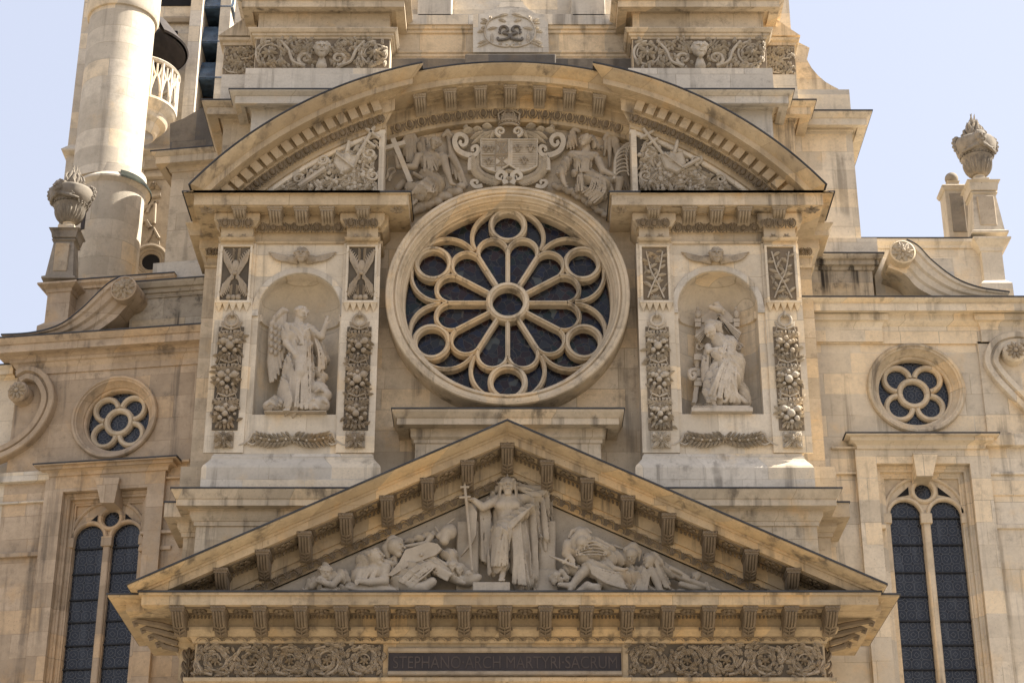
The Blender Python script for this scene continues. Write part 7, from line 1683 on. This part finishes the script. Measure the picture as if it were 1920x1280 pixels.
G.c([(430, 930, -.05), (520, 880, -.05), (560, 930, -.08), (450, 960, -.08)], [.06, .07, .07, .06], fold=(.015, 40, .4), k=.03); G.face((470, 915, -.1), .1, nod=.5, hair='curl', curls=4, seed=12); G.done()
G = RFg('veiled_statue', 'veiled woman seated with long headcloth, right side of the gable', (1230, 1100, 0))
G.face((1265, 785, -.1), .15, turn=-.9, nod=-.2); G.c([(1240, 750, -.02), (1300, 755, 0), (1340, 800, 0)], [.08, .12, .12], k=.04, fold=(.012, 40, .7)); G.c([(1310, 800, 0), (1390, 920, -.03), (1450, 1030, -.05)], [.08, .07, .04], fold=(.015, 40, .8), k=.03)
G.c([(1260, 860, 0), (1200, 930, 0), (1180, 1030, 0)], [.15, .2, .2], fold=(.032, 28, .3), k=.05); G.c([(1130, 850, 0), (1100, 950, 0), (1120, 1030, -.05)], [.08, .1, .1], fold=(.025, 34, .2), k=.03); G.c([(1290, 880, -.08), (1330, 950, -.12), (1360, 1030, -.14)], [.11, .085, .06], k=.03); G.hand((1360, 1030, -.14), (1430, 1060, -.16), .17, side=1)
G.drape([(1210, 850, -.16), (1290, 860, -.16)], [(1120, 1040, -.18), (1260, 1050, -.2)], 6, .032, seed=9); G.drape([(1300, 770, -.12), (1340, 790, -.1)], [(1390, 1000, -.12), (1450, 1020, -.1)], 3, .026, seed=10); G.c([(1250, 1040, -.02), (1380, 1070, -.02)], [.12, .1], fold=(.02, 34, .8), k=.03); G.done()
G = RFg('reclining_statue', 'small outstretched figure with bound arms, rightmost in the triangular gable', (1650, 1080, 0))
G.c([(1390, 850, .08), (1440, 880, .06), (1540, 930, 0)], [.12, .12, .07], fold=(.018, 36, .6), k=.04); G.c([(1450, 840, -.02), (1530, 880, -.06), (1600, 920, -.08)], [.05, .045, .035], k=.02); G.face((1665, 925, 0), .12, turn=-.5, hair='curl', curls=5, seed=14); G.c([(1560, 930, -.08), (1700, 980, -.08), (1880, 1045, -.06)], [.05, .055, .04], k=.02); G.c([(1540, 980, -.04), (1640, 1010, -.05), (1760, 1010, -.04)], [.06, .06, .05], k=.02); G.c([(1760, 980, -.1), (1790, 1050, -.1)], [.05, .045], fold=(.012, 50, .3), k=.02); G.c([(1450, 1040, 0), (1650, 1060, 0), (1860, 1060, 0)], [.05, .06, .03], fold=(.012, 40, .9), k=.02); G.done()
# ---- seated angels in the spandrels above the rose
def wing(G, pts_s, pts_e, d=.12, r=.05):
    for (a, b), (c, e) in zip(pts_s, pts_e): G.c([(a, b, d), ((a + c) / 2, (b + e) / 2, d - .03), (c, e, d)], [r, r, r * .5], k=.008)
gq = 'seated angels above the rose window'
G = Fig('seated_angel', 'seated stone angel holding a plain cross, left of the coat of arms', 'relief figure', 710, 230, 6.737, .38, m_carve, .0165, gq, (600, 1000, 0))
G.face((712, 270, -.14), .155, turn=.5, nod=.15, tilt=-.35, hair='curl', curls=10, seed=21); G.c([(560, 220, 0), (540, 300, 0), (560, 370, 0)], [.07, .1, .08], fold=(.02, 44, .3), k=.03); G.c([(680, 330, -.02), (650, 400, 0)], [.075, .09], k=.03)
G.c([(560, 430, 0), (800, 430, 0)], [.12, .11], k=.05, fold=(.014, 36, .6)); G.e((640, 520, 0), (.22, .16, .22), k=.05, fold=(.018, 34, .8)); G.c([(500, 430, -.04), (450, 560, -.08), (250, 560, -.1), (225, 430, -.12)], [.1, .085, .065, .05], k=.03); G.hand((225, 440, -.12), (250, 370, -.14), .15, side=1)
G.c([(820, 450, -.04), (860, 600, -.08), (915, 770, -.1)], [.1, .085, .05], k=.03); G.hand((915, 770, -.1), (1010, 800, -.1), .17, up=(0, 0, -1), side=1)
G.c([(440, 650, -.08), (560, 700, -.06), (700, 610, -.04), (800, 460, -.04)], [.05, .06, .07, .05], fold=(.014, 40, .8), k=.03)
G.c([(620, 680, 0), (720, 780, -.04), (560, 860, -.12), (400, 830, -.16)], [.2, .2, .2, .13], fold=(.03, 26, 1.0), k=.06); G.c([(430, 900, -.1), (560, 930, -.1), (730, 860, -.05)], [.1, .12, .1], fold=(.028, 28, 1.1), k=.04); G.c([(380, 850, -.12), (410, 980, -.1)], [.09, .06], k=.03); G.c([(470, 990, -.1), (410, 1050, -.14)], [.05, .035], k=.02)
G.drape([(600, 690, -.2), (740, 700, -.16)], [(400, 900, -.24), (740, 860, -.16)], 8, .03, seed=11, mid=[(470, 800, -.28), (700, 880, -.24)], k=.006); G.drape([(560, 420, -.14), (680, 430, -.14)], [(560, 620, -.16), (740, 600, -.16)], 6, .022, seed=12); G.c([(320, 760, .05), (240, 830, .05)], [.1, .08], k=.04); G.c([(800, 430, .0), (900, 430, .03), (950, 500, .05), (1000, 600, .06)], [.06, .06, .07, .05], fold=(.02, 40, .5), k=.03)
wing(G, [(450, 170), (410, 170), (370, 180), (340, 200), (320, 240)], [(470, 420), (430, 500), (400, 520), (360, 500), (320, 420)], .1, .055); G.c([(490, 240, .08), (440, 165, .08), (350, 180, .08), (310, 250, .08)], [.05, .06, .06, .05], k=.02)
wing(G, [(880, 140), (880, 200), (900, 280), (930, 360), (960, 430)], [(930, 650), (980, 720), (1040, 780), (1090, 800), (1120, 800)], .12, .055); G.c([(810, 170, .08), (870, 110, .08), (925, 170, .08)], [.05, .06, .05], k=.02)
for i in range(14): a = i / 13; G.e((480 + 560 * a, 1090 - 250 * a + 30 * math.sin(i * 2.3), .08), (.12, .1, .09), k=.02)
G.c([(430, 1120, .05), (520, 1060, .05)], [.1, .13], k=.04); G.done()
m = M()
for a, b, w in (((180, 215), (405, 765), .055), ((80, 335), (335, 262), .05)):
    p, q_ = G.f(*a, -.14), G.f(*b, -.14); dx, dz = q_[0] - p[0], q_[2] - p[2]; l = math.hypot(dx, dz); nx, nz = -dz / l * w, dx / l * w; m.prism([(p[0] + nx, p[2] + nz), (q_[0] + nx, q_[2] + nz), (q_[0] - nx, q_[2] - nz), (p[0] - nx, p[2] - nz)], G.yp - .2 + (.003 if w < .055 else 0), G.yp - .08)
m.build('cross', m_palec, G.o)
m = M(); m.tube(bez([G.f(75, 710, 0), G.f(110, 680, -.02), G.f(120, 600, -.02), G.f(190, 580, -.02), G.f(210, 620, -.02), G.f(160, 660, -.02), G.f(130, 740, 0)], 24), .035, 6); m.build('ribbon', m_carve, G.o, smooth=True)
G = Fig('seated_angel', 'seated stone angel holding a palm branch, right of the coat of arms', 'relief figure', 1020, 230, 6.737, .38, m_carve, .0165, gq, (600, 1000, 0))
G.face((515, 225, -.14), .165, turn=-.9, nod=-.15, hair='curl', curls=11, seed=22); G.c([(600, 200, 0), (640, 290, 0), (720, 320, .03)], [.08, .09, .05], fold=(.02, 44, .3), k=.03); G.c([(540, 310, -.02), (520, 380, 0)], [.09, .1], k=.03)
G.c([(360, 420, 0), (640, 430, 0)], [.13, .12], k=.05); G.c([(350, 400, -.06), (420, 470, -.12), (540, 480, -.12), (640, 420, -.08)], [.05, .07, .07, .05], fold=(.018, 38, 1.0), k=.03); G.e((490, 540, 0), (.21, .17, .23), fold=(.016, 38, .2), k=.05); G.c([(390, 640, -.05), (600, 640, -.05)], [.1, .1], fold=(.014, 50, .3), k=.03)
G.c([(690, 480, -.04), (745, 610, -.1), (880, 670, -.16)], [.1, .085, .055], k=.03); G.hand((880, 675, -.16), (950, 730, -.16), .17, up=(0, -.6, -.5), side=1, curl=.8); G.c([(290, 490, -.04), (215, 640, -.08)], [.11, .12], fold=(.02, 38, .3), k=.03); G.c([(225, 650, -.08), (255, 770, -.1)], [.075, .05], k=.02); G.hand((255, 770, -.1), (310, 840, -.12), .16, side=-1)
G.c([(560, 700, 0), (760, 760, -.12)], [.2, .14], fold=(.02, 30, 1.0), k=.06); G.c([(480, 700, -.05), (450, 850, -.06)], [.12, .1], fold=(.025, 34, .2), k=.04); G.c([(760, 760, -.12), (700, 920, -.1), (600, 1000, -.06)], [.14, .15, .1], fold=(.034, 26, .9), k=.05); G.c([(500, 860, -.05), (620, 900, -.08), (720, 850, -.1)], [.1, .12, .1], fold=(.03, 28, 1.1), k=.04); G.drape([(600, 690, -.18), (780, 700, -.24)], [(480, 880, -.16), (640, 1020, -.16)], 8, .03, seed=13, mid=[(560, 820, -.24), (780, 880, -.24)], k=.006); G.drape([(400, 470, -.14), (580, 470, -.14)], [(410, 620, -.16), (570, 620, -.16)], 6, .022, seed=14); G.drape([(420, 660, -.16), (480, 660, -.16)], [(420, 860, -.14), (500, 860, -.16)], 4, .026, seed=15); G.c([(840, 720, -.06), (960, 730, -.12), (940, 860, -.1)], [.09, .1, .08], k=.03); G.c([(820, 800, -.05), (860, 870, -.05)], [.08, .06], k=.03)
wing(G, [(370, 110), (340, 130), (320, 180), (310, 240)], [(420, 300), (380, 330), (340, 340), (290, 330)], .1, .05); G.c([(440, 110, .08), (390, 70, .08), (340, 120, .08)], [.05, .05, .04], k=.02)
wing(G, [(790, 170), (830, 170), (870, 190), (900, 230), (930, 280)], [(760, 420), (830, 560), (1010, 850), (1050, 860), (1090, 860)], .12, .055); G.c([(760, 210, .08), (800, 150, .08), (880, 160, .08), (930, 240, .08)], [.05, .07, .06, .05], k=.02)
for i in range(16): a = i / 15; G.e((140 + 630 * a, 800 + 370 * a ** 1.4 + 18 * math.sin(i * 2.1), .08), (.085, .08, .075), k=.015)
G.done()
m = M(); t = bez([G.f(885, 720, -.16), G.f(895, 600, -.16), G.f(905, 450, -.14), G.f(960, 340, -.1), G.f(1080, 300, -.08), G.f(1130, 230, -.05), G.f(1110, 170, -.05)], 30); m.tube(t, [.045 - .001 * i for i in range(len(t))], 6)
for i in range(3, 24, 2):
    p = t[i]; a = -.15 - .35 * (i / 24); L_ = .34 - .007 * i; m.tube(bez([p, (p[0] + L_ * .4, p[1], p[2] + .10), (p[0] + L_ * .85, p[1] + .02, p[2] + .12 + .04 * (i / 24)), (p[0] + L_, p[1] + .03, p[2] + .02)], 9)[::1], .022, 5)
m.build('palm_branch', m_palec, G.o, smooth=True)
